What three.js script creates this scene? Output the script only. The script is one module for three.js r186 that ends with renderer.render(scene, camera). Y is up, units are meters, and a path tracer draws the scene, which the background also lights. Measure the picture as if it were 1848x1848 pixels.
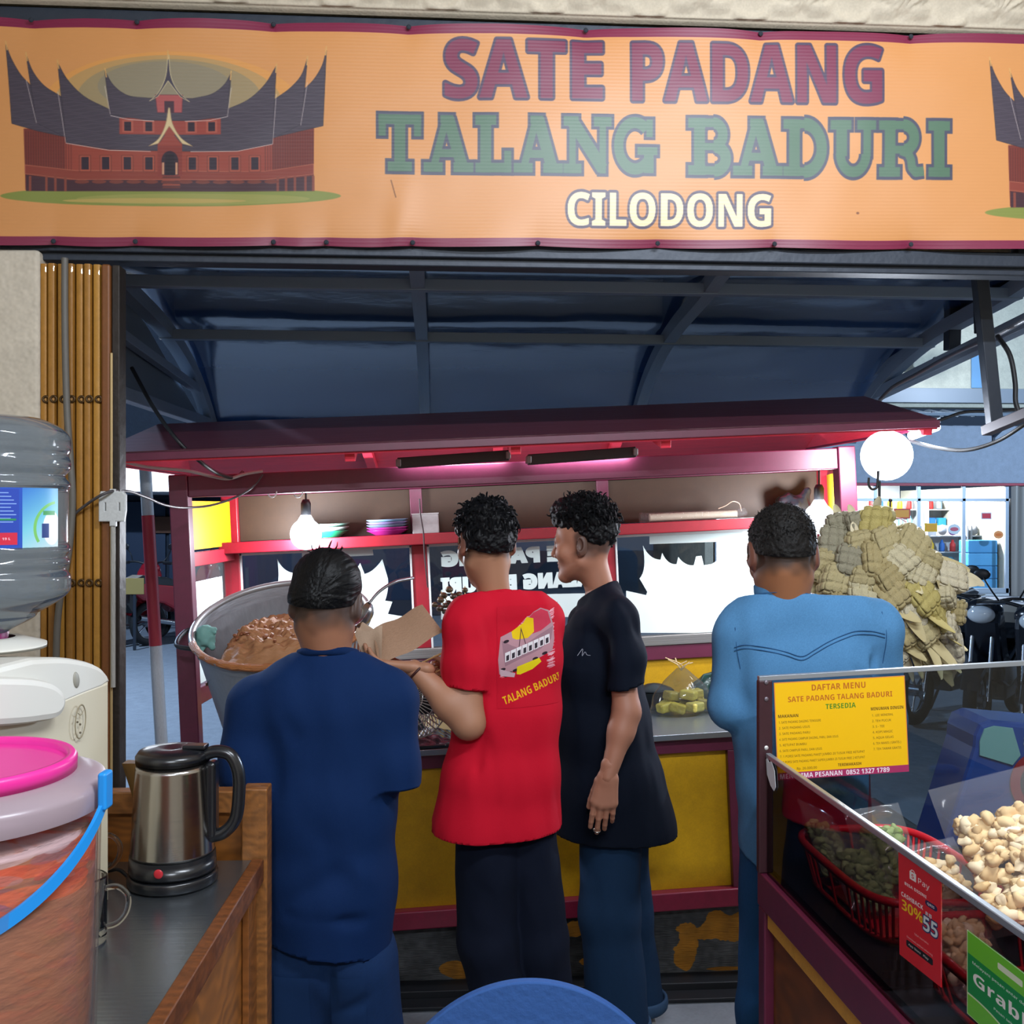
import * as THREE from 'three';
import { mergeGeometries, mergeVertices, toCreasedNormals } from 'three/addons/utils/BufferGeometryUtils.js';
import { RoundedBoxGeometry } from 'three/addons/geometries/RoundedBoxGeometry.js';
import { FontLoader } from 'three/addons/loaders/FontLoader.js';
import { RectAreaLightUniformsLib } from 'three/addons/lights/RectAreaLightUniformsLib.js';

// ------------------------------------------------------------------ camera, sky, exposure, large lights
RectAreaLightUniformsLib.init();
const scene = new THREE.Scene();
const YAW = -0.067, EYE = 1.7, F = 1848;
const camera = new THREE.PerspectiveCamera(53.13, 1, 0.05, 120);
camera.position.set(0, EYE, 0);
camera.rotation.y = YAW;
scene.background = new THREE.Color(0.9, 1.5, 2.7);
const renderer = new THREE.WebGLRenderer({ antialias: true });
renderer.toneMapping = THREE.LinearToneMapping;
renderer.toneMappingExposure = 0.03;
renderer.shadowMap.enabled = true;
const COOL = 0xeaf3ff, WHITE = 0xfff6ea, DAYLIGHT = 0xdceaff;

// ------------------------------------------------------------------ helpers
const V = (x, y, z) => new THREE.Vector3(x, y, z);
const cosY = Math.cos(YAW), sinY = Math.sin(YAW);
const camToWorld = (x, y, z) => V(x * cosY + z * sinY, y + EYE, -x * sinY + z * cosY);
const P = (px, py, d) => camToWorld((px - 924) / F * d, (924 - py) / F * d, -d);      // the point seen at (px, py), d metres deep
const ray = (px, py) => camToWorld((px - 924) / F, (924 - py) / F, -1).sub(V(0, EYE, 0));
const onZ = (px, py, z) => { const r = ray(px, py); return r.multiplyScalar(z / r.z).add(V(0, EYE, 0)); };
const onY = (px, py, y) => { const r = ray(px, py); return r.multiplyScalar((y - EYE) / r.y).add(V(0, EYE, 0)); };
const lerp = (a, b, t) => a + (b - a) * t, clamp = (x, a, b) => Math.min(b, Math.max(a, x));
const sstep = (a, b, x) => { const t = clamp((x - a) / (b - a), 0, 1); return t * t * (3 - 2 * t); };
function rng(seed) { let s = seed >>> 0; return () => { s = (s + 0x6d2b79f5) | 0; let t = Math.imul(s ^ (s >>> 15), 1 | s); t = (t + Math.imul(t ^ (t >>> 7), 61 | t)) ^ t; return ((t ^ (t >>> 14)) >>> 0) / 4294967296; }; }
const hash3 = (x, y, z) => { let h = Math.imul(x, 374761393) + Math.imul(y, 668265263) + Math.imul(z, 1440662683); h = Math.imul(h ^ (h >>> 13), 1274126177); return ((h ^ (h >>> 16)) >>> 0) / 4294967296; };
function noise3(x, y, z) {
  const X = Math.floor(x), Y = Math.floor(y), Z = Math.floor(z); let fx = x - X, fy = y - Y, fz = z - Z;
  fx = fx * fx * (3 - 2 * fx); fy = fy * fy * (3 - 2 * fy); fz = fz * fz * (3 - 2 * fz);
  const h = (a, b, c) => hash3(X + a, Y + b, Z + c);
  return lerp(lerp(lerp(h(0, 0, 0), h(1, 0, 0), fx), lerp(h(0, 1, 0), h(1, 1, 0), fx), fy), lerp(lerp(h(0, 0, 1), h(1, 0, 1), fx), lerp(h(0, 1, 1), h(1, 1, 1), fx), fy), fz) * 2 - 1;
}
const fbm = (x, y, z, n = 4) => { let s = 0, a = 0.5; for (let i = 0; i < n; i++, a *= 0.5, x *= 2.03, y *= 2.03, z *= 2.03) s += a * noise3(x, y, z); return s; };

const used = new Map();
function numbered(name) { const n = used.get(name) ?? 0; used.set(name, n + 1); return n ? `${name}_${String(n).padStart(3, '0')}` : name; }
function tag(o, label, category, group, kind) {
  if (label) o.userData.label = label; if (category) o.userData.category = category; if (group) o.userData.group = group; if (kind) o.userData.kind = kind;
  return o;
}
function thing(name, label, category, at = V(0, 0, 0), turn = 0, group) {
  const o = new THREE.Group(); o.name = numbered(name); o.position.copy(at); o.rotation.y = turn; scene.add(o);
  return tag(o, label, category, group);
}
const flat = (g) => (Array.isArray(g) ? g.flat(9) : [g]);
function merge(list) {
  list = flat(list).map((g) => (g.index ? g.toNonIndexed() : g));
  const keep = ['position', 'normal', 'uv'];
  list.forEach((g) => {
    if (!g.attributes.normal) g.computeVertexNormals();
    if (!g.attributes.uv) g.setAttribute('uv', new THREE.BufferAttribute(new Float32Array(g.attributes.position.count * 2), 2));
    for (const k of Object.keys(g.attributes)) if (!keep.includes(k)) g.deleteAttribute(k);
  });
  return list.length === 1 ? list[0] : mergeGeometries(list);
}
function obj(name, geo, mat, parent = scene, label) {
  const m = new THREE.Mesh(Array.isArray(geo) ? merge(geo) : geo, mat);
  m.name = parent === scene ? numbered(name) : name; m.castShadow = m.receiveShadow = true;
  if (label) m.userData.label = label;
  if (parent !== scene) { const n = parent.children.filter((c) => c.name.replace(/_\d{3}$/, '') === name).length; if (n) m.name = `${name}_${String(n).padStart(3, '0')}`; }
  parent.add(m); return m;
}
const struct = (name, geo, mat) => tag(obj(name, geo, mat), null, null, null, 'structure');
// local: shift world-built geometry to a thing's base
const loc = (t, g) => flat(g).map((x) => x.clone().translate(-t.position.x, -t.position.y, -t.position.z));

function boxUV(g, s = 1) {                       // uv in metres by the face's main direction
  g = g.index ? g.toNonIndexed() : g; if (!g.attributes.normal) g.computeVertexNormals();
  const p = g.attributes.position, n = g.attributes.normal, uv = new Float32Array(p.count * 2);
  for (let i = 0; i < p.count; i += 3) {
    let nx = 0, ny = 0, nz = 0; for (let k = 0; k < 3; k++) { nx += Math.abs(n.getX(i + k)); ny += Math.abs(n.getY(i + k)); nz += Math.abs(n.getZ(i + k)); }
    for (let k = 0; k < 3; k++) { const x = p.getX(i + k), y = p.getY(i + k), z = p.getZ(i + k); const [u, v] = nx > ny && nx > nz ? [z, y] : ny > nz ? [x, z] : [x, y]; uv[(i + k) * 2] = u / s; uv[(i + k) * 2 + 1] = v / s; }
  }
  g.setAttribute('uv', new THREE.BufferAttribute(uv, 2)); return g;
}
const bx = (w, h, d, x = 0, y = 0, z = 0, r = 0.004) => boxUV((r > 0 ? new RoundedBoxGeometry(w, h, d, 2, Math.min(r, w / 2.1, h / 2.1, d / 2.1)) : new THREE.BoxGeometry(w, h, d)).translate(x, y, z));
const bb = (x0, x1, y0, y1, z0, z1, r) => bx(Math.abs(x1 - x0), Math.abs(y1 - y0), Math.abs(z1 - z0), (x0 + x1) / 2, (y0 + y1) / 2, (z0 + z1) / 2, r);
const tube = (pts, r, seg = 24, rs = 8, closed = false) => new THREE.TubeGeometry(new THREE.CatmullRomCurve3(pts, closed, 'centripetal'), seg, r, rs, closed);
function cyl(a, b, r0, r1 = r0, seg = 16, open = false) {
  const d = b.clone().sub(a), g = new THREE.CylinderGeometry(r1, r0, d.length(), seg, 1, open);
  g.applyQuaternion(new THREE.Quaternion().setFromUnitVectors(V(0, 1, 0), d.clone().normalize()));
  return g.translate((a.x + b.x) / 2, (a.y + b.y) / 2, (a.z + b.z) / 2);
}
function bar(a, b, w, h = w, up = V(0, 1, 0)) {  // square bar from a to b
  const d = b.clone().sub(a), L = d.length(), z = d.normalize(); let x = up.clone().cross(z); if (x.length() < 1e-3) x = V(1, 0, 0).cross(z); x.normalize(); const y = z.clone().cross(x);
  const g = bx(w, h, L, 0, 0, 0, Math.min(w, h) * 0.08); const m = new THREE.Matrix4().makeBasis(x, y, z); m.setPosition(a.clone().add(b).multiplyScalar(0.5));
  return g.applyMatrix4(m);
}
const lathe = (pts, seg = 40) => new THREE.LatheGeometry(pts.map(([r, y]) => new THREE.Vector2(r, y)), seg);
function extrude(pts, depth, bevel = 0.002, holes = []) {
  const s = new THREE.Shape(pts.map(([x, y]) => new THREE.Vector2(x, y)));
  for (const h of holes) s.holes.push(new THREE.Path(h.map(([x, y]) => new THREE.Vector2(x, y))));
  return new THREE.ExtrudeGeometry(s, { depth, bevelEnabled: bevel > 0, bevelThickness: bevel, bevelSize: bevel, bevelSegments: 2, curveSegments: 8 });
}
function quadPanel(c, t, r = 0) {                // c: four corners counter-clockwise seen from the front, given thickness t backwards
  const n = c[1].clone().sub(c[0]).cross(c[3].clone().sub(c[0])).normalize().multiplyScalar(-t);
  const f = c, k = c.map((p) => p.clone().add(n)), pos = [], uv = [];
  const q = (a, b, d, e) => { for (const p of [a, b, d, a, d, e]) pos.push(p.x, p.y, p.z); uv.push(0, 0, 1, 0, 1, 1, 0, 0, 1, 1, 0, 1); };
  q(f[0], f[1], f[2], f[3]); q(k[1], k[0], k[3], k[2]); for (let i = 0; i < 4; i++) { const j = (i + 1) % 4; q(f[j], f[i], k[i], k[j]); }
  const g = new THREE.BufferGeometry(); g.setAttribute('position', new THREE.Float32BufferAttribute(pos, 3)); g.setAttribute('uv', new THREE.Float32BufferAttribute(uv, 2)); g.computeVertexNormals(); return g;
}
function grid(nu, nv, fn, closedBack = 0) {       // parametric surface fn(u, v) -> Vector3
  const pos = [], uv = [], idx = [];
  for (let j = 0; j <= nv; j++) for (let i = 0; i <= nu; i++) { const p = fn(i / nu, j / nv); pos.push(p.x, p.y, p.z); uv.push(i / nu, j / nv); }
  for (let j = 0; j < nv; j++) for (let i = 0; i < nu; i++) { const a = j * (nu + 1) + i, b = a + 1, c = a + nu + 1, d = c + 1; idx.push(a, b, d, a, d, c); }
  const g = new THREE.BufferGeometry(); g.setAttribute('position', new THREE.Float32BufferAttribute(pos, 3)); g.setAttribute('uv', new THREE.Float32BufferAttribute(uv, 2)); g.setIndex(idx); g.computeVertexNormals(); return g;
}

// ------------------------------------------------------------------ textures
function dataTex(size, fn, srgb = false) {
  const d = new Uint8Array(size * size * 4);
  for (let y = 0; y < size; y++) for (let x = 0; x < size; x++) { const c = fn(x / size, y / size), o = (y * size + x) * 4; if (typeof c === 'number') d[o] = d[o + 1] = d[o + 2] = clamp(c, 0, 1) * 255; else { d[o] = c[0]; d[o + 1] = c[1]; d[o + 2] = c[2]; } d[o + 3] = 255; }
  const t = new THREE.DataTexture(d, size, size); t.wrapS = t.wrapT = THREE.RepeatWrapping; t.magFilter = t.minFilter = THREE.LinearFilter; if (srgb) t.colorSpace = THREE.SRGBColorSpace; t.needsUpdate = true; return t;
}
function canvasTex(w, h, draw) { const c = document.createElement('canvas'); c.width = w; c.height = h; draw(c.getContext('2d'), w, h); const t = new THREE.CanvasTexture(c); t.colorSpace = THREE.SRGBColorSpace; t.anisotropy = 8; return t; }
const rep = (t, x, y = x) => { const c = t.clone(); c.repeat.set(x, y); c.needsUpdate = true; return c; };
const per = (x, y, k, s) => { // tileable noise, k cells
  const X = x * k, Y = y * k, x0 = Math.floor(X), y0 = Math.floor(Y); let fx = X - x0, fy = Y - y0; fx = fx * fx * (3 - 2 * fx); fy = fy * fy * (3 - 2 * fy);
  const h = (a, b) => hash3((x0 + a) % k, (y0 + b) % k, s); return lerp(lerp(h(0, 0), h(1, 0), fx), lerp(h(0, 1), h(1, 1), fx), fy);
};
const perF = (x, y, k, s, n = 4) => { let v = 0, a = 0.5, t = 0; for (let i = 0; i < n; i++, a *= 0.5, k *= 2) { v += a * per(x, y, k, s + i); t += a; } return v / t; };
const T = {
  grain: dataTex(256, (x, y) => perF(x, y, 8, 1, 5)),
  weave: dataTex(128, (x, y) => 0.5 + 0.25 * Math.sin(x * Math.PI * 64) * Math.sin(y * Math.PI * 64) + 0.2 * (per(x, y, 64, 3) - 0.5)),
  plaster: dataTex(256, (x, y) => 0.6 * perF(x, y, 6, 7, 4) + 0.4 * per(x, y, 90, 9)),
  brushed: dataTex(256, (x, y) => 0.5 * per(x, y, 128, 21) * 0.4 + 0.8 * hash3(Math.floor(y * 256), 3, 5) * 0.6 + 0.1),
  wood: dataTex(256, (x, y) => { const w = perF(x, y, 4, 31, 3), g = 0.5 + 0.5 * Math.sin((y * 12 + w * 5) * Math.PI * 2), s = per(x * 0.25 % 1, y, 64, 33); const v = 0.72 + 0.14 * g + 0.14 * s; return [178 * v, 130 * v, 76 * v]; }, true),
  speck: dataTex(256, (x, y) => { const v = 0.93 + 0.1 * (perF(x, y, 32, 41, 4) - 0.5) + 0.05 * (hash3(x * 256, y * 256, 3) - 0.5); return [255 * v, 255 * v, 255 * v]; }, true),
};
function M(color, roughness = 0.6, metalness = 0, more = {}) { return new THREE.MeshPhysicalMaterial({ color, roughness, metalness, ...more }); }
const bump = (t, s, r = 1) => ({ bumpMap: rep(t, r), bumpScale: s });
// ------------------------------------------------------------------ the room the camera stands in, its lamps
const FRONT = -2.7;                               // plane of the banner
const MAT = {
  cream: M(0xd9cdb9, 0.85, 0, { map: rep(T.speck, 0.7), ...bump(T.plaster, 0.004, 1.2) }),
  ceiling: M(0xe8e6e0, 0.9, 0, bump(T.plaster, 0.002, 2)),
  tile: M(0x8f8b84, 0.35, 0, { map: rep(T.speck, 2) }),
  asphalt: M(0x9299a2, 0.8, 0, { map: rep(T.speck, 0.6), ...bump(T.grain, 0.01, 1.5) }),
  darkSteel: M(0x2b323d, 0.5, 0.2, bump(T.grain, 0.001, 6)),
  blackPlastic: M(0x14161a, 0.42),
  steel: M(0xb9bcc0, 0.28, 0.95),
  whitePlastic: M(0xe6e6e2, 0.4),
  red: M(0xa51528, 0.42, 0, { map: rep(T.speck, 1.2), clearcoat: 0.3, clearcoatRoughness: 0.3 }),
  maroon: M(0x651c3a, 0.45, 0, { map: rep(T.speck, 1.5), clearcoat: 0.25, clearcoatRoughness: 0.35 }),
  yellow: M(0xd9a404, 0.5, 0, { map: rep(T.speck, 1.1) }),
  ply: M(0x3f2a16, 0.65, 0, { map: rep(T.speck, 1.2) }),
  wood: M(0xe0c4a0, 0.5, 0, { map: rep(T.wood, 3), clearcoat: 0.25, clearcoatRoughness: 0.4, ...bump(T.grain, 0.001, 8) }),
  cable: M(0x15171b, 0.5), cableWhite: M(0xdcdcd8, 0.45),
  glass: M(0xffffff, 0.02, 0, { transmission: 1, thickness: 0, ior: 1.5 }),
};
struct('floor', bb(-2.6, 3.2, -0.12, 0, -3.3, 3.4, 0), MAT.tile);
struct('ceiling', bb(-2.6, 3.2, 3.32, 3.46, -2.72, 3.4, 0), MAT.ceiling);
struct('wall_left', bb(-2.75, -2.6, 0, 3.4, -2.78, 3.4, 0), MAT.cream);
struct('wall_right', bb(3.2, 3.35, 0, 3.4, -2.78, 3.4, 0), MAT.cream);
struct('wall_back', bb(-2.75, 3.35, 0, 3.4, 3.4, 3.55, 0), MAT.cream);
struct('wall_front', bb(-2.75, 3.35, 2.42, 6.2, -3.0, -2.78, 0), MAT.cream);   // the lintel wall that the banner hangs on
struct('ground', bb(-30, 40, -0.2, -0.005, -45, -3.3, 0), MAT.asphalt);

{ // plastered column at the left of the opening
  const xr = onZ(72, 700, -2.7).x;
  struct('trim_1', [bb(-1.85, xr - 0.004, 0, 2.375, -3.0, -2.705, 0.012)], MAT.cream);
  struct('wall_left_front', bb(-2.75, -1.85, 0, 2.44, -3.0, -2.78, 0), MAT.cream);
  struct('wall_right_front', bb(1.95, 3.35, 0, 2.44, -3.0, -2.78, 0), MAT.cream);
}
// ---- ceiling tubes inside the room
function ceilingTube(x, z, len, nits, label) {
  const t = thing('tube_lamp', label, 'lamp', V(x, 3.29, z));
  obj('fitting', [bx(len + 0.06, 0.05, 0.07, 0, 0, 0, 0.006)], MAT.whitePlastic, t);
  const g = new THREE.CylinderGeometry(0.016, 0.016, len, 16).rotateZ(Math.PI / 2).translate(0, -0.045, 0);
  obj('glowing_tube', g, M(0xffffff, 0.4, 0, { emissive: COOL, emissiveIntensity: 110 }), t);
for (const k of [-1, 1]) { const l = new THREE.RectAreaLight(COOL, nits, len, 0.032); l.position.set(x, 3.222, z + k * 0.018); l.lookAt(x, 3.222 - 0.75, z + k * 0.95); scene.add(l); }
}
ceilingTube(1.0, -0.75, 1.2, 15000, 'white ceiling tube lamp nearest the shop opening');
ceilingTube(0.1, 1.4, 1.2, 19000, 'white ceiling tube lamp at the back of the shop');

// ---- gypsum cornice above the banner, with a relief of lotus leaves
{
  const y0 = 3.0, z0 = FRONT - 0.02, L0 = -2.2, L1 = 2.9;
  const petal = (u, v, a, len, w) => { const c = Math.cos(a), s = Math.sin(a), x = u * c + v * s, y = -u * s + v * c; const t = x / len; if (t < 0 || t > 1) return 0; const ww = w * Math.sqrt(Math.sin(Math.PI * Math.pow(t, 0.75)) + 0.001), d = Math.abs(y) / ww; return d > 1 ? 0 : (1 - d * d) * (0.7 + 0.3 * Math.cos(d * 9)) * Math.sin(Math.PI * Math.min(1, t * 0.9 + 0.1)); };
  const relief = (x, v) => {
    const p = 0.272, k = x / p - Math.floor(x / p) - 0.5, u = k * p, w = (v - 0.1) * 0.2; let h = 0;
    for (const [a, l, ww] of [[1.57, 0.075, 0.02], [0.95, 0.075, 0.018], [2.19, 0.075, 0.018], [0.4, 0.085, 0.017], [2.74, 0.085, 0.017], [-0.02, 0.1, 0.014], [3.16, 0.1, 0.014]]) h = Math.max(h, petal(u, w, a, l, ww));
    const wave = Math.abs(w - 0.03 * Math.cos(k * Math.PI * 2) - 0.005); h = Math.max(h, 0.5 * sstep(0.012, 0.004, wave) * sstep(0.25, 0.4, Math.abs(k)));
    return h;
  };
  const prof = (v) => { // bottom to top
    if (v < 0.1) return [0.02 + 0.015 * Math.sin(v / 0.1 * Math.PI / 2), v / 0.1 * 0.008];
    if (v < 0.2) return [0.035 + (v - 0.1) * 0.08, 0.008 + (v - 0.1) * 0.03];
    const t = (v - 0.2) / 0.8; return [0.043 + 0.24 * Math.pow(t, 1.5), 0.011 + 0.25 * Math.pow(t, 0.85)];
  };
  const g = grid(1100, 54, (u, v) => { const x = L0 + (L1 - L0) * u, [a, b] = prof(v), h = v > 0.2 && v < 0.95 ? relief(x, (v - 0.2) / 0.75) : 0; return V(x, y0 + b - h * 0.006, z0 + a + h * 0.016); });
  const back = bb(L0, L1, y0 + 0.01, y0 + 0.32, z0 - 0.03, z0 + 0.03, 0);
  const c = struct('trim_2', [boxUV(g), back], M(0xcfc2ab, 0.8, 0, { map: rep(T.speck, 1), ...bump(T.plaster, 0.001, 3) })); c.userData.label = 'cream plaster cornice with leaf relief above the banner';
}
// ------------------------------------------------------------------ the banner
{
  const ZB = FRONT, xL = -1.75, xR = 2.15;
  const top = (x) => lerp(onZ(0, 31, ZB).y, onZ(1848, 66, ZB).y, (x - onZ(0, 0, ZB).x) / (onZ(1848, 0, ZB).x - onZ(0, 0, ZB).x)) ;
  const bot = (x) => lerp(onZ(0, 446, ZB).y, onZ(1848, 452, ZB).y, (x - onZ(0, 0, ZB).x) / (onZ(1848, 0, ZB).x - onZ(0, 0, ZB).x));
  const CW = 2048, CH = 400, yT = Math.max(top(xL), top(xR)) , yB = Math.min(bot(xL), bot(xR));
  const bp = (px, py) => { const w = onZ(px, py, ZB), x = w.x, f = (w.y - bot(x)) / (top(x) - bot(x)); return [(x - xL) / (xR - xL) * CW, (1 - f) * CH]; };
  const SS = 1;
  const art = (ctx) => {
    const poly = (pts, fill, stroke, lw) => { ctx.beginPath(); pts.forEach((q, i) => (i ? ctx.lineTo(...q) : ctx.moveTo(...q))); ctx.closePath(); if (fill) { ctx.fillStyle = fill; ctx.fill(); } if (stroke) { ctx.strokeStyle = stroke; ctx.lineWidth = lw; ctx.stroke(); } };
    ctx.fillStyle = '#c98a50'; ctx.fillRect(0, 0, CW, CH);
    ctx.fillStyle = '#74173a'; ctx.fillRect(0, 0, CW, 17); ctx.fillRect(0, CH - 16, CW, 16);
    // house: points in twice-enlarged photo pixels, mapped to the cloth
    const house = (dx, dy) => {
      const q = (zx, zy) => bp(zx / 2 + dx, zy / 2 + dy), Q = (a) => a.map(([x, y]) => q(x, y));
      const curve = (pts) => { const out = []; const c = new THREE.CatmullRomCurve3(pts.map(([x, y]) => V(x, y, 0))); for (const p of c.getPoints(30)) out.push([p.x, p.y]); return out; };
      const ell = (x, y, rx, ry, f, a0 = 0, a1 = 6.3) => { const o = []; for (let a = a0; a <= a1; a += 0.08) o.push([x + rx * Math.cos(a), y + ry * Math.sin(a)]); poly(Q(o), f); };
      ell(620, 400, 470, 205, '#cf8f4a'); ell(610, 380, 410, 172, '#b08a55'); ell(615, 360, 330, 138, '#93805c'); ell(600, 320, 240, 90, '#857a62');
      ell(620, 712, 612, 36, '#79803a'); ell(700, 722, 420, 20, '#8b8a45'); ell(560, 728, 330, 9, '#a9924e');
      // body
      poly(Q([[92, 470], [1136, 470], [1134, 690], [98, 690]]), '#6b2a22'); poly(Q([[240, 520], [985, 520], [985, 650], [240, 650]]), '#8a3a2c');
      ctx.strokeStyle = '#4a1a18'; ctx.lineWidth = 0.7;
      for (let x = 100; x < 270; x += 9) { ctx.beginPath(); ctx.moveTo(...q(x, 480)); ctx.lineTo(...q(x, 640)); ctx.stroke(); }
      for (let x = 960; x < 1134; x += 9) { ctx.beginPath(); ctx.moveTo(...q(x, 480)); ctx.lineTo(...q(x, 640)); ctx.stroke(); }
      poly(Q([[96, 600], [280, 620], [960, 622], [1134, 598], [1134, 634], [960, 652], [280, 652], [96, 632]]), '#7d3428', '#b06a4e', 0.8);
      poly(Q([[100, 636], [255, 654], [985, 654], [1134, 640], [1134, 694], [100, 694]]), '#3a1c26');
      for (const x of [110, 168, 200, 236, 1000, 1030, 1062, 1100, 1128]) poly(Q([[x, 640], [x + 9, 640], [x + 9, 694], [x, 694]]), '#7a3a2c');
      for (let x = 270; x < 960; x += 62) ell(x + 30, 660, 26, 7, '#6b3026');
      for (const x of [312, 386, 464, 541, 697, 771, 850, 922]) { poly(Q([[x - 20, 566], [x + 20, 566], [x + 20, 624], [x - 20, 624]]), '#9a4936', '#5a2420', 0.8); poly(Q([[x - 13, 572], [x + 13, 572], [x + 13, 616], [x - 13, 616]]), '#241423'); }
      // rear pair of horned roofs, then the front ones
      const roof = (a, f = '#3d3540') => { poly(Q(a), f, '#26202b', 0.8); const ys = a.map((p) => p[1]), xs = a.map((p) => p[0]); ctx.save(); ctx.beginPath(); Q(a).forEach((p, i) => (i ? ctx.lineTo(...p) : ctx.moveTo(...p))); ctx.clip(); ctx.strokeStyle = 'rgba(110,98,110,.35)'; ctx.lineWidth = 0.8; for (let y = Math.min(...ys); y < Math.max(...ys); y += 11) { ctx.beginPath(); for (let x = Math.min(...xs); x <= Math.max(...xs); x += 20) { const p = q(x, y + 4 * Math.sin(x * 0.06 + y)); x === Math.min(...xs) ? ctx.moveTo(...p) : ctx.lineTo(...p); } ctx.stroke(); } ctx.restore(); };
      roof([...curve([[26, 165], [45, 215], [80, 275], [118, 315]]), [232, 370], [232, 498], [140, 478], [50, 452]]);
      roof([...curve([[1180, 190], [1165, 245], [1135, 295], [1100, 330]]), [995, 375], [990, 502], [1085, 480], [1168, 462]]);
      roof([...curve([[100, 205], [125, 265], [165, 315], [222, 352]]), [300, 420], [240, 500], [138, 450]]);
      roof([...curve([[1112, 220], [1090, 280], [1050, 325], [998, 362]]), [940, 420], [990, 505], [1090, 455]]);
      roof([...curve([[215, 235], [250, 295], [310, 355], [400, 402]]), [620, 420], ...curve([[820, 402], [900, 365], [960, 310], [1000, 245]]), [985, 525], [860, 548], [700, 550], [540, 548], [400, 545], [245, 520]]);
      poly(Q([[436, 432], [800, 432], [800, 490], [436, 490]]), '#8c3a30'); for (const x of [466, 541, 693, 767]) { poly(Q([[x - 20, 440], [x + 20, 440], [x + 20, 484], [x - 20, 484]]), '#a05040'); poly(Q([[x - 12, 446], [x + 12, 446], [x + 12, 478], [x - 12, 478]]), '#241423'); }
      roof([...curve([[386, 265], [415, 315], [465, 352], [540, 362]]), [690, 362], ...curve([[700, 362], [770, 345], [815, 310], [838, 270]]), [824, 425], [700, 440], [540, 440], [404, 420]]);
      poly(Q([[566, 350], [664, 350], [660, 412], [572, 412]]), '#a04a48', '#5c2430', 0.8); poly(Q([[598, 372], [632, 372], [632, 412], [598, 412]]), '#3a1c2a');
      poly(Q([...curve([[612, 205], [602, 290], [575, 345], [545, 372]]), [575, 356], [612, 300], [655, 356], ...curve([[688, 374], [650, 340], [624, 290], [614, 205]])]), '#3a3340', '#c9b78a', 1);
      poly(Q([[572, 520], [660, 520], [660, 640], [572, 640]]), '#7b3028'); ell(616, 585, 30, 36, '#2a1624'); poly(Q([[588, 585], [646, 585], [646, 636], [588, 636]]), '#2a1624');
      poly(Q([[600, 560], [632, 560], [632, 636], [600, 636]]), '#1a0f1c'); for (const x of [592, 640]) poly(Q([[x - 4, 590], [x + 4, 590], [x + 4, 634], [x - 4, 634]]), '#c08a68');
      poly(Q([...curve([[612, 395], [600, 455], [575, 505], [540, 532]]), [575, 522], [614, 460], [660, 522], ...curve([[698, 532], [655, 500], [626, 450], [617, 395]])]), '#c8b184', '#8a6f4e', 0.8);
      poly(Q([[572, 530], [614, 468], [662, 530]]), '#8a3b30');
      for (const y of [640, 649, 658, 667, 676]) poly(Q([[592, y], [652, y], [654, y + 7], [588, y + 7]]), y % 2 ? '#8b4334' : '#5a2824');
      for (const [x0, y0, x1, y1] of [[386, 265, 404, 420], [838, 268, 824, 425], [215, 240, 243, 520], [1000, 250, 987, 525], [100, 210, 138, 450], [1112, 222, 1088, 460]]) { ctx.strokeStyle = 'rgba(205,190,180,.75)'; ctx.lineWidth = 0.9; ctx.beginPath(); const a = q(x0, lerp(y0, y1, 0.35)), b = q(x1, y1); ctx.moveTo(...a); ctx.lineTo(...b); ctx.stroke(); }
      ctx.strokeStyle = '#cfc0b8'; ctx.lineWidth = 1; for (const c of [[[243, 522], [400, 548], [548, 551]], [[690, 551], [860, 550], [987, 526]], [[404, 424], [470, 438], [560, 442]], [[670, 442], [760, 440], [826, 426]]]) { ctx.beginPath(); c.forEach((p, i) => (i ? ctx.lineTo(...q(...p)) : ctx.moveTo(...q(...p)))); ctx.stroke(); }
      for (const [x, y] of [[25, 152], [98, 192], [213, 222], [386, 255], [611, 190], [838, 262], [1001, 236], [1113, 210], [1180, 174]]) { ctx.strokeStyle = '#c99b5c'; ctx.lineWidth = 1.6; ctx.beginPath(); ctx.moveTo(...q(x, y)); ctx.lineTo(...q(x + (x < 600 ? 6 : x > 630 ? -3 : 1), y + 34)); ctx.stroke(); }
    };
    house(0, 0); house(1769, 30);
    // lettering: boxes given by photo pixels of left-top, right-top, left-bottom
    const frame = (a, b, c, fn) => { const A = bp(...a), B = bp(...b), C = bp(...c); ctx.save(); ctx.transform(B[0] - A[0], B[1] - A[1], C[0] - A[0], C[1] - A[1], A[0], A[1]); fn(); ctx.restore(); };
    const text = (s, a, b, c, fill, edge, lw, fat) => frame(a, b, c, () => {
      ctx.font = 'bold 100px sans-serif'; const m = ctx.measureText(s), l = m.actualBoundingBoxLeft, w = m.actualBoundingBoxRight + l, h = 71.4;
      ctx.scale(1 / w, 1 / h); ctx.translate(l, h); ctx.lineJoin = 'round';
      ctx.strokeStyle = edge; ctx.lineWidth = lw + fat; ctx.strokeText(s, 0, 0); ctx.strokeStyle = fill; ctx.lineWidth = fat; ctx.strokeText(s, 0, 0); ctx.fillStyle = fill; ctx.fillText(s, 0, 0);
    });
    text('SATE', [803, 76], [1086, 80], [803, 178], '#6e1a3c', '#3f3048', 7, 2);
    text('PADANG', [1140, 82], [1588, 88], [1140, 184], '#6e1a3c', '#3f3048', 7, 2);
    text('CILODONG', [1023, 350], [1390, 353], [1023, 408], '#e4d2a4', '#4c4052', 13, 1);
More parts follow.
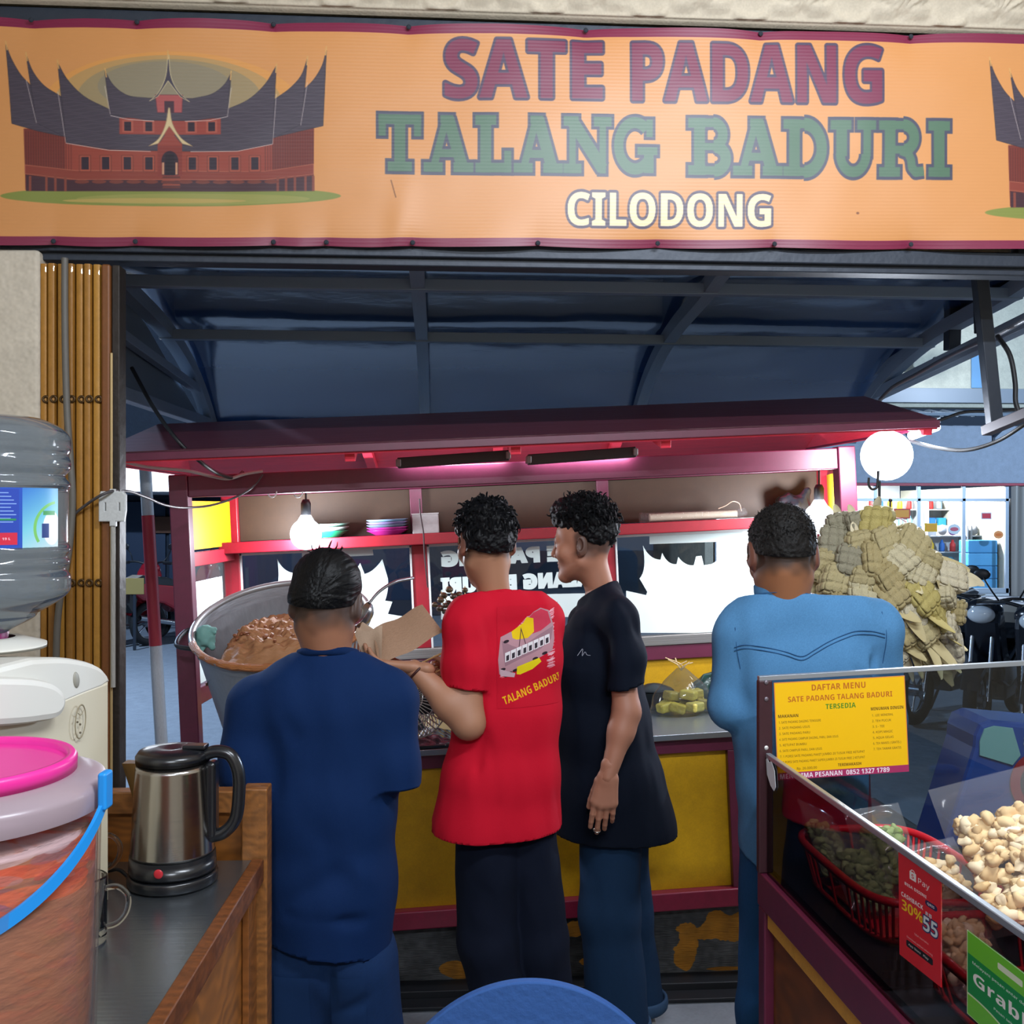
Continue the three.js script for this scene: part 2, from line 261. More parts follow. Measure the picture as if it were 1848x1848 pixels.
    // slab letters as strokes on a 0..w by 0..1 cell
    const slab = (s, a, b, c) => frame(a, b, c, () => {
      const Wd = { T: 0.92, A: 1.02, L: 0.8, N: 1.02, G: 0.95, B: 0.9, D: 0.95, U: 1.0, R: 1.0, I: 0.5, ' ': 0.42 }, gap = 0.03; let tot = -gap; for (const ch of s) tot += Wd[ch] + gap;
      ctx.scale(1 / tot, 1); const st = 0.23, th = 0.17;
      const go = (grow, style) => { let x = 0; ctx.strokeStyle = style; ctx.fillStyle = style; ctx.lineJoin = 'round';
        for (const ch of s) {
          const w = Wd[ch], R = (x0, y0, x1, y1) => ctx.fillRect(x + x0 - grow, y0 - grow, x1 - x0 + 2 * grow, y1 - y0 + 2 * grow), L = (pts, lw) => { ctx.lineWidth = lw + 2 * grow; ctx.beginPath(); pts.forEach((p, i) => (i ? ctx.lineTo(x + p[0], p[1]) : ctx.moveTo(x + p[0], p[1]))); ctx.stroke(); }, E = (cx, cy, rx, ry, a0, a1, lw) => { ctx.lineWidth = lw + 2 * grow; ctx.beginPath(); ctx.ellipse(x + cx, cy, rx, ry, 0, a0, a1); ctx.stroke(); };
          const foot = (cx, top, hw = 0.2) => R(cx - hw, top ? 0 : 1 - th, cx + hw, top ? th : 1);
          if (ch === 'T') { R(0.02, 0, w - 0.02, th); R(0.02, 0, 0.17, 0.38); R(w - 0.17, 0, w - 0.02, 0.38); R(w / 2 - st / 2, 0, w / 2 + st / 2, 1); foot(w / 2, 0, 0.25); }
          if (ch === 'A') { L([[0.2, 0.95], [0.47, 0.06]], 0.15); L([[0.82, 0.95], [0.52, 0.06]], 0.24); R(0.35, 0, 0.62, 0.14); R(0.28, 0.6, 0.75, 0.74); foot(0.2, 0, 0.2); foot(0.83, 0, 0.21); }
          if (ch === 'L') { R(0.13, 0, 0.13 + st, 1); foot(0.245, 1, 0.22); R(0.03, 1 - th, w - 0.02, 1); R(w - 0.17, 0.62, w - 0.02, 1); }
          if (ch === 'N') { R(0.12, 0, 0.26, 1); R(w - 0.26, 0, w - 0.12, 1); L([[0.18, 0.08], [w - 0.19, 0.92]], 0.24); R(0, 0, 0.32, th); foot(0.19, 0, 0.19); foot(w - 0.19, 1, 0.19); }
          if (ch === 'G') { E(0.47, 0.5, 0.35, 0.41, 0.75, 5.5, 0.2); R(w - 0.24, 0.03, w - 0.1, 0.34); R(0.52, 0.52, w, 0.66); R(0.66, 0.52, 0.87, 0.98); }
          if (ch === 'B' || ch === 'D' || ch === 'R') { R(0.12, 0, 0.12 + st, 1); foot(0.18, 1, 0.18); if (ch !== 'R') foot(0.18, 0, 0.18); }
          if (ch === 'B') { L([[0.2, 0.08], [0.56, 0.08]], 0.15); L([[0.2, 0.5], [0.58, 0.5]], 0.13); L([[0.2, 0.92], [0.58, 0.92]], 0.15); E(0.53, 0.285, 0.19, 0.2, -1.6, 1.6, 0.2); E(0.55, 0.71, 0.23, 0.21, -1.6, 1.6, 0.22); }
          if (ch === 'D') { L([[0.2, 0.08], [0.5, 0.08]], 0.15); L([[0.2, 0.92], [0.5, 0.92]], 0.15); E(0.45, 0.5, 0.36, 0.42, -1.6, 1.6, 0.22); }
          if (ch === 'R') { L([[0.2, 0.08], [0.57, 0.08]], 0.15); L([[0.2, 0.52], [0.57, 0.52]], 0.14); E(0.53, 0.3, 0.22, 0.22, -1.6, 1.6, 0.21); foot(0.23, 0, 0.22); L([[0.46, 0.53], [0.62, 0.58], [0.68, 0.7], [0.7, 0.84], [0.78, 0.92], [0.95, 0.9]], 0.17); }
          if (ch === 'U') { foot(0.23, 1, 0.22); foot(w - 0.23, 1, 0.2); R(0.13, 0, 0.13 + st, 0.64); R(w - 0.3, 0, w - 0.14, 0.64); E(0.49, 0.6, 0.27, 0.32, 0, Math.PI, 0.19); }
          if (ch === 'I') { R(w / 2 - st / 2, 0, w / 2 + st / 2, 1); foot(w / 2, 1, 0.23); foot(w / 2, 0, 0.23); }
          x += w + gap;
        } };
      go(0.055, '#3c3c4e'); go(0, '#48664f');
    });
    slab('TALANG', [682, 209], [1185, 216], [682, 312]); slab('BADURI', [1240, 216], [1712, 222], [1240, 318]);
    // dirt streaks and a tear
    ctx.strokeStyle = 'rgba(90,50,20,.8)'; ctx.lineWidth = 1.4; ctx.beginPath(); ctx.moveTo(...bp(706, 328)); ctx.lineTo(...bp(715, 360)); ctx.stroke();
    ctx.fillStyle = 'rgba(110,60,30,.9)'; ctx.beginPath(); ctx.arc(...bp(1546, 386), 2.2, 0, 7); ctx.fill();
  };
  // vinyl bump: fine ribs across
  const ribs = dataTex(128, (x, y) => 0.5 + 0.35 * Math.sin(y * Math.PI * 2 * 16) + 0.15 * per(x, y, 32, 77));
  const vinyl = M(0xffffff, 0.46, 0, { map: canvasTex(CW, CH, art), bumpMap: rep(ribs, 8, 4), bumpScale: 0.00022, clearcoat: 0.12, clearcoatRoughness: 0.36 });
  const t = thing('shop_banner', 'wide orange vinyl banner with red and green lettering and a horned-roof house', 'banner', V(0, onZ(924, 440, ZB).y, ZB));
  const nailsX = [100, 247, 495, 590, 745, 970, 1185, 1395, 1640].map((p) => onZ(p, 440, ZB).x), nailsT = [60, 250, 495, 738, 1056, 1370, 1640].map((p) => onZ(p, 45, ZB).x);
  const pucker = (x, list) => { let m = 9; for (const n of list) m = Math.min(m, Math.abs(x - n)); return Math.exp(-m * 14); };
  const sheet = grid(320, 48, (u, v) => {
    const x = lerp(xL, xR, u), y = lerp(bot(x), top(x), v), edge = Math.pow(Math.abs(v - 0.5) * 2, 6);
    let z = 0.012 * fbm(x * 1.7, v * 1.3, 4.4, 3) + 0.003 * fbm(x * 6, v * 4, 9, 2);
    z += edge * (0.006 * Math.sin(x * 9 + v) - 0.010 * pucker(x, v < 0.5 ? nailsX : nailsT));
    z += 0.006 * Math.exp(-Math.pow((x - (onZ(725, 400, ZB).x) - (v - 0.1) * 0.06) * 28, 2)) * sstep(0.5, 0, v);
    return V(x, y - (v < 0.5 ? -0.006 : 0.006) * edge * pucker(x, v < 0.5 ? nailsX : nailsT), ZB + z + 0.012);
  });
  obj('printed_sheet', loc(t, sheet), vinyl, t, 'orange printed vinyl sheet');
  const xs = [xL, xR];
  obj('frame', loc(t, [bb(xL, xR, bot(0) - 0.02, bot(0) + 0.02, ZB - 0.06, ZB - 0.012), bb(xL, xR, top(0) - 0.04, top(0) + 0.022, ZB - 0.06, ZB - 0.012), ...[-1.7, -0.6, 0.5, 1.6, 2.1].map((x) => bb(x - 0.02, x + 0.02, bot(0), top(0), ZB - 0.06, ZB - 0.02))]), MAT.darkSteel, t);
  for (const x of nailsX) obj('rivet', loc(t, new THREE.SphereGeometry(0.0065, 10, 8).scale(1, 1, 0.5).translate(x, bot(x) + 0.012, ZB + 0.014)), MAT.darkSteel, t);
  for (const x of nailsT) obj('rivet', loc(t, new THREE.SphereGeometry(0.0065, 10, 8).scale(1, 1, 0.5).translate(x, top(x) - 0.012, ZB + 0.014)), MAT.darkSteel, t);
  // steel lintel under the banner
  struct('trim_3', [bb(-1.85, 2.3, bot(0) - 0.04, bot(0) - 0.012, ZB - 0.09, ZB - 0.03)], MAT.darkSteel);
}
// ------------------------------------------------------------------ folding gate at the left of the opening
{
  const ZG = -2.72, yTop = 2.36;
  const t = thing('folding_gate', 'ochre painted folding steel gate stacked at the left of the opening', 'gate', V(onZ(145, 900, ZG).x, 0, ZG));
  const gm = [0xb07a2a, 0xa8742a, 0xbb8632, 0x9f6d28].map((c, i) => M(c, 0.48, 0.1, { map: rep(T.speck, 2.3 + i * 0.3), ...bump(T.grain, 0.0015, 3), clearcoat: 0.2 }));
  const edges = [73, 88, 104, 120, 137, 153, 168, 184], r = rng(4);
  for (let i = 0; i < 7; i++) {
    const a = onZ(edges[i] + 0.8, 900, ZG).x, b = onZ(edges[i + 1] - 0.8, 900, ZG).x, w = b - a, dz = (i % 2) * 0.006;
    const prof = []; for (let k = 0; k <= 8; k++) { const s = k / 8; prof.push([a + w * s, 0.008 * Math.pow(Math.sin(Math.PI * s), 0.14) + dz]); } prof.push([b, -0.03], [a, -0.03]);
    const g = extrude(prof, yTop - 0.05, 0).rotateX(-Math.PI / 2); // shape y -> -z
    const s = boxUV(g.scale(1, 1, -1).translate(0, 0.03, ZG)); const p = s.attributes.position; // mirrored: flip winding
    const q = s.clone(), ar = q.attributes.position.array, nr = q.attributes.normal.array, uvr = q.attributes.uv.array; for (let k = 0; k < p.count; k += 3) { for (const [arr, n] of [[ar, 3], [nr, 3], [uvr, 2]]) for (let c = 0; c < n; c++) { const x = arr[(k + 1) * n + c]; arr[(k + 1) * n + c] = arr[(k + 2) * n + c]; arr[(k + 2) * n + c] = x; } }
    q.computeVertexNormals();
    obj('slat', loc(t, q), gm[i % 4], t);
    for (const py of [720, 1052]) { const c = onZ((edges[i] + edges[i + 1]) / 2 + 1, py, ZG + 0.015); obj('rivet', loc(t, new THREE.TorusGeometry(0.0075, 0.0032, 6, 14).translate(c.x, c.y, ZG + 0.0095 + dz)), M(0x4b3414, 0.5, 0.4), t); }
  }
  const e0 = onZ(185, 900, ZG).x, e1 = onZ(202, 900, ZG).x, e2 = onZ(217, 900, ZG).x;
  obj('edge_stile', loc(t, bb(e0 + 0.001, e1, 0.02, yTop - 0.02, ZG - 0.03, ZG + 0.016, 0.006)), M(0x7c4a22, 0.5, 0.1, { map: rep(T.speck, 3) }), t, 'brown edge stile');
  obj('guide_channel', loc(t, [bb(e1 + 0.001, e2, 0.0, yTop - 0.02, ZG - 0.05, ZG + 0.006, 0.003)]), M(0x2a221c, 0.55, 0.2, { map: rep(T.speck, 4), ...bump(T.grain, 0.002, 5) }), t, 'dark steel guide channel');
  obj('guide_bead', loc(t, cyl(V(e1 + 0.003, 0.4, ZG + 0.014), V(e1 + 0.003, yTop - 0.25, ZG + 0.014), 0.0035)), M(0xb59a6a, 0.5, 0.3), t);
  // grey conduit running down the gate
  const cd = [[117, 466], [117, 560], [119, 680], [122, 760], [128, 840], [131, 900], [128, 960], [122, 1010], [112, 1060], [104, 1120], [100, 1300]].map(([x, y]) => onZ(x, y, ZG + 0.032));
  const c = tag(obj('conduit', tube(cd, 0.0085, 60, 10), M(0x6a665f, 0.55, 0, { map: rep(T.speck, 3) })), 'grey electric conduit running down the ochre folding gate', 'conduit');
  // lock keeper and its pipe on the channel
  const k = onZ(205, 914, ZG + 0.02), lk = thing('latch_plate', 'white plastic plate with two slots on the gate edge', 'plate', k);
  const w = 0.031, hh = 0.036, slot = (x) => [[x - 0.004, -0.014], [x + 0.004, -0.014], [x + 0.004, 0.012], [x - 0.004, 0.012]];
  obj('plate', extrude([[-w, -hh], [-0.004, -hh], [-0.004, -hh - 0.012], [0.006, -hh - 0.012], [0.006, -hh], [w - 0.004, -hh], [w, -0.01], [w, hh * 0.8], [w - 0.006, hh], [0.006, hh], [0.004, hh + 0.006], [-0.004, hh + 0.006], [-0.006, hh], [-w + 0.004, hh], [-w, hh * 0.7]], 0.01, 0.003, [slot(-0.017), slot(0.018)]), M(0xd6d8d6, 0.5, 0, { map: rep(T.speck, 8) }), lk);
  obj('slot_back', bx(0.05, 0.04, 0.004, 0, -0.002, -0.002), MAT.blackPlastic, lk);
  const pt = onZ(204, 940, ZG + 0.024), pb = onZ(210, 1240, ZG + 0.024);
  tag(obj('grey_pipe', cyl(pt, V(pt.x, pb.y, pt.z), 0.006), M(0xb9b6ae, 0.5, 0, { map: rep(T.speck, 5), ...bump(T.grain, 0.002, 4) })), 'thin pale pipe under the white plate on the gate edge', 'pipe');
}
// ------------------------------------------------------------------ curved steel canopy
const CAN = {};
{
  // profile of the sheet: (depth behind the lintel as -z, height)
  const prof = new THREE.CatmullRomCurve3([V(0, 2.545, -2.84), V(0, 2.535, -3.32), V(0, 2.505, -3.54), V(0, 2.44, -4.17), V(0, 2.32, -4.6), V(0, 2.17, -4.88), V(0, 2.08, -5.0)]);
  const at = (s) => prof.getPointAt(clamp(s, 0, 1));
  const sAtZ = (z) => { let a = 0, b = 1; for (let i = 0; i < 40; i++) { const m = (a + b) / 2; at(m).z > z ? (a = m) : (b = m); } return a; };
  const xL = onZ(372, 740, -4.88).x - 0.02, xR = onZ(1552, 715, -4.88).x + 0.02, x1 = onZ(767, 735, -4.88).x, x2 = onZ(1148, 733, -4.88).x;
  Object.assign(CAN, { prof, at, sAtZ, xL, xR });
  const t = thing('canopy', 'dark blue curved steel canopy on ribs over the food cart', 'canopy', V((xL + xR) / 2, 2.5, -3.9));
  const under = (u, v) => { const p = at(v), n = at(v + 0.01).sub(at(v - 0.01)).normalize(), up = V(0, -n.z, n.y); if (up.y < 0) up.negate(); const x = lerp(xL, xR, u); const zs = [-2.84, -3.52, -4.17, -4.97]; let sag = 0; for (let i = 0; i < 3; i++) if (p.z <= zs[i] && p.z >= zs[i + 1]) sag = Math.sin(Math.PI * (zs[i] - p.z) / (zs[i] - zs[i + 1])); const w = 0.006 * fbm(x * 2.2, v * 6, 1.5, 3) + 0.0035 * Math.sin(x * 3.1 + v * 9) + sag * (0.02 + 0.008 * fbm(x * 1.3, 4, v * 2, 2)); return p.clone().addScaledVector(up, w + 0.018).setX(x); };
  const sheetM = M(0x2a5088, 0.15, 0, { ior: 2.3, clearcoat: 1, clearcoatRoughness: 0.1, ...bump(T.grain, 0.0012, 5) });
  const g1 = grid(160, 60, under), g2 = grid(40, 24, (u, v) => under(u, v).add(V(0, 0.02, 0)));
  obj('sheet', loc(t, [g1, g2]), sheetM, t);
  const ribM = M(0x93a5b8, 0.42, 0.2, bump(T.grain, 0.001, 5));
  const rib = (x, w, s0 = 0, s1 = 1) => { const n = 26, pts = []; const g = grid(4, n, (u, v) => { const s = lerp(s0, s1, v), p = at(s), k = [[-w, 0.005], [-w, -0.05], [w, -0.05], [w, 0.005], [-w, 0.005]][Math.round(u * 4)]; const tn = at(s + 0.01).sub(at(s - 0.01)).normalize(), up = V(0, -tn.z, tn.y); if (up.y < 0) up.negate(); return p.clone().addScaledVector(up, k[1]).add(V(x + k[0], 0, 0)); }); return toCreasedNormals(g, 0.6); };
  for (const [x, w] of [[xL + 0.03, 0.026], [x1, 0.024], [x2, 0.024], [xR - 0.03, 0.026]]) obj('rib', loc(t, rib(x, w)), ribM, t);
  for (const z of [-2.95, -3.52, -4.17]) { const p = at(sAtZ(z)); obj('purlin', loc(t, bb(xL, xR, p.y - 0.052, p.y - 0.012, z - 0.02, z + 0.02, 0.003)), ribM, t); }
  { const p = at(0.985); obj('purlin', loc(t, bb(xL, xR, p.y - 0.05, p.y - 0.005, p.z - 0.025, p.z + 0.025, 0.003)), MAT.darkSteel, t); }
  // left and right end trusses with a bottom chord and struts
  const truss = (x, s) => {
    const a = V(x, 2.52, -2.86), b = V(x, 2.1, -4.95), m = V(x, 2.12, -2.86), parts = [];
    obj('end_post', loc(t, bar(V(x, 2.02, -2.87), V(x, 2.53, -2.87), 0.045, 0.045)), ribM, t);
    obj('end_strut', loc(t, bar(V(x, 2.1, -2.9), V(x, 2.115, -4.9), 0.045, 0.045)), ribM, t);
    obj('end_strut', loc(t, bar(V(x, 2.34, -2.9), V(x, 2.25, -4.65), 0.035, 0.035)), ribM, t);
  };
  truss(xL + 0.03, -1);
  obj('end_sheet', loc(t, quadPanel([V(xL + 0.002, 2.13, -2.9), V(xL + 0.002, 2.13, -4.85), V(xL + 0.002, 2.5, -3.7), V(xL + 0.002, 2.53, -2.9)], 0.004)), M(0x7c8a98, 0.5, 0.1), t);
  // right truss, in front of the lit wall: measured along lines of the photograph at the canopy's end plane
  const onX = (px, py, x) => { const r = ray(px, py); return r.multiplyScalar(x / r.x).add(V(0, EYE, 0)); };
  const ex = xR - 0.03;
  obj('end_strut', loc(t, bar(onX(1566, 682, ex), onX(1722, 582, ex), 0.035, 0.04)), ribM, t);
  obj('end_strut', loc(t, bar(onX(1574, 716, ex), onX(1860, 578, ex), 0.045, 0.055)), ribM, t);
  obj('end_post', loc(t, bar(onX(1718, 632, ex), onX(1721, 500, ex), 0.05, 0.05)), MAT.darkSteel, t);
  obj('hanger', loc(t, bar(onX(1775, 600, ex - 0.02), onX(1772, 500, ex - 0.02), 0.05, 0.05)), MAT.darkSteel, t);
  // outer steel post and its bracket at the right
  const q = onZ(1782, 610, -3.05);
  const pst = thing('steel_post', 'dark steel hanging post with an angled foot at the right of the canopy', 'post', V(q.x, 2.06, -3.05));
  obj('post', loc(pst, bar(onZ(1768, 500, -3.05), onZ(1796, 772, -3.05), 0.036, 0.04)), MAT.darkSteel, pst);
  obj('foot_bracket', loc(pst, bar(onZ(1782, 778, -3.05).add(V(-0.005, 0, 0)), onZ(1860, 744, -2.85), 0.034, 0.03)), M(0x59555c, 0.5, 0.2), pst);
  const fascia = onZ(1810, 520, -3.0);
  obj('side_fascia', loc(t, quadPanel([onX(1722, 578, ex + 0.02), onX(1900, 500, ex + 0.02), onX(1900, 410, ex + 0.02), onX(1700, 500, ex + 0.02)], 0.01)), M(0x3d434d, 0.5, 0.1), t);
}
// ------------------------------------------------------------------ concrete plinth
{
  const flake = dataTex(1024, (x, y) => {
    const u = x * 3.2, v = y * 0.8, w = y * 0.34; const c = fbm(u * 5, w * 5, 1, 5), f = noise3(u * 60, w * 60, 4); let k = 66 + 46 * c + 10 * f + 26 * Math.max(0, fbm(u * 18, w * 18, 7, 3));
    const spots = [[2.19, 0.55, 0.20, 0.17], [2.03, 0.36, 0.05, 0.22], [2.33, 0.52, 0.1, 0.12], [1.36, 0.52, 0.05, 0.1], [1.63, 0.6, 0.07, 0.1], [1.2, 0.2, 0.05, 0.1], [0.62, 0.35, 0.09, 0.2], [0.66, 0.6, 0.05, 0.08], [2.2, 0.13, 0.12, 0.02], [1.66, 0.25, 0.03, 0.05], [0.2, 0.4, 0.15, 0.2], [2.9, 0.4, 0.2, 0.2]];
    let m = -1; for (const [a, b, ra, rb] of spots) { const d = 1 - Math.hypot((u - a) / ra, (v / 0.8 - b) / rb); m = Math.max(m, d); }
    m += 0.75 * fbm(u * 14, w * 14, 11, 4);
    if (m > 0.06) { const j = 0.9 + 0.22 * fbm(u * 22, w * 22, 15, 3); return [186 * j, 124 * j, 34 * j]; }
    return [k * 0.98, k, k * 1.02];
  }, true);
  const mt = M(0xffffff, 0.85, 0, { map: flake, ...bump(T.plaster, 0.006, 2) });
  const x0 = -1.15, x1 = 2.05, z = -3.66, yL = 0.265, yR = 0.33;
  const shape = [[x0, 0], [x1, 0], [x1, yR], [x0, yL]];
  const g = extrude(shape, 1.1, 0.006).translate(0, 0, z - 1.1); const p = g.attributes.position, uv = new Float32Array(p.count * 2), n = g.attributes.normal;
  for (let i = 0; i < p.count; i++) { uv[i * 2] = (p.getX(i) - x0) / 3.2; uv[i * 2 + 1] = Math.abs(n.getY(i)) > 0.6 ? (p.getZ(i) - z) / 1.4 + 0.02 : p.getY(i) / 0.34; }
  g.setAttribute('uv', new THREE.BufferAttribute(uv, 2));
  const s = struct('platform', g, mt); s.userData.label = 'concrete plinth with flaking yellow paint under the cart';
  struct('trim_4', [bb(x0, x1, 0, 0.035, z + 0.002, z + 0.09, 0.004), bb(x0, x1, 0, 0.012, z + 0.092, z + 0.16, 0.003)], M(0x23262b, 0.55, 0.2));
}
// ------------------------------------------------------------------ the food cart
const font = await new FontLoader().loadAsync('fonts/droid/droid_sans_bold.typeface.json');
const CART = thing('food_cart', 'long red and yellow food cart with hipped roof, glass panes and steel worktop', 'food cart', V(0.33, 0, -3.6));
CART.rotation.z = 0.046;
CART.updateMatrixWorld(true);
const cartInv = CART.matrixWorld.clone().invert();
const CL = (px, py, zl) => { // cart-local point on the plane z = zl
  const o = V(0, EYE, 0).applyMatrix4(cartInv), d = ray(px, py).transformDirection(cartInv); return o.addScaledVector(d, (zl - o.z) / d.z);
};
const cartToWorld = (v) => v.clone().applyMatrix4(CART.matrixWorld);
const BACK = -0.62, CART_DIM = [];
{
  const c = CART, R = MAT.red, MR = MAT.maroon, Y = MAT.yellow;
  const xl = CL(322, 900, 0).x, xr = CL(1531, 880, 0).x, ph = 0.032;
  const yB = CL(1000, 848, 0).y; // beam centre
  // posts
  const plinthTop = (x) => 0.3;
  for (const [x, z, y0] of [[xl, -0.03, 0.02], [xr, -0.03, 0.3]]) obj('post', bb(x - ph, x + ph, y0, yB + 0.04, z - ph, z + ph, 0.005), MR, c);
  const bl = CL(420, 1000, BACK).x, br = CL(1492, 960, BACK).x;
  for (const x of [bl, br]) obj('post', bb(x - ph, x + ph, 0.3, yB + 0.05, BACK - ph, BACK + ph, 0.005), R, c);
  // top beams
  obj('front_beam', bb(xl + ph, xr - ph, yB - 0.04, yB + 0.035, -0.06, -0.005, 0.004), MR, c);
  obj('back_beam', bb(bl + ph, br - ph, yB - 0.03, yB + 0.05, BACK - 0.025, BACK + 0.025, 0.004), MR, c);
  for (const s of [[xl, bl], [xr, br]]) obj('side_beam', bar(V(s[0], yB, -0.06), V(s[1], yB + 0.005, BACK + 0.03), 0.05, 0.07), MR, c);
  // hipped roof: four slopes, each a thick panel; red painted underneath with rafters
  const e = CL(940, 786, 0.3).y, yr = CL(900, 741, -0.14).y;
  const E = [CL(168, 830, 0.3).x, CL(1692, 772, 0.3).x], Rg = [CL(285, 750, -0.14).x, CL(1560, 716, -0.14).x];
  const ez = [0.3, -0.95], rz = [-0.14, -0.5];
  const F0 = V(E[0], e, ez[0]), F1 = V(E[1], e, ez[0]), B0 = V(E[0], e, ez[1]), B1 = V(E[1], e, ez[1]), T0 = V(Rg[0], yr, rz[0]), T1 = V(Rg[1], yr, rz[0]), U0 = V(Rg[0], yr, rz[1]), U1 = V(Rg[1], yr, rz[1]);
  const roofM = M(0x5e2e3a, 0.42, 0, { map: rep(T.speck, 1), clearcoat: 0.3, clearcoatRoughness: 0.3, ...bump(T.grain, 0.0015, 2) });
  for (const q of [[F0, F1, T1, T0], [B1, B0, U0, U1], [B0, F0, T0, U0], [F1, B1, U1, T1], [T0, T1, U1, U0]]) obj('roof_panel', quadPanel(q, 0.012), roofM, c);
  obj('eave_trim', [bar(F0, F1, 0.02, 0.024), bar(B0, B1, 0.02, 0.024), bar(F0, B0, 0.02, 0.024), bar(F1, B1, 0.02, 0.024)].map((g) => g.translate(0, -0.018, 0)), MR, c);
  const liner = M(0xf03a50, 0.5, 0, { map: rep(T.speck, 1) });
  const down = (p, k = 0.02) => p.clone().add(V(0, -k, 0));
  obj('roof_lining', [[F0, F1, T1, T0], [B1, B0, U0, U1], [B0, F0, T0, U0], [F1, B1, U1, T1]].map((q) => quadPanel(q.map((p) => down(p, 0.03)), 0.006)), liner, c, 'bright red roof lining');
  for (const [px] of [[632], [1200], [930]]) { const a = CL(px, 812, 0.25).x; obj('rafter', bar(V(a, e - 0.05, -0.9), V(a - 0.01, yr - 0.06, rz[1] - 0.0), 0.04, 0.034), liner, c); obj('rafter', bar(V(a, e - 0.045, 0.27), V(a - 0.01, yr - 0.06, rz[0] - 0.02), 0.034, 0.03), liner, c); }
  for (const [a, b] of [[F0, T0], [F1, T1]]) obj('rafter', bar(down(a, 0.05).lerp(down(b, 0.05), 0.12), down(b, 0.055), 0.034, 0.034), liner, c);
  // upper back board, shelf and window wall
  const ys = CL(900, 962, BACK + 0.12).y, yw1 = CL(900, 976, BACK).y, yw0 = CL(1200, 1150, BACK).y;
  obj('back_board', bb(bl + ph, br - ph, ys + 0.012, yB - 0.03, BACK - 0.012, BACK, 0.002), MAT.ply, c, 'brown plywood board behind the shelf');
  for (const p of [[1088, 925], [752, 930]]) { const x = CL(p[0], p[1], BACK).x; obj('board_stile', bb(x - 0.025, x + 0.025, ys + 0.012, yB - 0.03, BACK + 0.001, BACK + 0.02, 0.003), MR, c); }
  obj('shelf', [bb(bl - 0.02, br + 0.02, ys - 0.022, ys + 0.01, BACK - 0.02, BACK + 0.15, 0.004), bb(bl - 0.02, br + 0.02, ys - 0.03, ys + 0.014, BACK + 0.151, BACK + 0.168, 0.004)], R, c);
  for (const [x, z] of [[xl, bl], [xr, br]]) obj('end_board', quadPanel(x < 0 ? [V(x + 0.01, ys, -0.065), V(z + 0.005, ys, BACK + 0.04), V(z + 0.005, yB - 0.05, BACK + 0.04), V(x + 0.01, yB - 0.05, -0.065)] : [V(z - 0.005, ys, BACK + 0.04), V(x - 0.01, ys, -0.065), V(x - 0.01, yB - 0.05, -0.065), V(z - 0.005, yB - 0.05, BACK + 0.04)], 0.01), Y, c, 'yellow end board');
  // window wall: rails, stiles, panes, decals
  const m1 = CL(760, 1060, BACK).x, m2 = CL(1098, 1060, BACK).x;
  obj('window_rail', bb(bl - 0.03, br + 0.03, yw1, ys - 0.024, BACK - 0.02, BACK + 0.02, 0.004), R, c);
  obj('window_rail', bb(bl - 0.03, br + 0.03, yw0 - 0.09, yw0 - 0.03, BACK - 0.022, BACK + 0.022, 0.004), MR, c);
  obj('window_sill', bb(bl + ph, br - ph, yw0 - 0.03, yw0 + 0.012, BACK - 0.02, BACK + 0.03, 0.004), M(0xa8a5a0, 0.35, 0.7, bump(T.brushed, 0.0004, 2)), c, 'grey aluminium sill strip');
  for (const x of [m1, m2]) obj('window_stile', bb(x - 0.032, x + 0.032, yw0 + 0.012, yw1, BACK - 0.02, BACK + 0.02, 0.004), R, c);
  const decalM = M(0xe9f7f2, 0.6, 0);
  const bars = [[bl + ph, m1 - 0.032], [m1 + 0.032, m2 - 0.032], [m2 + 0.032, br - ph]];
  const panes = bars.map(([a, b]) => { const p = obj('window_pane', bb(a + 0.002, b - 0.002, yw0 + 0.013, yw1 - 0.002, BACK - 0.008, BACK - 0.004, 0), MAT.glass, c); obj('pane_bead', [bb(a, a + 0.008, yw0 + 0.012, yw1, BACK + 0.021, BACK + 0.027, 0.001), bb(b - 0.008, b, yw0 + 0.012, yw1, BACK + 0.021, BACK + 0.027, 0.001), bb(a, b, yw1 - 0.01, yw1, BACK + 0.021, BACK + 0.027, 0.001)], MAT.whitePlastic, c, 'white pane bead'); return p; });
  const decal = (pane, geos) => obj('decal', geos, decalM, pane, 'white sticker');
  const zd = BACK + 0.001;
  const shp = (pts, holes = []) => extrude(pts, 0.0012, 0, holes).translate(0, 0, zd);
  // horned-roof house silhouette, photo pixels of the right pane; mirrored copies in the others
  const dpt = (px, py) => { const p = CL(px, py, zd); return [p.x, p.y]; };
  const house = (dx, dy, sx = 1) => {
    const q = (x, y) => dpt(1266 + (x - 1266) * sx + dx, y + dy + (x - 1266) * -0.03 * (sx - 1));
    const arc = (a, b, c) => { const o = []; for (let i = 0; i <= 8; i++) { const t = i / 8; o.push(q(lerp(lerp(a[0], b[0], t), lerp(b[0], c[0], t), t), lerp(lerp(a[1], b[1], t), lerp(b[1], c[1], t), t))); } return o; };
    return [
      ...[[...arc([1160, 984], [1172, 1010], [1192, 1010]), ...arc([1195, 998], [1205, 1020], [1221, 1018]), ...arc([1224, 1005], [1236, 1022], [1252, 1020]), q(1256, 1004), q(1266, 1003), q(1270, 1020), ...arc([1284, 1018], [1302, 1008], [1310, 992]), ...arc([1318, 1012], [1335, 1008], [1350, 985]), ...arc([1360, 1020], [1362, 1040], [1355, 1060]), q(1368, 1062), q(1360, 1084), q(1398, 1090), q(1398, 1142), q(1130, 1142), q(1130, 1066), q(1166, 1074), q(1168, 1068), q(1154, 1044), ...arc([1154, 1044], [1168, 1030], [1160, 984])]].map((p) => shp(p)),
    ];
  };
  decal(panes[2], [...house(0, 0), shp([dpt(1172, 966), dpt(1340, 958), dpt(1342, 976), dpt(1172, 982)])]);
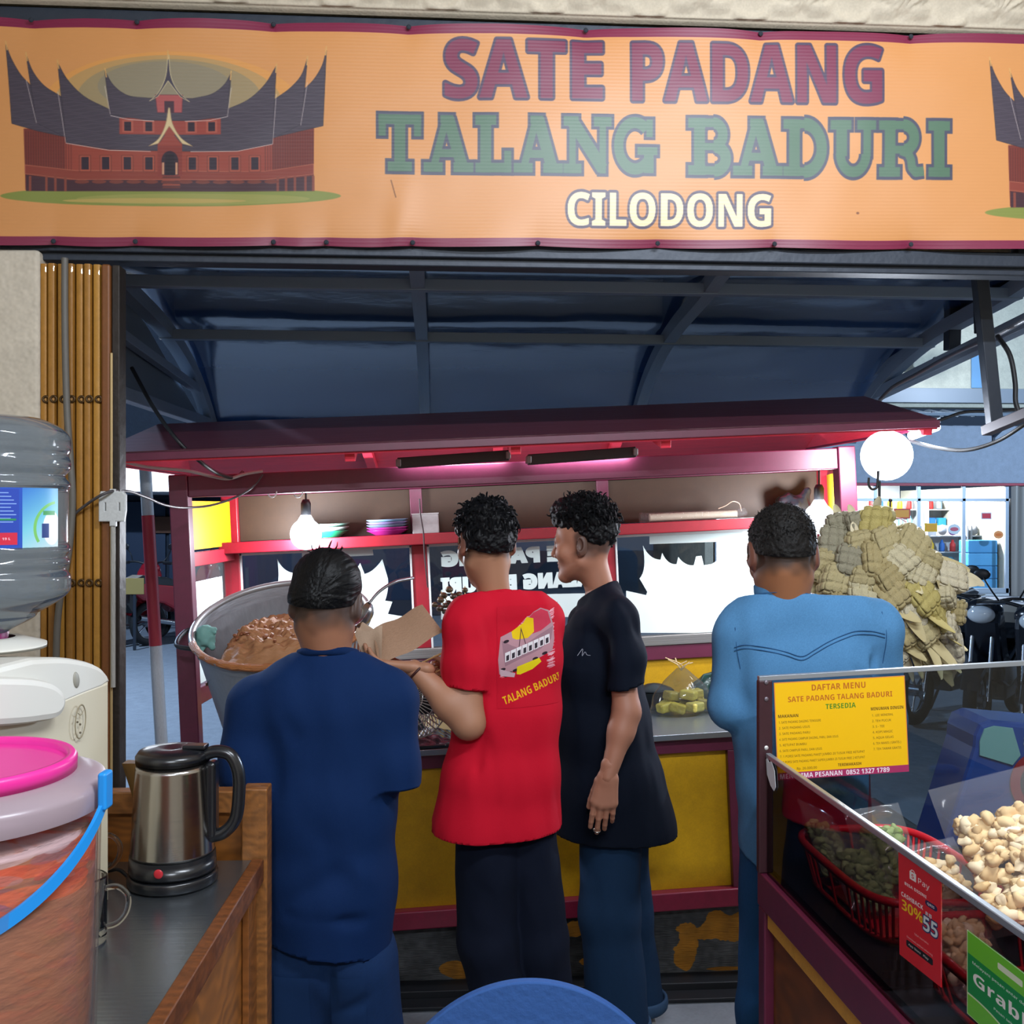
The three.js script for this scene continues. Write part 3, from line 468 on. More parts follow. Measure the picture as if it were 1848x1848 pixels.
  decal(panes[0], [...house(-660, 24), shp([dpt(545, 992), dpt(608, 990), dpt(608, 1006), dpt(545, 1008)]), shp([dpt(612, 990), dpt(672, 988), dpt(674, 1002), dpt(612, 1005)])]);
  { // mirrored lettering on the middle pane
    const line = (s, px0, px1, py0, py1) => {
      const g = new THREE.ExtrudeGeometry(font.generateShapes(s, 1), { depth: 0.0012, bevelEnabled: true, bevelThickness: 0.0001, bevelSize: 0.085, bevelSegments: 1, curveSegments: 5 }); g.computeBoundingBox(); const b = g.boundingBox;
      const a = CL(px0, py1, zd), z = CL(px1, py0, zd), sx = (z.x - a.x) / (b.max.x - b.min.x), sy = (z.y - a.y) / (b.max.y - b.min.y);
      g.rotateY(Math.PI); g.computeBoundingBox(); g.translate(-g.boundingBox.min.x, -g.boundingBox.min.y, 0).scale(sx, sy, 0.001 / 0.0012).translate(a.x, a.y, zd + 0.001); return g;
    };
    decal(panes[1], [line('SATE PADANG', 796, 1086, 980, 1024), line('TALANG BADURI', 796, 1086, 1028, 1072), shp([dpt(796, 1076), dpt(1090, 1070), dpt(1090, 1112), dpt(796, 1118)])]);
  }
  { // small side pane at the left
    const z0 = -0.075, z1 = BACK + 0.04, xf = xl, xb = bl, Lx = (z) => lerp(xf, xb, (z - z0) / (z1 - z0));
    obj('side_rail', bar(V(xl, yw1 - 0.0, -0.062), V(bl, yw1 - 0.0, BACK + 0.03), 0.03, 0.05), R, c); obj('side_rail', bar(V(xl, yw0 - 0.05, -0.062), V(bl, yw0 - 0.05, BACK + 0.03), 0.03, 0.06), MR, c);
    const p = obj('side_pane', quadPanel([V(Lx(z0), yw0 - 0.02, z0), V(Lx(z1), yw0 - 0.02, z1), V(Lx(z1), yw1 - 0.026, z1), V(Lx(z0), yw1 - 0.026, z0)], 0.004), MAT.glass, c);
    const zz = (k) => lerp(z0, z1, k), o = 0.006; decal(p, [quadPanel([V(Lx(zz(0.05)) + o, yw0 - 0.01, zz(0.05)), V(Lx(zz(0.72)) + o, yw0 - 0.01, zz(0.72)), V(Lx(zz(0.72)) + o, yw1 - 0.08, zz(0.72)), V(Lx(zz(0.05)) + o, yw1 - 0.08, zz(0.05))], 0.0012)]);
    obj('side_rail', bar(V(xr, yw1, -0.062), V(br, yw1, BACK + 0.03), 0.03, 0.05), R, c);
  }
  // lower body right of the pot bay: worktop, frame and yellow panels
  const xb0 = CL(560, 1400, 0).x, xb1 = xr + ph, yt = CL(1250, 1320, 0).y, yb0 = CL(1250, 1612, 0).y;
  obj('worktop', bb(xb0, xb1, yt - 0.022, yt, BACK + 0.02, 0.03, 0.003), M(0xaab4ba, 0.3, 0.85, bump(T.brushed, 0.0003, 2)), c, 'stainless steel worktop');
  obj('body_rail', bb(xb0, xb1, yt - 0.075, yt - 0.023, -0.05, 0.0, 0.003), MR, c);
  obj('body_rail', bb(xb0, xb1, yb0 - 0.055, yb0 + 0.01, -0.05, 0.012, 0.006), M(0x8f1a3e, 0.42, 0, { map: rep(T.speck, 1.5), clearcoat: 0.3 }), c, 'crimson bottom rail');
  const xs = [xb0 + 0.02, CL(1328, 1450, 0).x, xb1 - 0.02];
  for (const x of xs) obj('body_stile', bb(x - 0.022, x + 0.022, yb0 + 0.01, yt - 0.075, -0.05, 0.0, 0.003), MR, c);
  for (let i = 0; i < 2; i++) obj('body_panel', bb(xs[i] + 0.022, xs[i + 1] - 0.022, yb0 + 0.01, yt - 0.075, -0.04, -0.025, 0.001), Y, c, 'yellow body panel');
  obj('back_panel', bb(bl + ph, br - ph, yt, yw0 - 0.09, BACK - 0.01, BACK + 0.004, 0.001), Y, c, 'yellow panel behind the worktop');
  obj('back_panel', bb(xb0, br - ph, 0.32, yt - 0.025, BACK - 0.01, BACK + 0.004, 0.001), Y, c);
  obj('body_floor', bb(xb0, xb1, yb0 - 0.03, yb0, BACK, -0.052, 0.002), MAT.ply, c);
  Object.assign(CART.userData, {}); 
  CART_DIM.push({ xl, xr, yt, ys, yB, yw0, yw1, bl, br, e, yr, xb0 });
}
// helper: where the ray of a pixel meets a plane of a group's own axes
function hit(group, px, py, axis, val) {
  group.updateMatrixWorld(true); const inv = group.matrixWorld.clone().invert(), o = V(0, EYE, 0).applyMatrix4(inv), d = ray(px, py).transformDirection(inv);
  return o.addScaledVector(d, (val - o[axis]) / d[axis]);
}
const TABLE_H = 0.97;
// ------------------------------------------------------------------ side table at the left
{
  const o = onY(466, 1552, TABLE_H), t = thing('side_table', 'wooden side table with a steel top at the left edge', 'table', V(o.x, 0, o.z), -0.03);
  const W = MAT.wood, W2 = M(0xd8b48a, 0.5, 0, { map: rep(T.wood, 2), clearcoat: 0.2 }), L = 1.3, wd = 1.15;
  obj('steel_top', bb(-wd, -0.012, TABLE_H - 0.006, TABLE_H, 0.0, L, 0.001), M(0x8e959b, 0.27, 0.9, bump(T.brushed, 0.0003, 1.5)), t, 'grey steel sheet top');
  obj('edge_strip', [bb(-0.014, 0.012, TABLE_H - 0.045, TABLE_H + 0.003, 0.0, L, 0.004)], M(0xb08a70, 0.5, 0, { map: rep(T.wood, 3), ...bump(T.grain, 0.002, 4) }), t, 'worn brown edge strip');
  obj('apron', [bb(-wd, -0.02, TABLE_H - 0.09, TABLE_H - 0.008, 0.02, L - 0.02, 0.003)], W2, t);
  obj('leg', bb(-0.036, 0.018, 0, 1.118, -0.055, -0.003, 0.004), W, t); obj('leg', bb(-wd, -wd + 0.05, 0, 1.118, -0.055, -0.003, 0.004), W, t);
  obj('leg', bb(-0.05, 0.0, 0, TABLE_H - 0.046, L - 0.06, L - 0.01, 0.004), W, t); obj('leg', bb(-wd, -wd + 0.05, 0, TABLE_H - 0.046, L - 0.06, L - 0.01, 0.004), W, t);
  obj('back_rail', bb(-wd + 0.05, -0.036, 1.066, 1.112, -0.05, -0.008, 0.003), W, t);
  obj('back_board', bb(-wd + 0.05, -0.036, 0.955, 1.066, -0.04, -0.03, 0.001), M(0xe6c07c, 0.55, 0, { map: rep(T.wood, 2) }), t, 'recessed yellowish back board');
  obj('side_panel', bb(-0.03, -0.018, 0.12, TABLE_H - 0.09, 0.0, L - 0.06, 0.001), M(0xe6c07c, 0.55, 0, { map: rep(T.wood, 1.5) }), t, 'yellowish side panel');
  obj('side_stile', bb(-0.017, -0.003, 0.1, TABLE_H - 0.046, 0.0, 0.075, 0.002), W2, t); obj('bottom_rail', bb(-0.028, 0.0, 0.08, 0.13, 0.0, L - 0.06, 0.003), W2, t);
}
// ------------------------------------------------------------------ electric kettle
{
  const c = onY(312, 1592, TABLE_H), t = thing('electric_kettle', 'brushed steel electric kettle with black lid, handle and base on the side table', 'kettle', c, YAW);
  const bk = M(0x16181c, 0.3, 0, { clearcoat: 0.4, clearcoatRoughness: 0.2 });
  obj('power_base', lathe([[0.0001, 0.001], [0.083, 0.001], [0.086, 0.006], [0.086, 0.02], [0.08, 0.024], [0.0001, 0.024]], 56), bk, t, 'black power base');
  obj('foot_ring', lathe([[0.0001, 0.0255], [0.081, 0.0255], [0.0835, 0.032], [0.0815, 0.06], [0.0001, 0.06]], 56), bk, t);
  obj('body', lathe([[0.0001, 0.061], [0.0795, 0.061], [0.0802, 0.066], [0.0785, 0.09], [0.071, 0.225], [0.0695, 0.238], [0.0001, 0.238]], 72), M(0xc6c4c1, 0.19, 1, { anisotropy: 0.35, ...bump(rep(T.brushed, 1), 0.0001, 1) }), t, 'brushed steel body');
  obj('lid', [lathe([[0.0001, 0.2395], [0.07, 0.2395], [0.0705, 0.252], [0.064, 0.262], [0.03, 0.266], [0.0001, 0.262]], 56)], bk, t);
  obj('lid_tab', bx(0.045, 0.008, 0.03, 0.045, 0.268, 0, 0.003), bk, t);
  obj('spout', new THREE.ConeGeometry(0.03, 0.075, 4, 1).rotateY(Math.PI / 4).scale(0.8, 1, 0.7).rotateX(Math.PI).translate(-0.078, 0.2, 0), M(0x8c6a3c, 0.35, 0.5), t);
  obj('handle', [tube([V(0.06, 0.25, 0), V(0.085, 0.258, 0), V(0.112, 0.252, 0), V(0.128, 0.222, 0), V(0.13, 0.17, 0), V(0.122, 0.122, 0), V(0.1, 0.098, 0), V(0.074, 0.09, 0)], 0.0125, 40, 14).scale(1, 1, 1.15), bx(0.02, 0.15, 0.034, 0.078, 0.165, 0, 0.008)], bk, t);
  obj('indicator_light', new THREE.SphereGeometry(0.009, 16, 10).scale(1, 1, 0.3).translate(0.0, 0.045, 0.083), M(0xc42a34, 0.35), t, 'red indicator');
  const k = tag(obj('power_cord', tube([c.clone().add(V(-0.086, 0.012, 0)), c.clone().add(V(-0.11, 0.02, -0.02)), c.clone().add(V(-0.15, 0.006, -0.05)), c.clone().add(V(-0.22, 0.006, -0.05)), c.clone().add(V(-0.33, 0.006, -0.02))], 0.0035, 30, 8), MAT.cable), 'black power cord of the kettle on the steel table top', 'cord');
}
// ------------------------------------------------------------------ water dispenser and its inverted bottle
{
  const A = P(0, 1300, 1.58), B = P(195, 1300, 1.9), turn = Math.atan2(-(B.z - A.z), B.x - A.x), base = A.clone().lerp(B, 0.4); base.y = TABLE_H + 0.001;
  const t = thing('water_dispenser', 'cream table-top water dispenser under the big water bottle', 'dispenser', base, turn);
  t.updateMatrixWorld(true); const inv = t.matrixWorld.clone().invert(), q = (px, py, off = 0) => hit(t, px, py, 'z', off), d = 0;
  const cr = M(0xd9cfb4, 0.42, 0, { clearcoat: 0.15 }), wh = M(0xe9e6da, 0.38, 0, { clearcoat: 0.2 });
  const zf = 0, rx = q(194, 1300).x, lx = q(-34, 1300).x, sy = (px, py) => { const p = q(px, py); return [p.x, p.y]; };
  const seam = [[0, 1298], [50, 1290], [88, 1279], [120, 1265], [150, 1252], [184, 1239]].map((p) => sy(...p));
  const body = [[lx, 0.0], [rx - 0.012, 0.0], [rx, 0.012], [rx, seam[5][1]], ...seam.slice().reverse().slice(1), [lx, seam[0][1]]];
  obj('body', extrude(body.map(([x, y]) => [x, Math.max(0.007, y)]), 0.3, 0.006).translate(0, 0, zf - 0.306), cr, t);
  const cover = [[lx, seam[0][1] + 0.004], ...seam.map(([x, y]) => [x, y + 0.004]), ...new THREE.CatmullRomCurve3([[rx, seam[5][1] + 0.008], sy(191, 1224), sy(182, 1214), sy(166, 1206), sy(140, 1200), sy(110, 1197), sy(60, 1199)].map(([x, y]) => V(x, y, 0)), false, 'centripetal').getPoints(30).map((p) => [p.x, p.y]), [lx, sy(60, 1199)[1]]];
  obj('top_cover', extrude(cover, 0.29, 0.01).translate(0, 0, zf - 0.3), wh, t, 'off-white top cover');
  const smooth = (pts, n) => new THREE.CatmullRomCurve3(pts.map(([x, y]) => V(x, y, 0)), false, 'centripetal').getPoints(n).map((p) => [p.x, p.y]);
  const lip = smooth([sy(-60, 1234), sy(40, 1238), sy(72, 1248), sy(86, 1266), sy(80, 1280), sy(40, 1290), sy(-60, 1298)], 40);
  obj('front_lip', extrude(lip.slice().reverse(), 0.03, 0.012).translate(0, 0, zf - 0.012), wh, t);
  const b = q(137, 1227); obj('button', new THREE.SphereGeometry(0.011, 20, 12).scale(0.8, 1.35, 0.4).rotateZ(0.25).translate(b.x, b.y, zf - 0.0), M(0x9b988c, 0.5), t, 'grey oval button');
  const e = q(139, 1302), ring = new THREE.TorusGeometry(0.0165, 0.0009, 8, 40).scale(1, 1.75, 1).rotateZ(-0.12).translate(e.x, e.y, zf + 0.0065);
  obj('emblem', [ring, tube([V(e.x - 0.008, e.y + 0.016, zf + 0.0065), V(e.x + 0.001, e.y + 0.011, zf + 0.0065), V(e.x + 0.01, e.y + 0.018, zf + 0.0065)], 0.0007, 12, 6)], M(0x8a7f64, 0.6), t, 'oval relief ring');
  for (const [px, py] of [[134, 1303], [139, 1307], [139, 1322]]) { const p = q(px, py); obj('indicator', new THREE.SphereGeometry(0.002, 8, 6).translate(p.x, p.y, zf + 0.006), M(0x5c5240, 0.6), t); }
  obj('tap_recess', bx(0.12, 0.14, 0.02, q(40, 1400).x, 0.12, zf + 0.002, 0.006), M(0xb9ad90, 0.6), t);
  const bc = P(-30, 1200, 1.76); bc.y = base.y + q(60, 1197).y + 0.012;
  obj('bottle_seat', lathe([[0.05, 0], [0.1, 0.0], [0.1, 0.008], [0.062, 0.02], [0.05, 0.02]], 40).translate(bc.x, bc.y - 0.001, bc.z).applyMatrix4(inv), wh, t);
  // bottle
  const g = thing('water_bottle', 'large ribbed clear water bottle upside down on the dispenser', 'water bottle', bc.clone().add(V(0, 0.021, 0)), YAW);
  const H = 0.375, R = 0.139, pr = []; const rAt = (y) => { // y from the neck upward
    const k = y / H; let r = R; if (k < 0.1) r = lerp(0.034, 0.085, sstep(0, 0.1, k)); else if (k < 0.22) r = lerp(0.085, R, Math.sin((k - 0.1) / 0.12 * Math.PI / 2)); else if (k > 0.9) r = R * Math.sqrt(Math.max(0.02, 1 - Math.pow((k - 0.9) / 0.105, 2) * 0.62));
    for (const [c, w, dd] of [[0.305, 0.02, 0.009], [0.36, 0.014, 0.006], [0.735, 0.022, 0.01], [0.83, 0.016, 0.004]]) r -= dd * Math.exp(-Math.pow((k - c) / w, 2)); if (k > 0.4 && k < 0.69) r -= 0.004 * sstep(0.4, 0.42, k) * sstep(0.69, 0.67, k); return r; };
  pr.push([0.0001, 0]); for (let i = 0; i <= 90; i++) pr.push([rAt(i / 90 * H), i / 90 * H]); pr.push([0.0001, H + 0.004]);
  obj('bottle', lathe(pr, 72), M(0xdfe8f2, 0.06, 0, { transmission: 0.93, thickness: 0.25, ior: 1.3, attenuationColor: new THREE.Color(0x9fb2c8), attenuationDistance: 0.35, clearcoat: 0.5, clearcoatRoughness: 0.08 }), g);
  obj('cap_collar', lathe([[0.03, -0.02], [0.037, -0.02], [0.04, 0.006], [0.03, 0.006]], 32), M(0xa0166e, 0.4), g, 'magenta cap collar');
  const lab = canvasTex(256, 256, (x, w, h) => {
    x.fillStyle = '#2a55b8'; x.fillRect(0, 0, w, h); const gr = x.createLinearGradient(90, 0, 256, 256); gr.addColorStop(0, '#3f7fd0'); gr.addColorStop(0.5, '#7fd0e0'); gr.addColorStop(1, '#e6f6f8'); x.fillStyle = gr; x.fillRect(92, 0, 164, 256);
    x.strokeStyle = '#7fc86a'; x.lineWidth = 12; x.beginPath(); x.arc(250, 170, 110, 2.6, 4.6); x.stroke(); x.fillStyle = '#ffffff'; x.beginPath(); x.ellipse(220, 170, 46, 72, 0, 0, 7); x.fill(); x.fillStyle = '#27407e'; x.fillRect(170, 150, 34, 60); x.fillStyle = '#4aa05a'; x.fillRect(176, 96, 60, 18);
    x.fillStyle = '#2b49ad'; x.fillRect(6, 6, 74, 236); x.fillStyle = '#8fb2ea'; for (let i = 0; i < 9; i++) x.fillRect(14, 20 + i * 15, 30 + (i * 37) % 28, 4); x.fillStyle = '#2f8f58'; x.fillRect(10, 128, 60, 8);
    x.fillStyle = '#d32d48'; x.fillRect(12, 186, 62, 50); x.fillStyle = '#ffd0d4'; x.font = 'bold 15px sans-serif'; x.fillText('19 L', 22, 216);
  });
  const a0 = 0.6, a1 = 1.1, Rl = rAt(0.55 * H) + 0.0015; // angle from the camera-facing side towards the right
  obj('label', grid(24, 4, (u, v) => { const a = lerp(a0, a1 + 0.35, u); return V(Rl * Math.sin(a), lerp(0.405, 0.675, v) * H, Rl * Math.cos(a)); }), M(0xffffff, 0.35, 0, { map: lab, side: THREE.DoubleSide }), g, 'printed blue label');
}
// ------------------------------------------------------------------ sauce bucket with pink lid
{
  const c = P(-78, 1400, 1.36); c.y = TABLE_H + 0.001;
  const t = thing('sauce_bucket', 'clear plastic bucket of brown sauce with pink lid and blue handle', 'bucket', c, YAW), R = 0.182, H = 0.366;
  obj('shell', lathe([[0.0001, 0], [R * 0.93, 0], [R * 0.945, 0.006], [R * 0.985, H - 0.02], [R * 0.985, H], [R * 0.97, H], [R * 0.965, H - 0.02], [R * 0.925, 0.01], [0.0001, 0.008]], 72), M(0xfbf4f4, 0.05, 0, { transmission: 0.97, thickness: 0, ior: 1.15 }), t, 'clear plastic shell');
  const sau = canvasTex(1024, 512, (x, w, h) => {
    x.fillStyle = '#a2704a'; x.fillRect(0, 0, w, h); const r = rng(5);
    for (let i = 0; i < 900; i++) { const y = r() * h; x.fillStyle = `rgba(${150 + r() * 60 | 0},${86 + r() * 40 | 0},${52 + r() * 24 | 0},.16)`; x.beginPath(); x.ellipse(r() * w, y, 10 + r() * 30, 3 + r() * 8, r(), 0, 7); x.fill(); }
    for (let i = 0; i < 150; i++) { const y = 14 + r() * 120; x.fillStyle = ['rgba(214,84,30,.75)', 'rgba(190,66,40,.6)', 'rgba(150,84,120,.45)', 'rgba(226,110,48,.7)', 'rgba(188,140,150,.5)'][i % 5]; x.beginPath(); x.ellipse(r() * w, y, 14 + r() * 40, 6 + r() * 14, r() - 0.5, 0, 7); x.fill(); }
    x.fillStyle = 'rgba(205,190,190,.75)'; for (let i = 0; i < 40; i++) { x.beginPath(); x.ellipse(r() * w, 18 + r() * 22, 20 + r() * 40, 5 + r() * 10, 0, 0, 7); x.fill(); }
  });
  obj('sauce', lathe([[0.0001, 0.011], ...Array.from({ length: 24 }, (_, i) => [R * lerp(0.905, 0.946, i / 23), lerp(0.011, 0.314, i / 23)]), [0.0001, 0.318]], 72), M(0xffffff, 0.45, 0, { map: sau, ...bump(T.grain, 0.004, 3) }), t, 'brown peanut sauce');
  obj('lid_rim', lathe([[R * 0.8, H + 0.012], [R * 0.86, H + 0.013], [R * 1.01, H + 0.002], [R * 1.03, H - 0.008], [R * 1.03, H - 0.03], [R * 1.0, H - 0.032], [R * 1.0, H - 0.006], [R * 0.8, H + 0.004]], 72), M(0xcbb8c0, 0.3, 0, { transmission: 0.45, thickness: 0 }), t, 'translucent white lid rim');
  obj('lid', lathe([[0.0001, H + 0.024], [R * 0.74, H + 0.024], [R * 0.75, H + 0.033], [R * 0.79, H + 0.034], [R * 0.815, H + 0.028], [R * 0.81, H + 0.005], [0.0001, H + 0.005]], 72), M(0xf0309c, 0.4, 0, { clearcoat: 0.2 }), t, 'pink lid');
  const blue = M(0x1e8fe0, 0.38), rr = R * 1.045, tilt = 0.83;
  const hp = (a, off = 0) => { const x = rr * Math.cos(a), s = (rr + 0.01) * Math.sin(a); return V(x, H - 0.02 - s * Math.sin(tilt) + off, s * Math.cos(tilt) * 1.02 + 0.012 * Math.sin(a)); };
  const band = grid(60, 4, (u, v) => { const a = lerp(0, Math.PI, u), k = [[-0.009, 0], [0.009, 0], [0.009, 0.005], [-0.009, 0.005], [-0.009, 0]][Math.round(v * 4)]; const p = hp(a), o = V(Math.cos(a), 0, Math.sin(a)).multiplyScalar(k[1] + 0.004); return p.add(o).add(V(0, k[0], 0)); });
  obj('handle', [toCreasedNormals(band, 0.6), bx(0.012, 0.05, 0.026, rr + 0.007, H - 0.006, 0, 0.004), bx(0.012, 0.05, 0.026, -rr - 0.007, H - 0.006, 0, 0.004)], blue, t, 'blue handle');
}
// ------------------------------------------------------------------ glass mugs
{
  const gm = M(0xffffff, 0.03, 0, { transmission: 1, thickness: 0.01, ior: 1.5 });
  const mk = (px, py, label, turn) => { const c = onY(px, py, TABLE_H + 0.001); const t = thing('glass_mug', label, 'mug', c, YAW + turn);
    obj('cup', lathe([[0.0001, 0], [0.034, 0], [0.036, 0.004], [0.037, 0.11], [0.0345, 0.112], [0.033, 0.108], [0.032, 0.014], [0.0001, 0.012]], 40), gm, t);
    obj('handle', tube([V(0.034, 0.09, 0), V(0.055, 0.092, 0), V(0.072, 0.075, 0), V(0.07, 0.05, 0), V(0.054, 0.03, 0), V(0.034, 0.024, 0)], 0.005, 30, 10), gm, t); return t; };
  mk(152, 1700, 'clear glass mug beside the brown sauce bucket, nearest to the camera', 0.1); const m2 = mk(150, 1592, 'clear glass mug with pink sachet standing behind the nearer mug', 0);
  const s = thing('pink_sachet', 'pink sachet standing in the farther glass mug', 'sachet', m2.position.clone().add(V(0, 0.0135, 0)), YAW);
  obj('sachet', quadPanel([V(-0.016, 0, 0.004), V(0.018, 0, 0.004), V(0.02, 0.06, 0.012), V(-0.014, 0.064, 0.006)], 0.003), M(0xd82a78, 0.4), s);
}
// ------------------------------------------------------------------ glass display case on its counter at the right
const CASE_H = 0.93;
const CASE = (() => { const o = onY(1380, 1574, CASE_H); return thing('display_case', 'smoked glass display case on a red and yellow counter at the right', 'display case', V(o.x, 0, o.z), 0.023); })();
{
  const c = CASE, R = MAT.maroon, L = 1.5, Wd = 0.95, s = 0.016;
  const yT = hit(c, 1372, 1224, 'z', 0).y, yTr = hit(c, 1848, 1201, 'z', 0).y, xr = hit(c, 1848, 1201, 'z', 0).x, ySide = hit(c, 1385, 1362, 'z', 0.01).y;
  obj('counter_rail', bb(-0.01, 0.03, CASE_H - 0.075, CASE_H, -0.02, L, 0.004), R, c); obj('counter_rail', bb(0.03, Wd, CASE_H - 0.075, CASE_H, -0.02, 0.02, 0.004), R, c);
  for (const z of [0.0, L - 0.03]) for (const x of [0.008, Wd - 0.02]) obj('leg', bb(x - 0.016, x + 0.02, 0, CASE_H - 0.076, z - 0.018, z + 0.02, 0.004), R, c);
  obj('side_panel', bb(0.012, 0.02, 0.1, CASE_H - 0.076, 0.022, L - 0.05, 0.001), M(0xb58a3e, 0.55, 0, { map: rep(T.wood, 1.2) }), c, 'tan side panel');
  obj('panel_bead', bb(-0.002, 0.012, CASE_H - 0.112, CASE_H - 0.077, 0.022, L - 0.05, 0.003), M(0xe0a63c, 0.5, 0, { map: rep(T.speck, 2) }), c, 'light yellow bead');
  obj('end_panel', bb(0.03, Wd - 0.04, 0.1, CASE_H - 0.076, -0.01, -0.002, 0.001), MAT.yellow, c);
  obj('case_floor', bb(0.012, Wd, CASE_H + 0.001, CASE_H + 0.012, 0.0, L, 0.001), M(0x23262c, 0.45), c, 'dark case floor');
  const smoke = M(0xa3979a, 0.02, 0, { transmission: 1, thickness: 0, ior: 1.25 });
  obj('side_pane', bb(0.0, 0.005, CASE_H + 0.001, ySide - 0.006, 0.016, L, 0), smoke, c, 'smoked side pane');
  obj('pane_edge', bb(-0.003, 0.008, ySide - 0.006, ySide + 0.005, 0.014, L, 0.002), M(0xb4bcc4, 0.35, 0.7), c, 'aluminium edge of the side pane');
  const clear = M(0xc8d0d4, 0.02, 0, { transmission: 1, thickness: 0, ior: 1.5 });
  const ep = extrude([[0.0, CASE_H + 0.001], [xr + 0.3, CASE_H + 0.001], [xr + 0.3, yTr + 0.012], [0.0, yT - 0.004]], 0.005, 0).translate(0, 0, -0.004);
  obj('end_pane', ep, clear, c); obj('pane_edge', bar(V(-0.014, yT, 0), V(xr + 0.3, yTr + 0.018, 0), 0.014, 0.01), M(0xb4bcc4, 0.35, 0.7), c);
  obj('corner_post', bb(-0.016, 0.014, CASE_H + 0.001, yT - 0.004, -0.008, 0.01, 0.003), M(0x3a1a22, 0.45, 0, { map: rep(T.speck, 3) }), c, 'dark red corner post');
  for (const py of [1232, 1262, 1350]) { const p = hit(c, 1383, py, 'z', 0.012); obj('screw', new THREE.SphereGeometry(0.005, 10, 8).scale(1, 1, 0.5).translate(0, p.y, 0.0105), M(py > 1300 ? 0xe8e8e8 : 0x787078, 0.4, 0.6), c); }
  // stickers: flat prints on the panes
  const onSide = (px, py) => hit(c, px, py, 'x', 0), onEnd = (px, py) => hit(c, px, py, 'z', 0.006);
  const decal = (name, label, cat, pts, tex, mtx) => { const g = quadPanel(pts, 0.0012); const ctr = pts.reduce((a, p) => a.add(p), V(0, 0, 0)).multiplyScalar(0.25); const w = ctr.clone().applyMatrix4(c.matrixWorld); const t = thing(name, label, cat, w, c.rotation.y); obj('print', g.translate(-ctr.x, -ctr.y, -ctr.z), M(0xffffff, 0.35, 0, { map: tex, clearcoat: 0.3, clearcoatRoughness: 0.2 }), t); return t; };
  const menu = canvasTex(1024, 720, (x, w, h) => {
    x.fillStyle = '#f5bf0a'; x.fillRect(0, 0, w, h); x.strokeStyle = '#e08a3c'; x.lineWidth = 14; x.strokeRect(0, 0, w, h);
    x.textAlign = 'center'; x.fillStyle = '#b8621a'; x.font = 'bold 62px sans-serif'; x.fillText('DAFTAR MENU', w / 2 - 10, 74); x.font = 'bold 56px sans-serif'; x.fillText('SATE PADANG TALANG BADURI', w / 2, 150, 820);
    x.fillStyle = '#3f7d20'; x.font = 'bold 52px sans-serif'; x.fillText('TERSEDIA', w / 2, 216);
    x.textAlign = 'left'; x.fillStyle = '#4a3010'; x.font = 'bold 32px sans-serif'; x.fillText('MAKANAN', 20, 262); x.fillText('MINUMAN DINGIN', 745, 246, 260);
    x.font = '24px sans-serif'; ['1. SATE PADANG DAGING TENGGIRI', '2. SATE PADANG USUS', '3. SATE PADANG PARU', '4. SATE PADANG CAMPUR DAGING, PARU, DAN USUS', '5. KETUPAT BUMBU', '6. SATE CAMPUR PARU, DAN USUS', '7. 1 PORSI SATE PADANG PAKET JUMBO 20 TUSUK FREE KETUPAT', '8. 1 PORSI SATE PADANG PAKET SUPER JUMBO 25 TUSUK FREE 2 KETUPAT'].forEach((s, i) => x.fillText(s, 24, 304 + i * 42, i > 5 ? 660 : i === 3 ? 460 : 330));
    ['1. LEE MINERAL', '2. TEH PUCUK', '3. S - TEE', '4. KOPI MAGIC', '5. AQUA GELAS', '6. TEH MANIS ( GRATIS )', '7. TEH TAWAR GRATIS'].forEach((s, i) => x.fillText(s, 752, 292 + i * 42, 220));
    x.font = 'bold 28px sans-serif'; x.fillText('TERIMAKASIH', 470, 646); x.font = '26px sans-serif'; x.fillText('Rp. 26.000,00', 150, 652);
    x.fillStyle = '#a3305e'; x.fillRect(0, 668, w, 52); x.fillStyle = '#f6e6ee'; x.font = 'bold 48px sans-serif'; x.fillText('MENERIMA PESANAN  0852 1327 1789', 16, 712, 990);
  });
  decal('menu_poster', 'yellow printed menu poster on the end pane of the display case', 'poster', [onEnd(1403, 1408), onEnd(1640, 1392), onEnd(1632, 1219), onEnd(1396, 1232)].map((p) => p.setZ(0.0075)), menu);
  const pay = canvasTex(320, 800, (x, w, h) => {
    x.fillStyle = '#d3222c'; x.fillRect(0, 0, w, h); x.fillStyle = '#fff'; x.fillRect(88, 96, 50, 62); x.strokeStyle = '#fff'; x.lineWidth = 6; x.beginPath(); x.arc(113, 96, 15, Math.PI, 0); x.stroke(); x.fillStyle = '#d3222c'; x.font = 'bold 44px sans-serif'; x.fillText('S', 100, 144); x.fillStyle = '#fff'; x.font = '56px sans-serif'; x.fillText('Pay', 148, 152);
    x.font = 'bold 30px sans-serif'; x.fillText('BISA DISINI', 46, 228, 170); x.fillStyle = '#2b2150'; x.beginPath(); x.roundRect(204, 236, 90, 42, 20); x.fill(); x.fillStyle = '#fff'; x.font = 'bold 24px sans-serif'; x.fillText('QRIS', 218, 266);
    x.font = 'bold 46px sans-serif'; x.fillText('CASHBACK', 18, 330, 170); x.fillStyle = '#f7d21e'; x.font = 'bold 110px sans-serif'; x.fillText('30%', 20, 432, 170);
    x.lineJoin = 'round'; x.font = 'bold 150px sans-serif'; x.strokeStyle = '#1f3566'; x.lineWidth = 20; x.strokeText('55', 184, 470, 116); x.fillStyle = '#e4f2f8'; x.fillText('55', 184, 470, 116); x.font = 'bold 40px sans-serif'; x.fillStyle = '#cfe6ee'; x.fillText('RB', 204, 352);
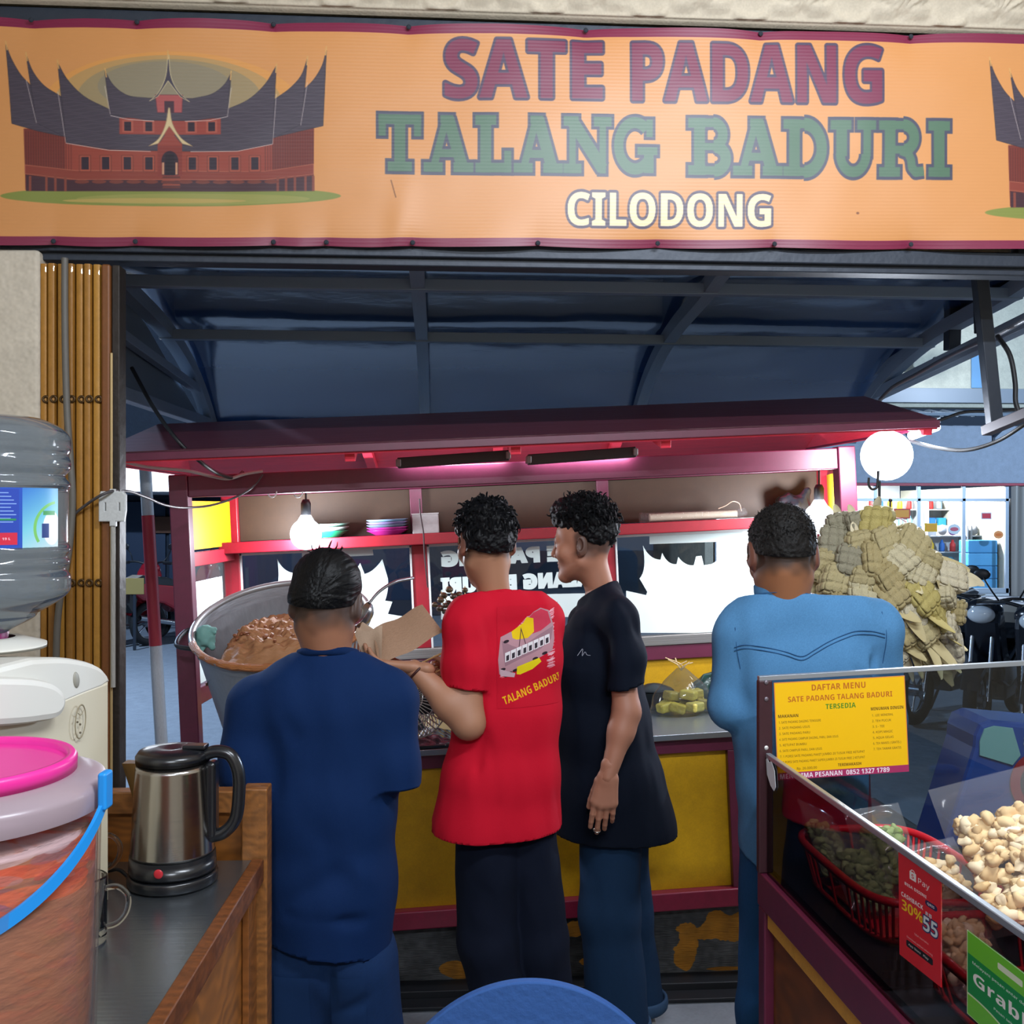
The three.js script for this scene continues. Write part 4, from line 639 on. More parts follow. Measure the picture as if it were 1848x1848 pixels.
    x.fillStyle = '#f2c4c4'; x.font = '20px sans-serif'; x.fillText('S&K berlaku', 120, 560); x.fillText('Download aplikasi sekarang', 60, 622, 200); x.fillStyle = '#151515'; x.beginPath(); x.roundRect(56, 640, 206, 52, 14); x.fill(); x.fillStyle = '#fff'; x.font = '22px sans-serif'; x.fillText('App Store   Play', 74, 674, 170);
  });
  decal('payment_poster', 'narrow red payment poster with a yellow 30% on the side pane', 'poster', [onSide(1625, 1722), onSide(1700, 1782), onSide(1700, 1582), onSide(1623, 1536)].map((p) => p.setX(-0.0015)), pay);
  const grab = canvasTex(768, 768, (x, w, h) => {
    x.fillStyle = '#0f8a3c'; x.fillRect(0, 0, w, h); x.fillStyle = '#6cc22a'; x.fillRect(0, 0, w, 200); x.fillStyle = '#e6f3d8'; x.beginPath(); x.roundRect(230, 76, 170, 56, 10); x.fill();
    x.fillStyle = '#fff'; x.font = '34px sans-serif'; x.fillText('Melayani pesan antar dengan', 40, 270, 640); x.font = 'bold 150px sans-serif'; x.fillText('GrabFood', 40, 440, 690); x.font = '30px sans-serif'; x.fillText('Pesan sekarang', 200, 520);
    x.fillStyle = '#6cc22a'; x.beginPath(); x.ellipse(60, 760, 330, 190, 0, 0, 7); x.fill(); x.strokeStyle = '#d9efc2'; x.lineWidth = 16; x.stroke();
    x.strokeStyle = '#d9efc2'; x.lineWidth = 10; x.strokeRect(0, 0, w, h);
  });
  { const pts = [onSide(1747, 1800), onSide(1747, 1694), onSide(1775, 1673)]; const a = onSide(1747, 1694), zb = a.z + 0.245, y0 = hit(c, 1747, 1815, 'x', 0).y, y1 = a.y + 0.012;
    decal('delivery_poster', 'green food delivery poster cut like a bag on the side pane', 'poster', [V(0, y0 - 0.01, a.z), V(0, y0 - 0.01, zb), V(0, y1, zb), V(0, y1, a.z)].map((p) => p.setX(-0.0015)), grab); }
  const wl = hit(c, 1393, 1397, 'x', 0); const pd = thing('white_sticker', 'small torn white sticker at the far end of the side pane', 'sticker', V(0, 0, 0).copy(wl).setX(-0.002).applyMatrix4(c.matrixWorld), c.rotation.y);
  obj('sticker', extrude([[-0.028, 0.024], [-0.02, 0.03], [-0.012, 0.022], [0.004, 0.028], [0.024, 0.012], [0.03, -0.02], [0.02, -0.03], [0.0, -0.024], [-0.022, -0.006]], 0.001, 0).rotateY(-Math.PI / 2).rotateX(0), M(0xdfe6ea, 0.5), pd);

  // ---- what stands in the case
  const red = M(0xc81828, 0.38, 0, { clearcoat: 0.2 });
  const basket = (cx, cz, w, l, label) => {
    const wpos = V(cx, CASE_H + 0.013, cz).applyMatrix4(c.matrixWorld), t = thing('plastic_basket', label, 'basket', wpos, c.rotation.y), h = 0.085;
    const ringPts = (k, y) => { const o = []; for (let i = 0; i < 48; i++) { const a = i / 48 * Math.PI * 2, cs = Math.cos(a), sn = Math.sin(a), e = 0.45; o.push(V(Math.sign(cs) * Math.pow(Math.abs(cs), e) * w / 2 * k, y, Math.sign(sn) * Math.pow(Math.abs(sn), e) * l / 2 * k)); } return o; };
    obj('rim', tube(ringPts(1, h), 0.008, 96, 8, true).scale(1, 1.0, 1), red, t); obj('base', [tube(ringPts(0.86, 0.006), 0.005, 80, 6, true), bx(w * 0.7, 0.005, l * 0.7, 0, 0.004, 0, 0.002)], red, t);
    const a = ringPts(0.86, 0.006), b = ringPts(0.985, h - 0.006); obj('slat', a.map((p, i) => cyl(p, b[i], 0.0025, 0.003, 6)), red, t);
    return t;
  };
  const B1 = hit(c, 1680, 1600, 'y', CASE_H + 0.06), B2 = hit(c, 1540, 1590, 'y', CASE_H + 0.04);
  basket(0.175, 0.24, 0.27, 0.42, 'red plastic basket with green and pale bags at the far end of the display case');
  basket(0.2, 0.72, 0.3, 0.44, 'red plastic basket at the near end of the display case');
  const film = M(0xffffff, 0.08, 0, { transmission: 0.96, thickness: 0, ior: 1.25 });
  const bag = (x, y, z, tilt, turn, kind, label, group, seed, s = 1) => {
    const w = V(x, CASE_H + y, z).applyMatrix4(c.matrixWorld), t = thing(kind === 'green' ? 'crisp_bag' : 'cracker_bag', label, 'bag', w, c.rotation.y + turn, group), r = rng(seed);
    const L = 0.2 * s, W = 0.125 * s, D = 0.06 * s; t.rotation.x = tilt;
    const pil = (sg) => grid(22, 22, (u, v) => { const X = (u - 0.5) * W, Y = v * L, e = Math.pow(Math.sin(Math.PI * clamp(u, 0.001, 0.999)), 0.5) * Math.pow(Math.sin(Math.PI * clamp(v, 0.001, 0.999)), 0.45) * sstep(1.0, 0.72, v); return V(X * (1 - 0.12 * e), Y, sg * (e * D * 0.55 + 0.001 + 0.003 * fbm(u * 7, v * 7, seed, 2))); });
    obj('film', [pil(1), (() => { const g = pil(-1); g.index.array.reverse(); g.computeVertexNormals(); return g; })()], film, t);
    const col = kind === 'green' ? [0x7d9050, 0x96a868, 0x6d8048] : [0xeecf98, 0xf5dfb6, 0xe4c088];
    const piece = (i) => { const rr = 0.0095 * s * (0.8 + r() * 0.5), g = new THREE.SphereGeometry(rr, 10, 7); const p = g.attributes.position; for (let k = 0; k < p.count; k++) { const q = 1 + 0.7 * noise3(p.getX(k) * 110 + i * 7, p.getY(k) * 90, p.getZ(k) * 90); p.setXYZ(k, p.getX(k) * q, p.getY(k) * q * 0.8, p.getZ(k) * q * 0.7); } g.computeVertexNormals(); return g; };
    const lots = [[], [], []]; for (let i = 0; i < 190; i++) { const u = 0.14 + 0.72 * r(), v = 0.08 + 0.66 * r(), e = Math.pow(Math.sin(Math.PI * u), 0.5) * Math.pow(Math.sin(Math.PI * v), 0.45); lots[i % 3].push(piece(i).rotateZ(r() * 6).rotateX(r() * 6).translate((u - 0.5) * W * 0.9, v * L, (r() - 0.5) * D * 0.62 * e)); }
    lots.forEach((l, i) => tag(obj(kind === 'green' ? 'crisps' : 'crackers', l, M(col[i], 0.7), t), null, null, null, 'stuff'));
    return t;
  };
  const F1 = 'bags of pale crackers in the basket', F2 = 'bags of green crisps in the far basket';
  bag(0.225, 0.03, 0.40, -1.0, -0.3, 'pale', 'clear bag of pale crackers with a shiny twisted top inside the far red basket', null, 3, 0.95);
  bag(0.255, 0.095, 0.56, -0.75, -0.55, 'pale', 'biggest clear bag of pale crackers, lying across the red basket rims', null, 2, 1.35);
  bag(0.13, 0.03, 0.66, -1.1, 0.2, 'pale', 'clear bag of pale crackers in the near red basket behind the green poster', null, 1, 1.0);
  bag(0.25, 0.03, 0.84, -1.0, 0.2, 'pale', 'clear bag of pale crackers in the near red basket at the edge of the photo', null, 4, 1.0);
  bag(0.10, 0.03, 0.16, -0.9, 0.6, 'green', 'clear bag of green crisps at the far end behind the smoked side pane', null, 20, 0.9);
  bag(0.105, 0.03, 0.32, -1.0, 0.3, 'green', 'clear bag of green crisps behind the red payment poster on the smoked pane', null, 21, 0.95);
  bag(0.19, 0.035, 0.22, -0.8, -0.3, 'green', 'clear bag of green crisps under the menu poster in the far red basket', null, 22, 0.9);
  // black round pot with a lid at the back
  { const w = V(0.56, CASE_H + 0.013, 0.2).applyMatrix4(c.matrixWorld), t = thing('black_pot', 'large black lidded pot at the back of the display case', 'pot', w), m = M(0x12151b, 0.3, 0, { clearcoat: 0.4, clearcoatRoughness: 0.15 });
    obj('pot', lathe([[0.0001, 0], [0.15, 0], [0.18, 0.02], [0.2, 0.09], [0.205, 0.094], [0.2, 0.097], [0.0001, 0.097]], 56), m, t); obj('lid', lathe([[0.0001, 0.125], [0.08, 0.123], [0.16, 0.113], [0.203, 0.102], [0.206, 0.099], [0.0001, 0.098]], 56), m, t); obj('lid_handle', new THREE.SphereGeometry(0.03, 20, 12).scale(1.3, 0.4, 0.8).translate(-0.02, 0.13, 0.06), M(0x1d5fc4, 0.25, 0, { clearcoat: 0.5 }), t, 'blue handle', t); }
}
// ---- blue container on a stool beyond the end pane
{
  const p = P(1782, 1480, 2.75), st = thing('round_stool', 'dark stool under the blue container behind the display case', 'stool', V(p.x, 0, p.z));
  const h = 0.82; obj('seat', lathe([[0.0001, h - 0.03], [0.15, h - 0.03], [0.16, h - 0.02], [0.16, h - 0.004], [0.15, h], [0.0001, h]], 40), MAT.darkSteel, st);
  for (let i = 0; i < 4; i++) { const a = i * Math.PI / 2 + 0.6; obj('leg', cyl(V(Math.cos(a) * 0.17, 0, Math.sin(a) * 0.17), V(Math.cos(a) * 0.11, h - 0.03, Math.sin(a) * 0.11), 0.012), MAT.darkSteel, st); }
  const t = thing('blue_container', 'dark blue tapered container with teal top and round red emblem', 'container', V(p.x, h + 0.001, p.z), YAW);
  const H = 0.312, blue = M(0x2458b4, 0.35, 0, { clearcoat: 0.3 });
  const front = [[-0.145, 0], [0.22, 0], [0.22, H - 0.03], [0.16, H - 0.016], [-0.03, H + 0.002], [-0.052, H - 0.006], [-0.062, H - 0.03], [-0.064, H - 0.06]];
  obj('body', extrude(front, 0.16, 0.012).translate(0, 0.012, -0.08), blue, t);
  const q = (z) => 0.094 + z; obj('teal_top', extrude([[-0.064, H - 0.075], [-0.064, H - 0.04], [-0.052, H - 0.008], [-0.028, H], [0.02, H - 0.006], [0.04, H - 0.075], [0.02, H - 0.1]], 0.003, 0.001).translate(0, 0.012, q(0)), M(0xa4dcd4, 0.4), t, 'pale teal top patch');
  const logo = canvasTex(256, 256, (x) => { x.fillStyle = '#c4182c'; x.fillRect(0, 0, 256, 256); x.fillStyle = '#2a0d26'; x.beginPath(); x.ellipse(128, 128, 88, 92, 0, 0, 7); x.fill(); x.fillStyle = '#c4182c'; x.fillRect(76, 84, 130, 84); x.fillStyle = '#8a0f20'; x.font = 'bold 70px sans-serif'; x.fillText('LE', 92, 152); x.fillStyle = '#c4182c'; x.fillRect(60, 176, 140, 8); });
  const disc = new THREE.CylinderGeometry(0.082, 0.082, 0.004, 48).rotateX(Math.PI / 2).translate(0.095, H - 0.135, q(0.004)); { const ps = disc.attributes.position, u = disc.attributes.uv; for (let i = 0; i < ps.count; i++) u.setXY(i, (ps.getX(i) - 0.095) / 0.164 + 0.5, (ps.getY(i) - H + 0.135) / 0.164 + 0.5); }
  obj('emblem', disc, M(0xffffff, 0.35, 0, { map: logo }), t, 'round red emblem');
  const dig = (s, x, y) => new THREE.ExtrudeGeometry(font.generateShapes(s, 0.026), { depth: 0.001, bevelEnabled: false, curveSegments: 4 }).translate(x, y, q(0.0));
  obj('digit', dig('8', 0.048, H - 0.04), M(0xa9b7c4, 0.5), t); obj('digit', dig('6', 0.085, H - 0.046), M(0xa9b7c4, 0.5), t);
}
// ------------------------------------------------------------------ bulbs on and around the cart
const D = CART_DIM[0];
function bulb(px, py, zl, r, cd, label, hang) {
  const p = cartToWorld(CL(px, py, zl)), t = thing('light_bulb', label, 'lamp', p); if (r > 0.07) t.rotation.x = -1.35;
  const prof = []; for (let i = 0; i <= 16; i++) { const a = i / 16 * Math.PI * 0.82; prof.push([Math.max(0.0001, r * Math.sin(a)), -r * Math.cos(a)]); } prof.push([0.018, r * 1.25]);
  obj('glowing_globe', lathe(prof, 28), M(0xffffff, 0.3, 0, { emissive: COOL, emissiveIntensity: 130 }), t);
  obj('socket', lathe([[0.0001, r * 1.2], [0.019, r * 1.22], [0.019, r * 1.3 + 0.04], [0.012, r * 1.3 + 0.055], [0.0001, r * 1.3 + 0.056]], 20), MAT.blackPlastic, t);
  obj('cord', cyl(V(0, r * 1.3 + 0.05, 0), V(0, hang, 0), 0.004), MAT.cable, t);
  const l = new THREE.PointLight(COOL, cd); l.position.copy(p); l.shadow.radius = r / 0.02 * 0.8; l.name = 'bulb_light'; scene.add(l);
}
bulb(552, 964, -0.36, 0.06, 70, 'glowing bulb hanging above the sauce pot in the cart', 0.2);
bulb(1478, 936, -0.3, 0.06, 70, 'glowing bulb hanging beside the yellow end board of the cart', 0.2);
bulb(1600, 822, 0.22, 0.085, 75, 'large glowing bulb under the right eave of the cart roof', 0.12);
// ------------------------------------------------------------------ figures: distance fields meshed with surface nets
class Field {
  constructor(k = 0.02) { this.prims = []; this.cuts = []; this.k = k; this.disp = null; this.box = null; }
  rc(a, b, r1, r2, w = null, s = 1, k = null, sub = false) { // tapered capsule; flattened s times along w
    this.prims.push({ a, d: b.clone().sub(a), l2: Math.max(1e-9, a.distanceToSquared(b)), r1, r2, w, s, k: k ?? this.k, sub }); return this; }
  ball(c, rx, ry, rz, basis = null, k = null, sub = false) { this.prims.push({ c, rx, ry, rz, basis, k: k ?? this.k, sub, e: true }); return this; }
  cut(p, n) { this.cuts.push({ p, n: n.clone().normalize() }); return this; }
  at(x, y, z) {
    let d = 1e3;
    for (const p of this.prims) {
      let v;
      if (p.e) {
        let qx = x - p.c.x, qy = y - p.c.y, qz = z - p.c.z;
        if (p.basis) { const [bx_, by_, bz_] = p.basis, a = qx * bx_.x + qy * bx_.y + qz * bx_.z, b = qx * by_.x + qy * by_.y + qz * by_.z, c = qx * bz_.x + qy * bz_.y + qz * bz_.z; qx = a; qy = b; qz = c; }
        const k0 = Math.sqrt((qx / p.rx) ** 2 + (qy / p.ry) ** 2 + (qz / p.rz) ** 2), k1 = Math.sqrt((qx / (p.rx * p.rx)) ** 2 + (qy / (p.ry * p.ry)) ** 2 + (qz / (p.rz * p.rz)) ** 2);
        v = k1 > 1e-9 ? k0 * (k0 - 1) / k1 : -Math.min(p.rx, p.ry, p.rz);
      } else {
        let qx = x - p.a.x, qy = y - p.a.y, qz = z - p.a.z; let t = (qx * p.d.x + qy * p.d.y + qz * p.d.z) / p.l2; t = t < 0 ? 0 : t > 1 ? 1 : t;
        qx -= p.d.x * t; qy -= p.d.y * t; qz -= p.d.z * t;
        if (p.w) { const e = (qx * p.w.x + qy * p.w.y + qz * p.w.z) * (p.s - 1); qx += p.w.x * e; qy += p.w.y * e; qz += p.w.z * e; }
        v = Math.sqrt(qx * qx + qy * qy + qz * qz) - (p.r1 + (p.r2 - p.r1) * t);
      }
      const k = p.k;
      if (p.sub) { const h = Math.max(0, k - Math.abs(-v - d)) / k; d = Math.max(d, -v) + h * h * k * 0.25; }
      else if (d > 900) d = v; else { const h = Math.max(0, k - Math.abs(v - d)) / k; d = Math.min(d, v) - h * h * k * 0.25; }
    }
    if (this.disp && d < 0.06) d += this.disp(x, y, z, d);
    for (const c of this.cuts) { const v = (x - c.p.x) * c.n.x + (y - c.p.y) * c.n.y + (z - c.p.z) * c.n.z; if (v > d) d = v; }
    return d;
  }
  bounds(pad = 0.03) {
    const b = new THREE.Box3();
    for (const p of this.prims) { if (p.sub) continue; if (p.e) { const r = Math.max(p.rx, p.ry, p.rz); b.expandByPoint(p.c.clone().addScalar(r)); b.expandByPoint(p.c.clone().addScalar(-r)); } else { const r = Math.max(p.r1, p.r2), e = p.a.clone().add(p.d); for (const q of [p.a, e]) { b.expandByPoint(q.clone().addScalar(r)); b.expandByPoint(q.clone().addScalar(-r)); } } }
    if (this.box) b.intersect(this.box);
    return b.expandByScalar(pad);
  }
  mesh(cell, color = null) {
    const b = this.bounds(cell * 2), nx = Math.ceil((b.max.x - b.min.x) / cell) + 1, ny = Math.ceil((b.max.y - b.min.y) / cell) + 1, nz = Math.ceil((b.max.z - b.min.z) / cell) + 1;
    const f = new Float32Array(nx * ny * nz), at = (i, j, k) => (k * ny + j) * nx + i; f.fill(9);
    // coarse pass skips empty blocks
    const B = 4, far = cell * B * 1.9;
    for (let k = 0; k < nz; k += B) for (let j = 0; j < ny; j += B) for (let i = 0; i < nx; i += B) {
      const c = this.at(b.min.x + (i + B / 2) * cell, b.min.y + (j + B / 2) * cell, b.min.z + (k + B / 2) * cell), skip = Math.abs(c) > far + 0.012;
      for (let kk = k; kk < Math.min(nz, k + B); kk++) for (let jj = j; jj < Math.min(ny, j + B); jj++) for (let ii = i; ii < Math.min(nx, i + B); ii++) f[at(ii, jj, kk)] = skip ? c : this.at(b.min.x + ii * cell, b.min.y + jj * cell, b.min.z + kk * cell);
    }
    const vid = new Int32Array(nx * ny * nz).fill(-1), pos = [], idx = [];
    const E = [[0, 1], [2, 3], [4, 5], [6, 7], [0, 2], [1, 3], [4, 6], [5, 7], [0, 4], [1, 5], [2, 6], [3, 7]];
    const g = new Float64Array(8);
    for (let k = 0; k < nz - 1; k++) for (let j = 0; j < ny - 1; j++) for (let i = 0; i < nx - 1; i++) {
      let m = 0; for (let c = 0; c < 8; c++) { g[c] = f[at(i + (c & 1), j + ((c >> 1) & 1), k + (c >> 2))]; if (g[c] < 0) m |= 1 << c; }
      if (m === 0 || m === 255) continue;
      let x = 0, y = 0, z = 0, n = 0;
      for (const [p, q] of E) { if ((g[p] < 0) === (g[q] < 0)) continue; const t = g[p] / (g[p] - g[q]); x += (p & 1) + ((q & 1) - (p & 1)) * t; y += ((p >> 1) & 1) + (((q >> 1) & 1) - ((p >> 1) & 1)) * t; z += (p >> 2) + ((q >> 2) - (p >> 2)) * t; n++; }
      vid[at(i, j, k)] = pos.length / 3; pos.push(b.min.x + (i + x / n) * cell, b.min.y + (j + y / n) * cell, b.min.z + (k + z / n) * cell);
    }
    const quad = (a, c, d, e, flip) => { if (a < 0 || c < 0 || d < 0 || e < 0) return; flip ? idx.push(a, d, c, a, e, d) : idx.push(a, c, d, a, d, e); };
    for (let k = 1; k < nz - 1; k++) for (let j = 1; j < ny - 1; j++) for (let i = 1; i < nx - 1; i++) {
      const s = f[at(i, j, k)] < 0;
      if (s !== f[at(i + 1, j, k)] < 0) quad(vid[at(i, j - 1, k - 1)], vid[at(i, j, k - 1)], vid[at(i, j, k)], vid[at(i, j - 1, k)], !s);
      if (s !== f[at(i, j + 1, k)] < 0) quad(vid[at(i - 1, j, k - 1)], vid[at(i - 1, j, k)], vid[at(i, j, k)], vid[at(i, j, k - 1)], !s);
      if (s !== f[at(i, j, k + 1)] < 0) quad(vid[at(i - 1, j - 1, k)], vid[at(i, j - 1, k)], vid[at(i, j, k)], vid[at(i - 1, j, k)], !s);
    }
    const N = pos.length / 3, nor = new Float32Array(N * 3), col = color ? new Float32Array(N * 3) : null, h = cell * 0.5;
    for (let i = 0; i < N; i++) {
      const x = pos[i * 3], y = pos[i * 3 + 1], z = pos[i * 3 + 2]; let a = this.at(x + h, y, z) - this.at(x - h, y, z), c = this.at(x, y + h, z) - this.at(x, y - h, z), d = this.at(x, y, z + h) - this.at(x, y, z - h); const l = Math.hypot(a, c, d) || 1;
      nor[i * 3] = a / l; nor[i * 3 + 1] = c / l; nor[i * 3 + 2] = d / l; if (color) { const q = color(x, y, z); col[i * 3] = q.r; col[i * 3 + 1] = q.g; col[i * 3 + 2] = q.b; }
    }
    const geo = new THREE.BufferGeometry(); geo.setAttribute('position', new THREE.Float32BufferAttribute(pos, 3)); geo.setAttribute('normal', new THREE.BufferAttribute(nor, 3)); if (col) geo.setAttribute('color', new THREE.BufferAttribute(col, 3)); geo.setIndex(idx);
    return geo;
  }
}
class Blend extends Field {                       // several fields, each with its own cuts, joined smoothly
  constructor(fields, k) { super(k); this.fields = fields; }
  at(x, y, z) {
    let d = 1e3; const k = this.k;
    for (const f of this.fields) { const v = f.at(x, y, z); if (d > 900) { d = v; continue; } const h = Math.max(0, k - Math.abs(v - d)) / k; d = Math.min(d, v) - h * h * k * 0.25; }
    if (this.disp && d < 0.06) d += this.disp(x, y, z, d);
    for (const c of this.cuts) { const v = (x - c.p.x) * c.n.x + (y - c.p.y) * c.n.y + (z - c.p.z) * c.n.z; if (v > d) d = v; }
    return d;
  }
  bounds(pad) { const b = new THREE.Box3(); for (const f of this.fields) b.union(f.bounds(pad)); return b; }
}
const chain = (list, k = 0.03, endCut = true, tilt = null) => { const f = new Field(k); for (let i = 0; i < list.length - 1; i++) f.rc(list[i][0], list[i + 1][0], list[i][1], list[i + 1][1]); if (endCut) { const n = list.length; f.cut(list[n - 1][0], (tilt ?? list[n - 1][0].clone().sub(list[n - 2][0]))); } return f; };
function trunk(f, rows, F) { // rows: [centre, half width, radius, flatten, along]: columns between the rows, so that the cloth runs straight
  for (let i = 0; i < rows.length - 1; i++) for (const q of [-1, 0, 1]) { const [a, h, r, s = 1.1] = rows[i], [b, h2, r2] = rows[i + 1]; f.rc(a.clone().addScaledVector(F.r, q * h), b.clone().addScaledVector(F.r, q * h2), r, r2, rows[i][4] ?? F.f, s, 0.05); } }
function onSurface(f, start, dir, off = 0.003) { const p = start.clone(); for (let i = 0; i < 60; i++) { const d = f.at(p.x, p.y, p.z) - off; if (Math.abs(d) < 0.0004) break; p.addScaledVector(dir, clamp(d * 0.8, -0.05, 0.05)); } return p; }
const planarUV = (g, s = 1) => { const p = g.attributes.position, uv = new Float32Array(p.count * 2); for (let i = 0; i < p.count; i++) { uv[i * 2] = (p.getX(i) + p.getZ(i) * 0.6) / s; uv[i * 2 + 1] = (p.getY(i) + p.getZ(i) * 0.2) / s; } g.setAttribute('uv', new THREE.BufferAttribute(uv, 2)); return g; };
function mergeColored(list) { // keeps vertex colours, shares no vertices between the pieces
  const out = list.map((g) => g.index ? g.toNonIndexed() : g); out.forEach((g) => { for (const k of Object.keys(g.attributes)) if (!['position', 'normal', 'color'].includes(k)) g.deleteAttribute(k); }); return mergeVertices(mergeGeometries(out), 1e-5);
}
const frameOf = (fwd, up = V(0, 1, 0)) => { const f = fwd.clone().normalize(), r = f.clone().cross(up).normalize(), u = r.clone().cross(f); return { f, r, u }; };
const lp = (a, b, t) => a.clone().lerp(b, t);
const hex = (h) => new THREE.Color(h);

// head: c = centre between the ears, F = {f, u, r}, s = scale (1: 0.235 m from chin to crown)
function headField(c, F, s, neckBase, neckR = 0.054) {
  const at = (r, u, f) => c.clone().addScaledVector(F.r, r * s).addScaledVector(F.u, u * s).addScaledVector(F.f, f * s), B = [F.r, F.u, F.f], H = new Field(0.02 * s);
  const e = (r, u, f, a, b, d, k, sub, basis = B) => H.ball(at(r, u, f), a * s, b * s, d * s, basis, (k ?? 0.02) * s, sub), cap = (p, q, r1, r2, k, sub) => H.rc(at(...p), at(...q), r1 * s, r2 * s, null, 1, (k ?? 0.012) * s, sub);
  e(0, 0.036, -0.012, 0.074, 0.084, 0.094); e(0, -0.03, 0.03, 0.058, 0.082, 0.062, 0.03); e(0, 0.045, 0.035, 0.064, 0.055, 0.052, 0.03);
  cap([-0.05, -0.055, 0.0], [-0.012, -0.1, 0.07], 0.02, 0.018, 0.03); cap([0.05, -0.055, 0.0], [0.012, -0.1, 0.07], 0.02, 0.018, 0.03); e(0, -0.103, 0.074, 0.02, 0.015, 0.016, 0.02);
  e(-0.042, -0.022, 0.062, 0.026, 0.024, 0.024, 0.03); e(0.042, -0.022, 0.062, 0.026, 0.024, 0.024, 0.03);
  cap([-0.04, 0.024, 0.077], [-0.012, 0.02, 0.09], 0.011, 0.01, 0.02); cap([0.04, 0.024, 0.077], [0.012, 0.02, 0.09], 0.011, 0.01, 0.02);
  e(-0.031, 0.004, 0.098, 0.017, 0.011, 0.014, 0.015, true); e(0.031, 0.004, 0.098, 0.017, 0.011, 0.014, 0.015, true);
  e(-0.031, 0.003, 0.079, 0.0125, 0.0115, 0.0125, 0.004); e(0.031, 0.003, 0.079, 0.0125, 0.0115, 0.0125, 0.004);
  cap([0, 0.016, 0.09], [0, -0.026, 0.109], 0.0075, 0.0115, 0.012); cap([-0.011, -0.032, 0.096], [0.011, -0.032, 0.096], 0.0085, 0.0085, 0.008);
  cap([-0.017, -0.058, 0.083], [0.017, -0.058, 0.083], 0.006, 0.006, 0.008); cap([0, -0.058, 0.09], [0, -0.058, 0.09], 0.0085, 0.0085, 0.008); cap([-0.014, -0.07, 0.084], [0.014, -0.07, 0.084], 0.0075, 0.0075, 0.008); cap([-0.018, -0.0635, 0.094], [0.018, -0.0635, 0.094], 0.0016, 0.0016, 0.003, true);
  for (const q of [-1, 1]) { // ears
    const ax = F.r.clone().multiplyScalar(q).addScaledVector(F.f, -0.45).normalize(), az = F.f.clone().addScaledVector(F.r, q * 0.45).normalize(), eb = [ax, F.u, az], x = (u, f, o) => at(q * (0.074 + o), u, f - 0.012);
    H.ball(x(0.0, -0.006, 0.008), 0.008 * s, 0.033 * s, 0.02 * s, eb, 0.008 * s); H.ball(x(0.004, 0.0, 0.0145), 0.006 * s, 0.02 * s, 0.0105 * s, eb, 0.005 * s, true); H.ball(x(-0.028, 0.003, 0.004), 0.006 * s, 0.01 * s, 0.009 * s, eb, 0.008 * s);
  }
  H.rc(at(0, -0.04, -0.022), neckBase, neckR * 1.02, neckR, null, 1, 0.035); H.at2 = at; return { H, at };
}
// hand: wrist point, direction of the fingers, palm normal (out of the palm), thumb on the side 'side' (unit vector across), curls per finger in radians
function handField(w, dir, palm, side, curls, s = 1, thumb = 0.6, spread = 0.1) {
  const H = new Field(0.006 * s), d = dir.clone().normalize(), n = palm.clone().addScaledVector(d, -palm.dot(d)).normalize(), a = side.clone().addScaledVector(d, -side.dot(d)); a.addScaledVector(n, -a.dot(n)).normalize();
  const p = (x, y, z) => w.clone().addScaledVector(a, x * s).addScaledVector(d, y * s).addScaledVector(n, z * s);
  H.rc(p(0, -0.035, 0), p(0, 0.005, 0), 0.026 * s, 0.025 * s, n, 1.35, 0.015 * s);
  for (const [x, r] of [[0.026, 0.0145], [0.008, 0.0155], [-0.01, 0.015], [-0.026, 0.0135]]) H.rc(p(x * 0.6, 0.005, 0), p(x * 1.06, 0.085 - Math.abs(x - 0.006) * 0.35, 0), 0.016 * s, r * s, n, 1.18, 0.014 * s);
  const knu = []; const bend = (o, u, v, ang) => u.clone().multiplyScalar(Math.cos(ang)).addScaledVector(v, Math.sin(ang));
  const L = [[0.044, 0.026, 0.02, 0.0088], [0.049, 0.03, 0.021, 0.009], [0.046, 0.028, 0.021, 0.0086], [0.036, 0.021, 0.018, 0.0078]], X = [0.029, 0.0095, -0.01, -0.0285];
  for (let i = 0; i < 4; i++) {
    let o = p(X[i], 0.083 - Math.abs(X[i] - 0.006) * 0.35, 0.0), fan = (X[i] / 0.03) * spread, u = d.clone().multiplyScalar(Math.cos(fan)).addScaledVector(a, Math.sin(fan)), v = n, c = curls[i], r = L[i][3] * s;
    for (let j = 0; j < 3; j++) { const ang = c * [0.75, 1.0, 0.7][j]; const u2 = bend(o, u, v, ang), v2 = v.clone().multiplyScalar(Math.cos(ang)).addScaledVector(u, -Math.sin(ang)); const e = o.clone().addScaledVector(u2, L[i][j] * s); H.rc(o, e, r, r * 0.92, null, 1, (j ? 0.003 : 0.008) * s); o = e; u = u2; v = v2; r *= 0.93; }
  }
  { let o = p(0.024, 0.018, 0.006), u = d.clone().multiplyScalar(Math.cos(thumb)).addScaledVector(a, Math.sin(thumb)).addScaledVector(n, 0.35).normalize(); const e1 = o.clone().addScaledVector(u, 0.04 * s), u2 = u.clone().lerp(d, 0.35).addScaledVector(n, 0.1).normalize(), e2 = e1.clone().addScaledVector(u2, 0.032 * s), e3 = e2.clone().addScaledVector(u2.clone().lerp(d, 0.3).normalize(), 0.024 * s); H.rc(p(0.012, 0.008, 0.004), o, 0.016 * s, 0.0145 * s); H.rc(o, e1, 0.0135 * s, 0.0105 * s); H.rc(e1, e2, 0.0105 * s, 0.0098 * s, null, 1, 0.003 * s); H.rc(e2, e3, 0.0098 * s, 0.0085 * s, null, 1, 0.003 * s); }
  return H;
}
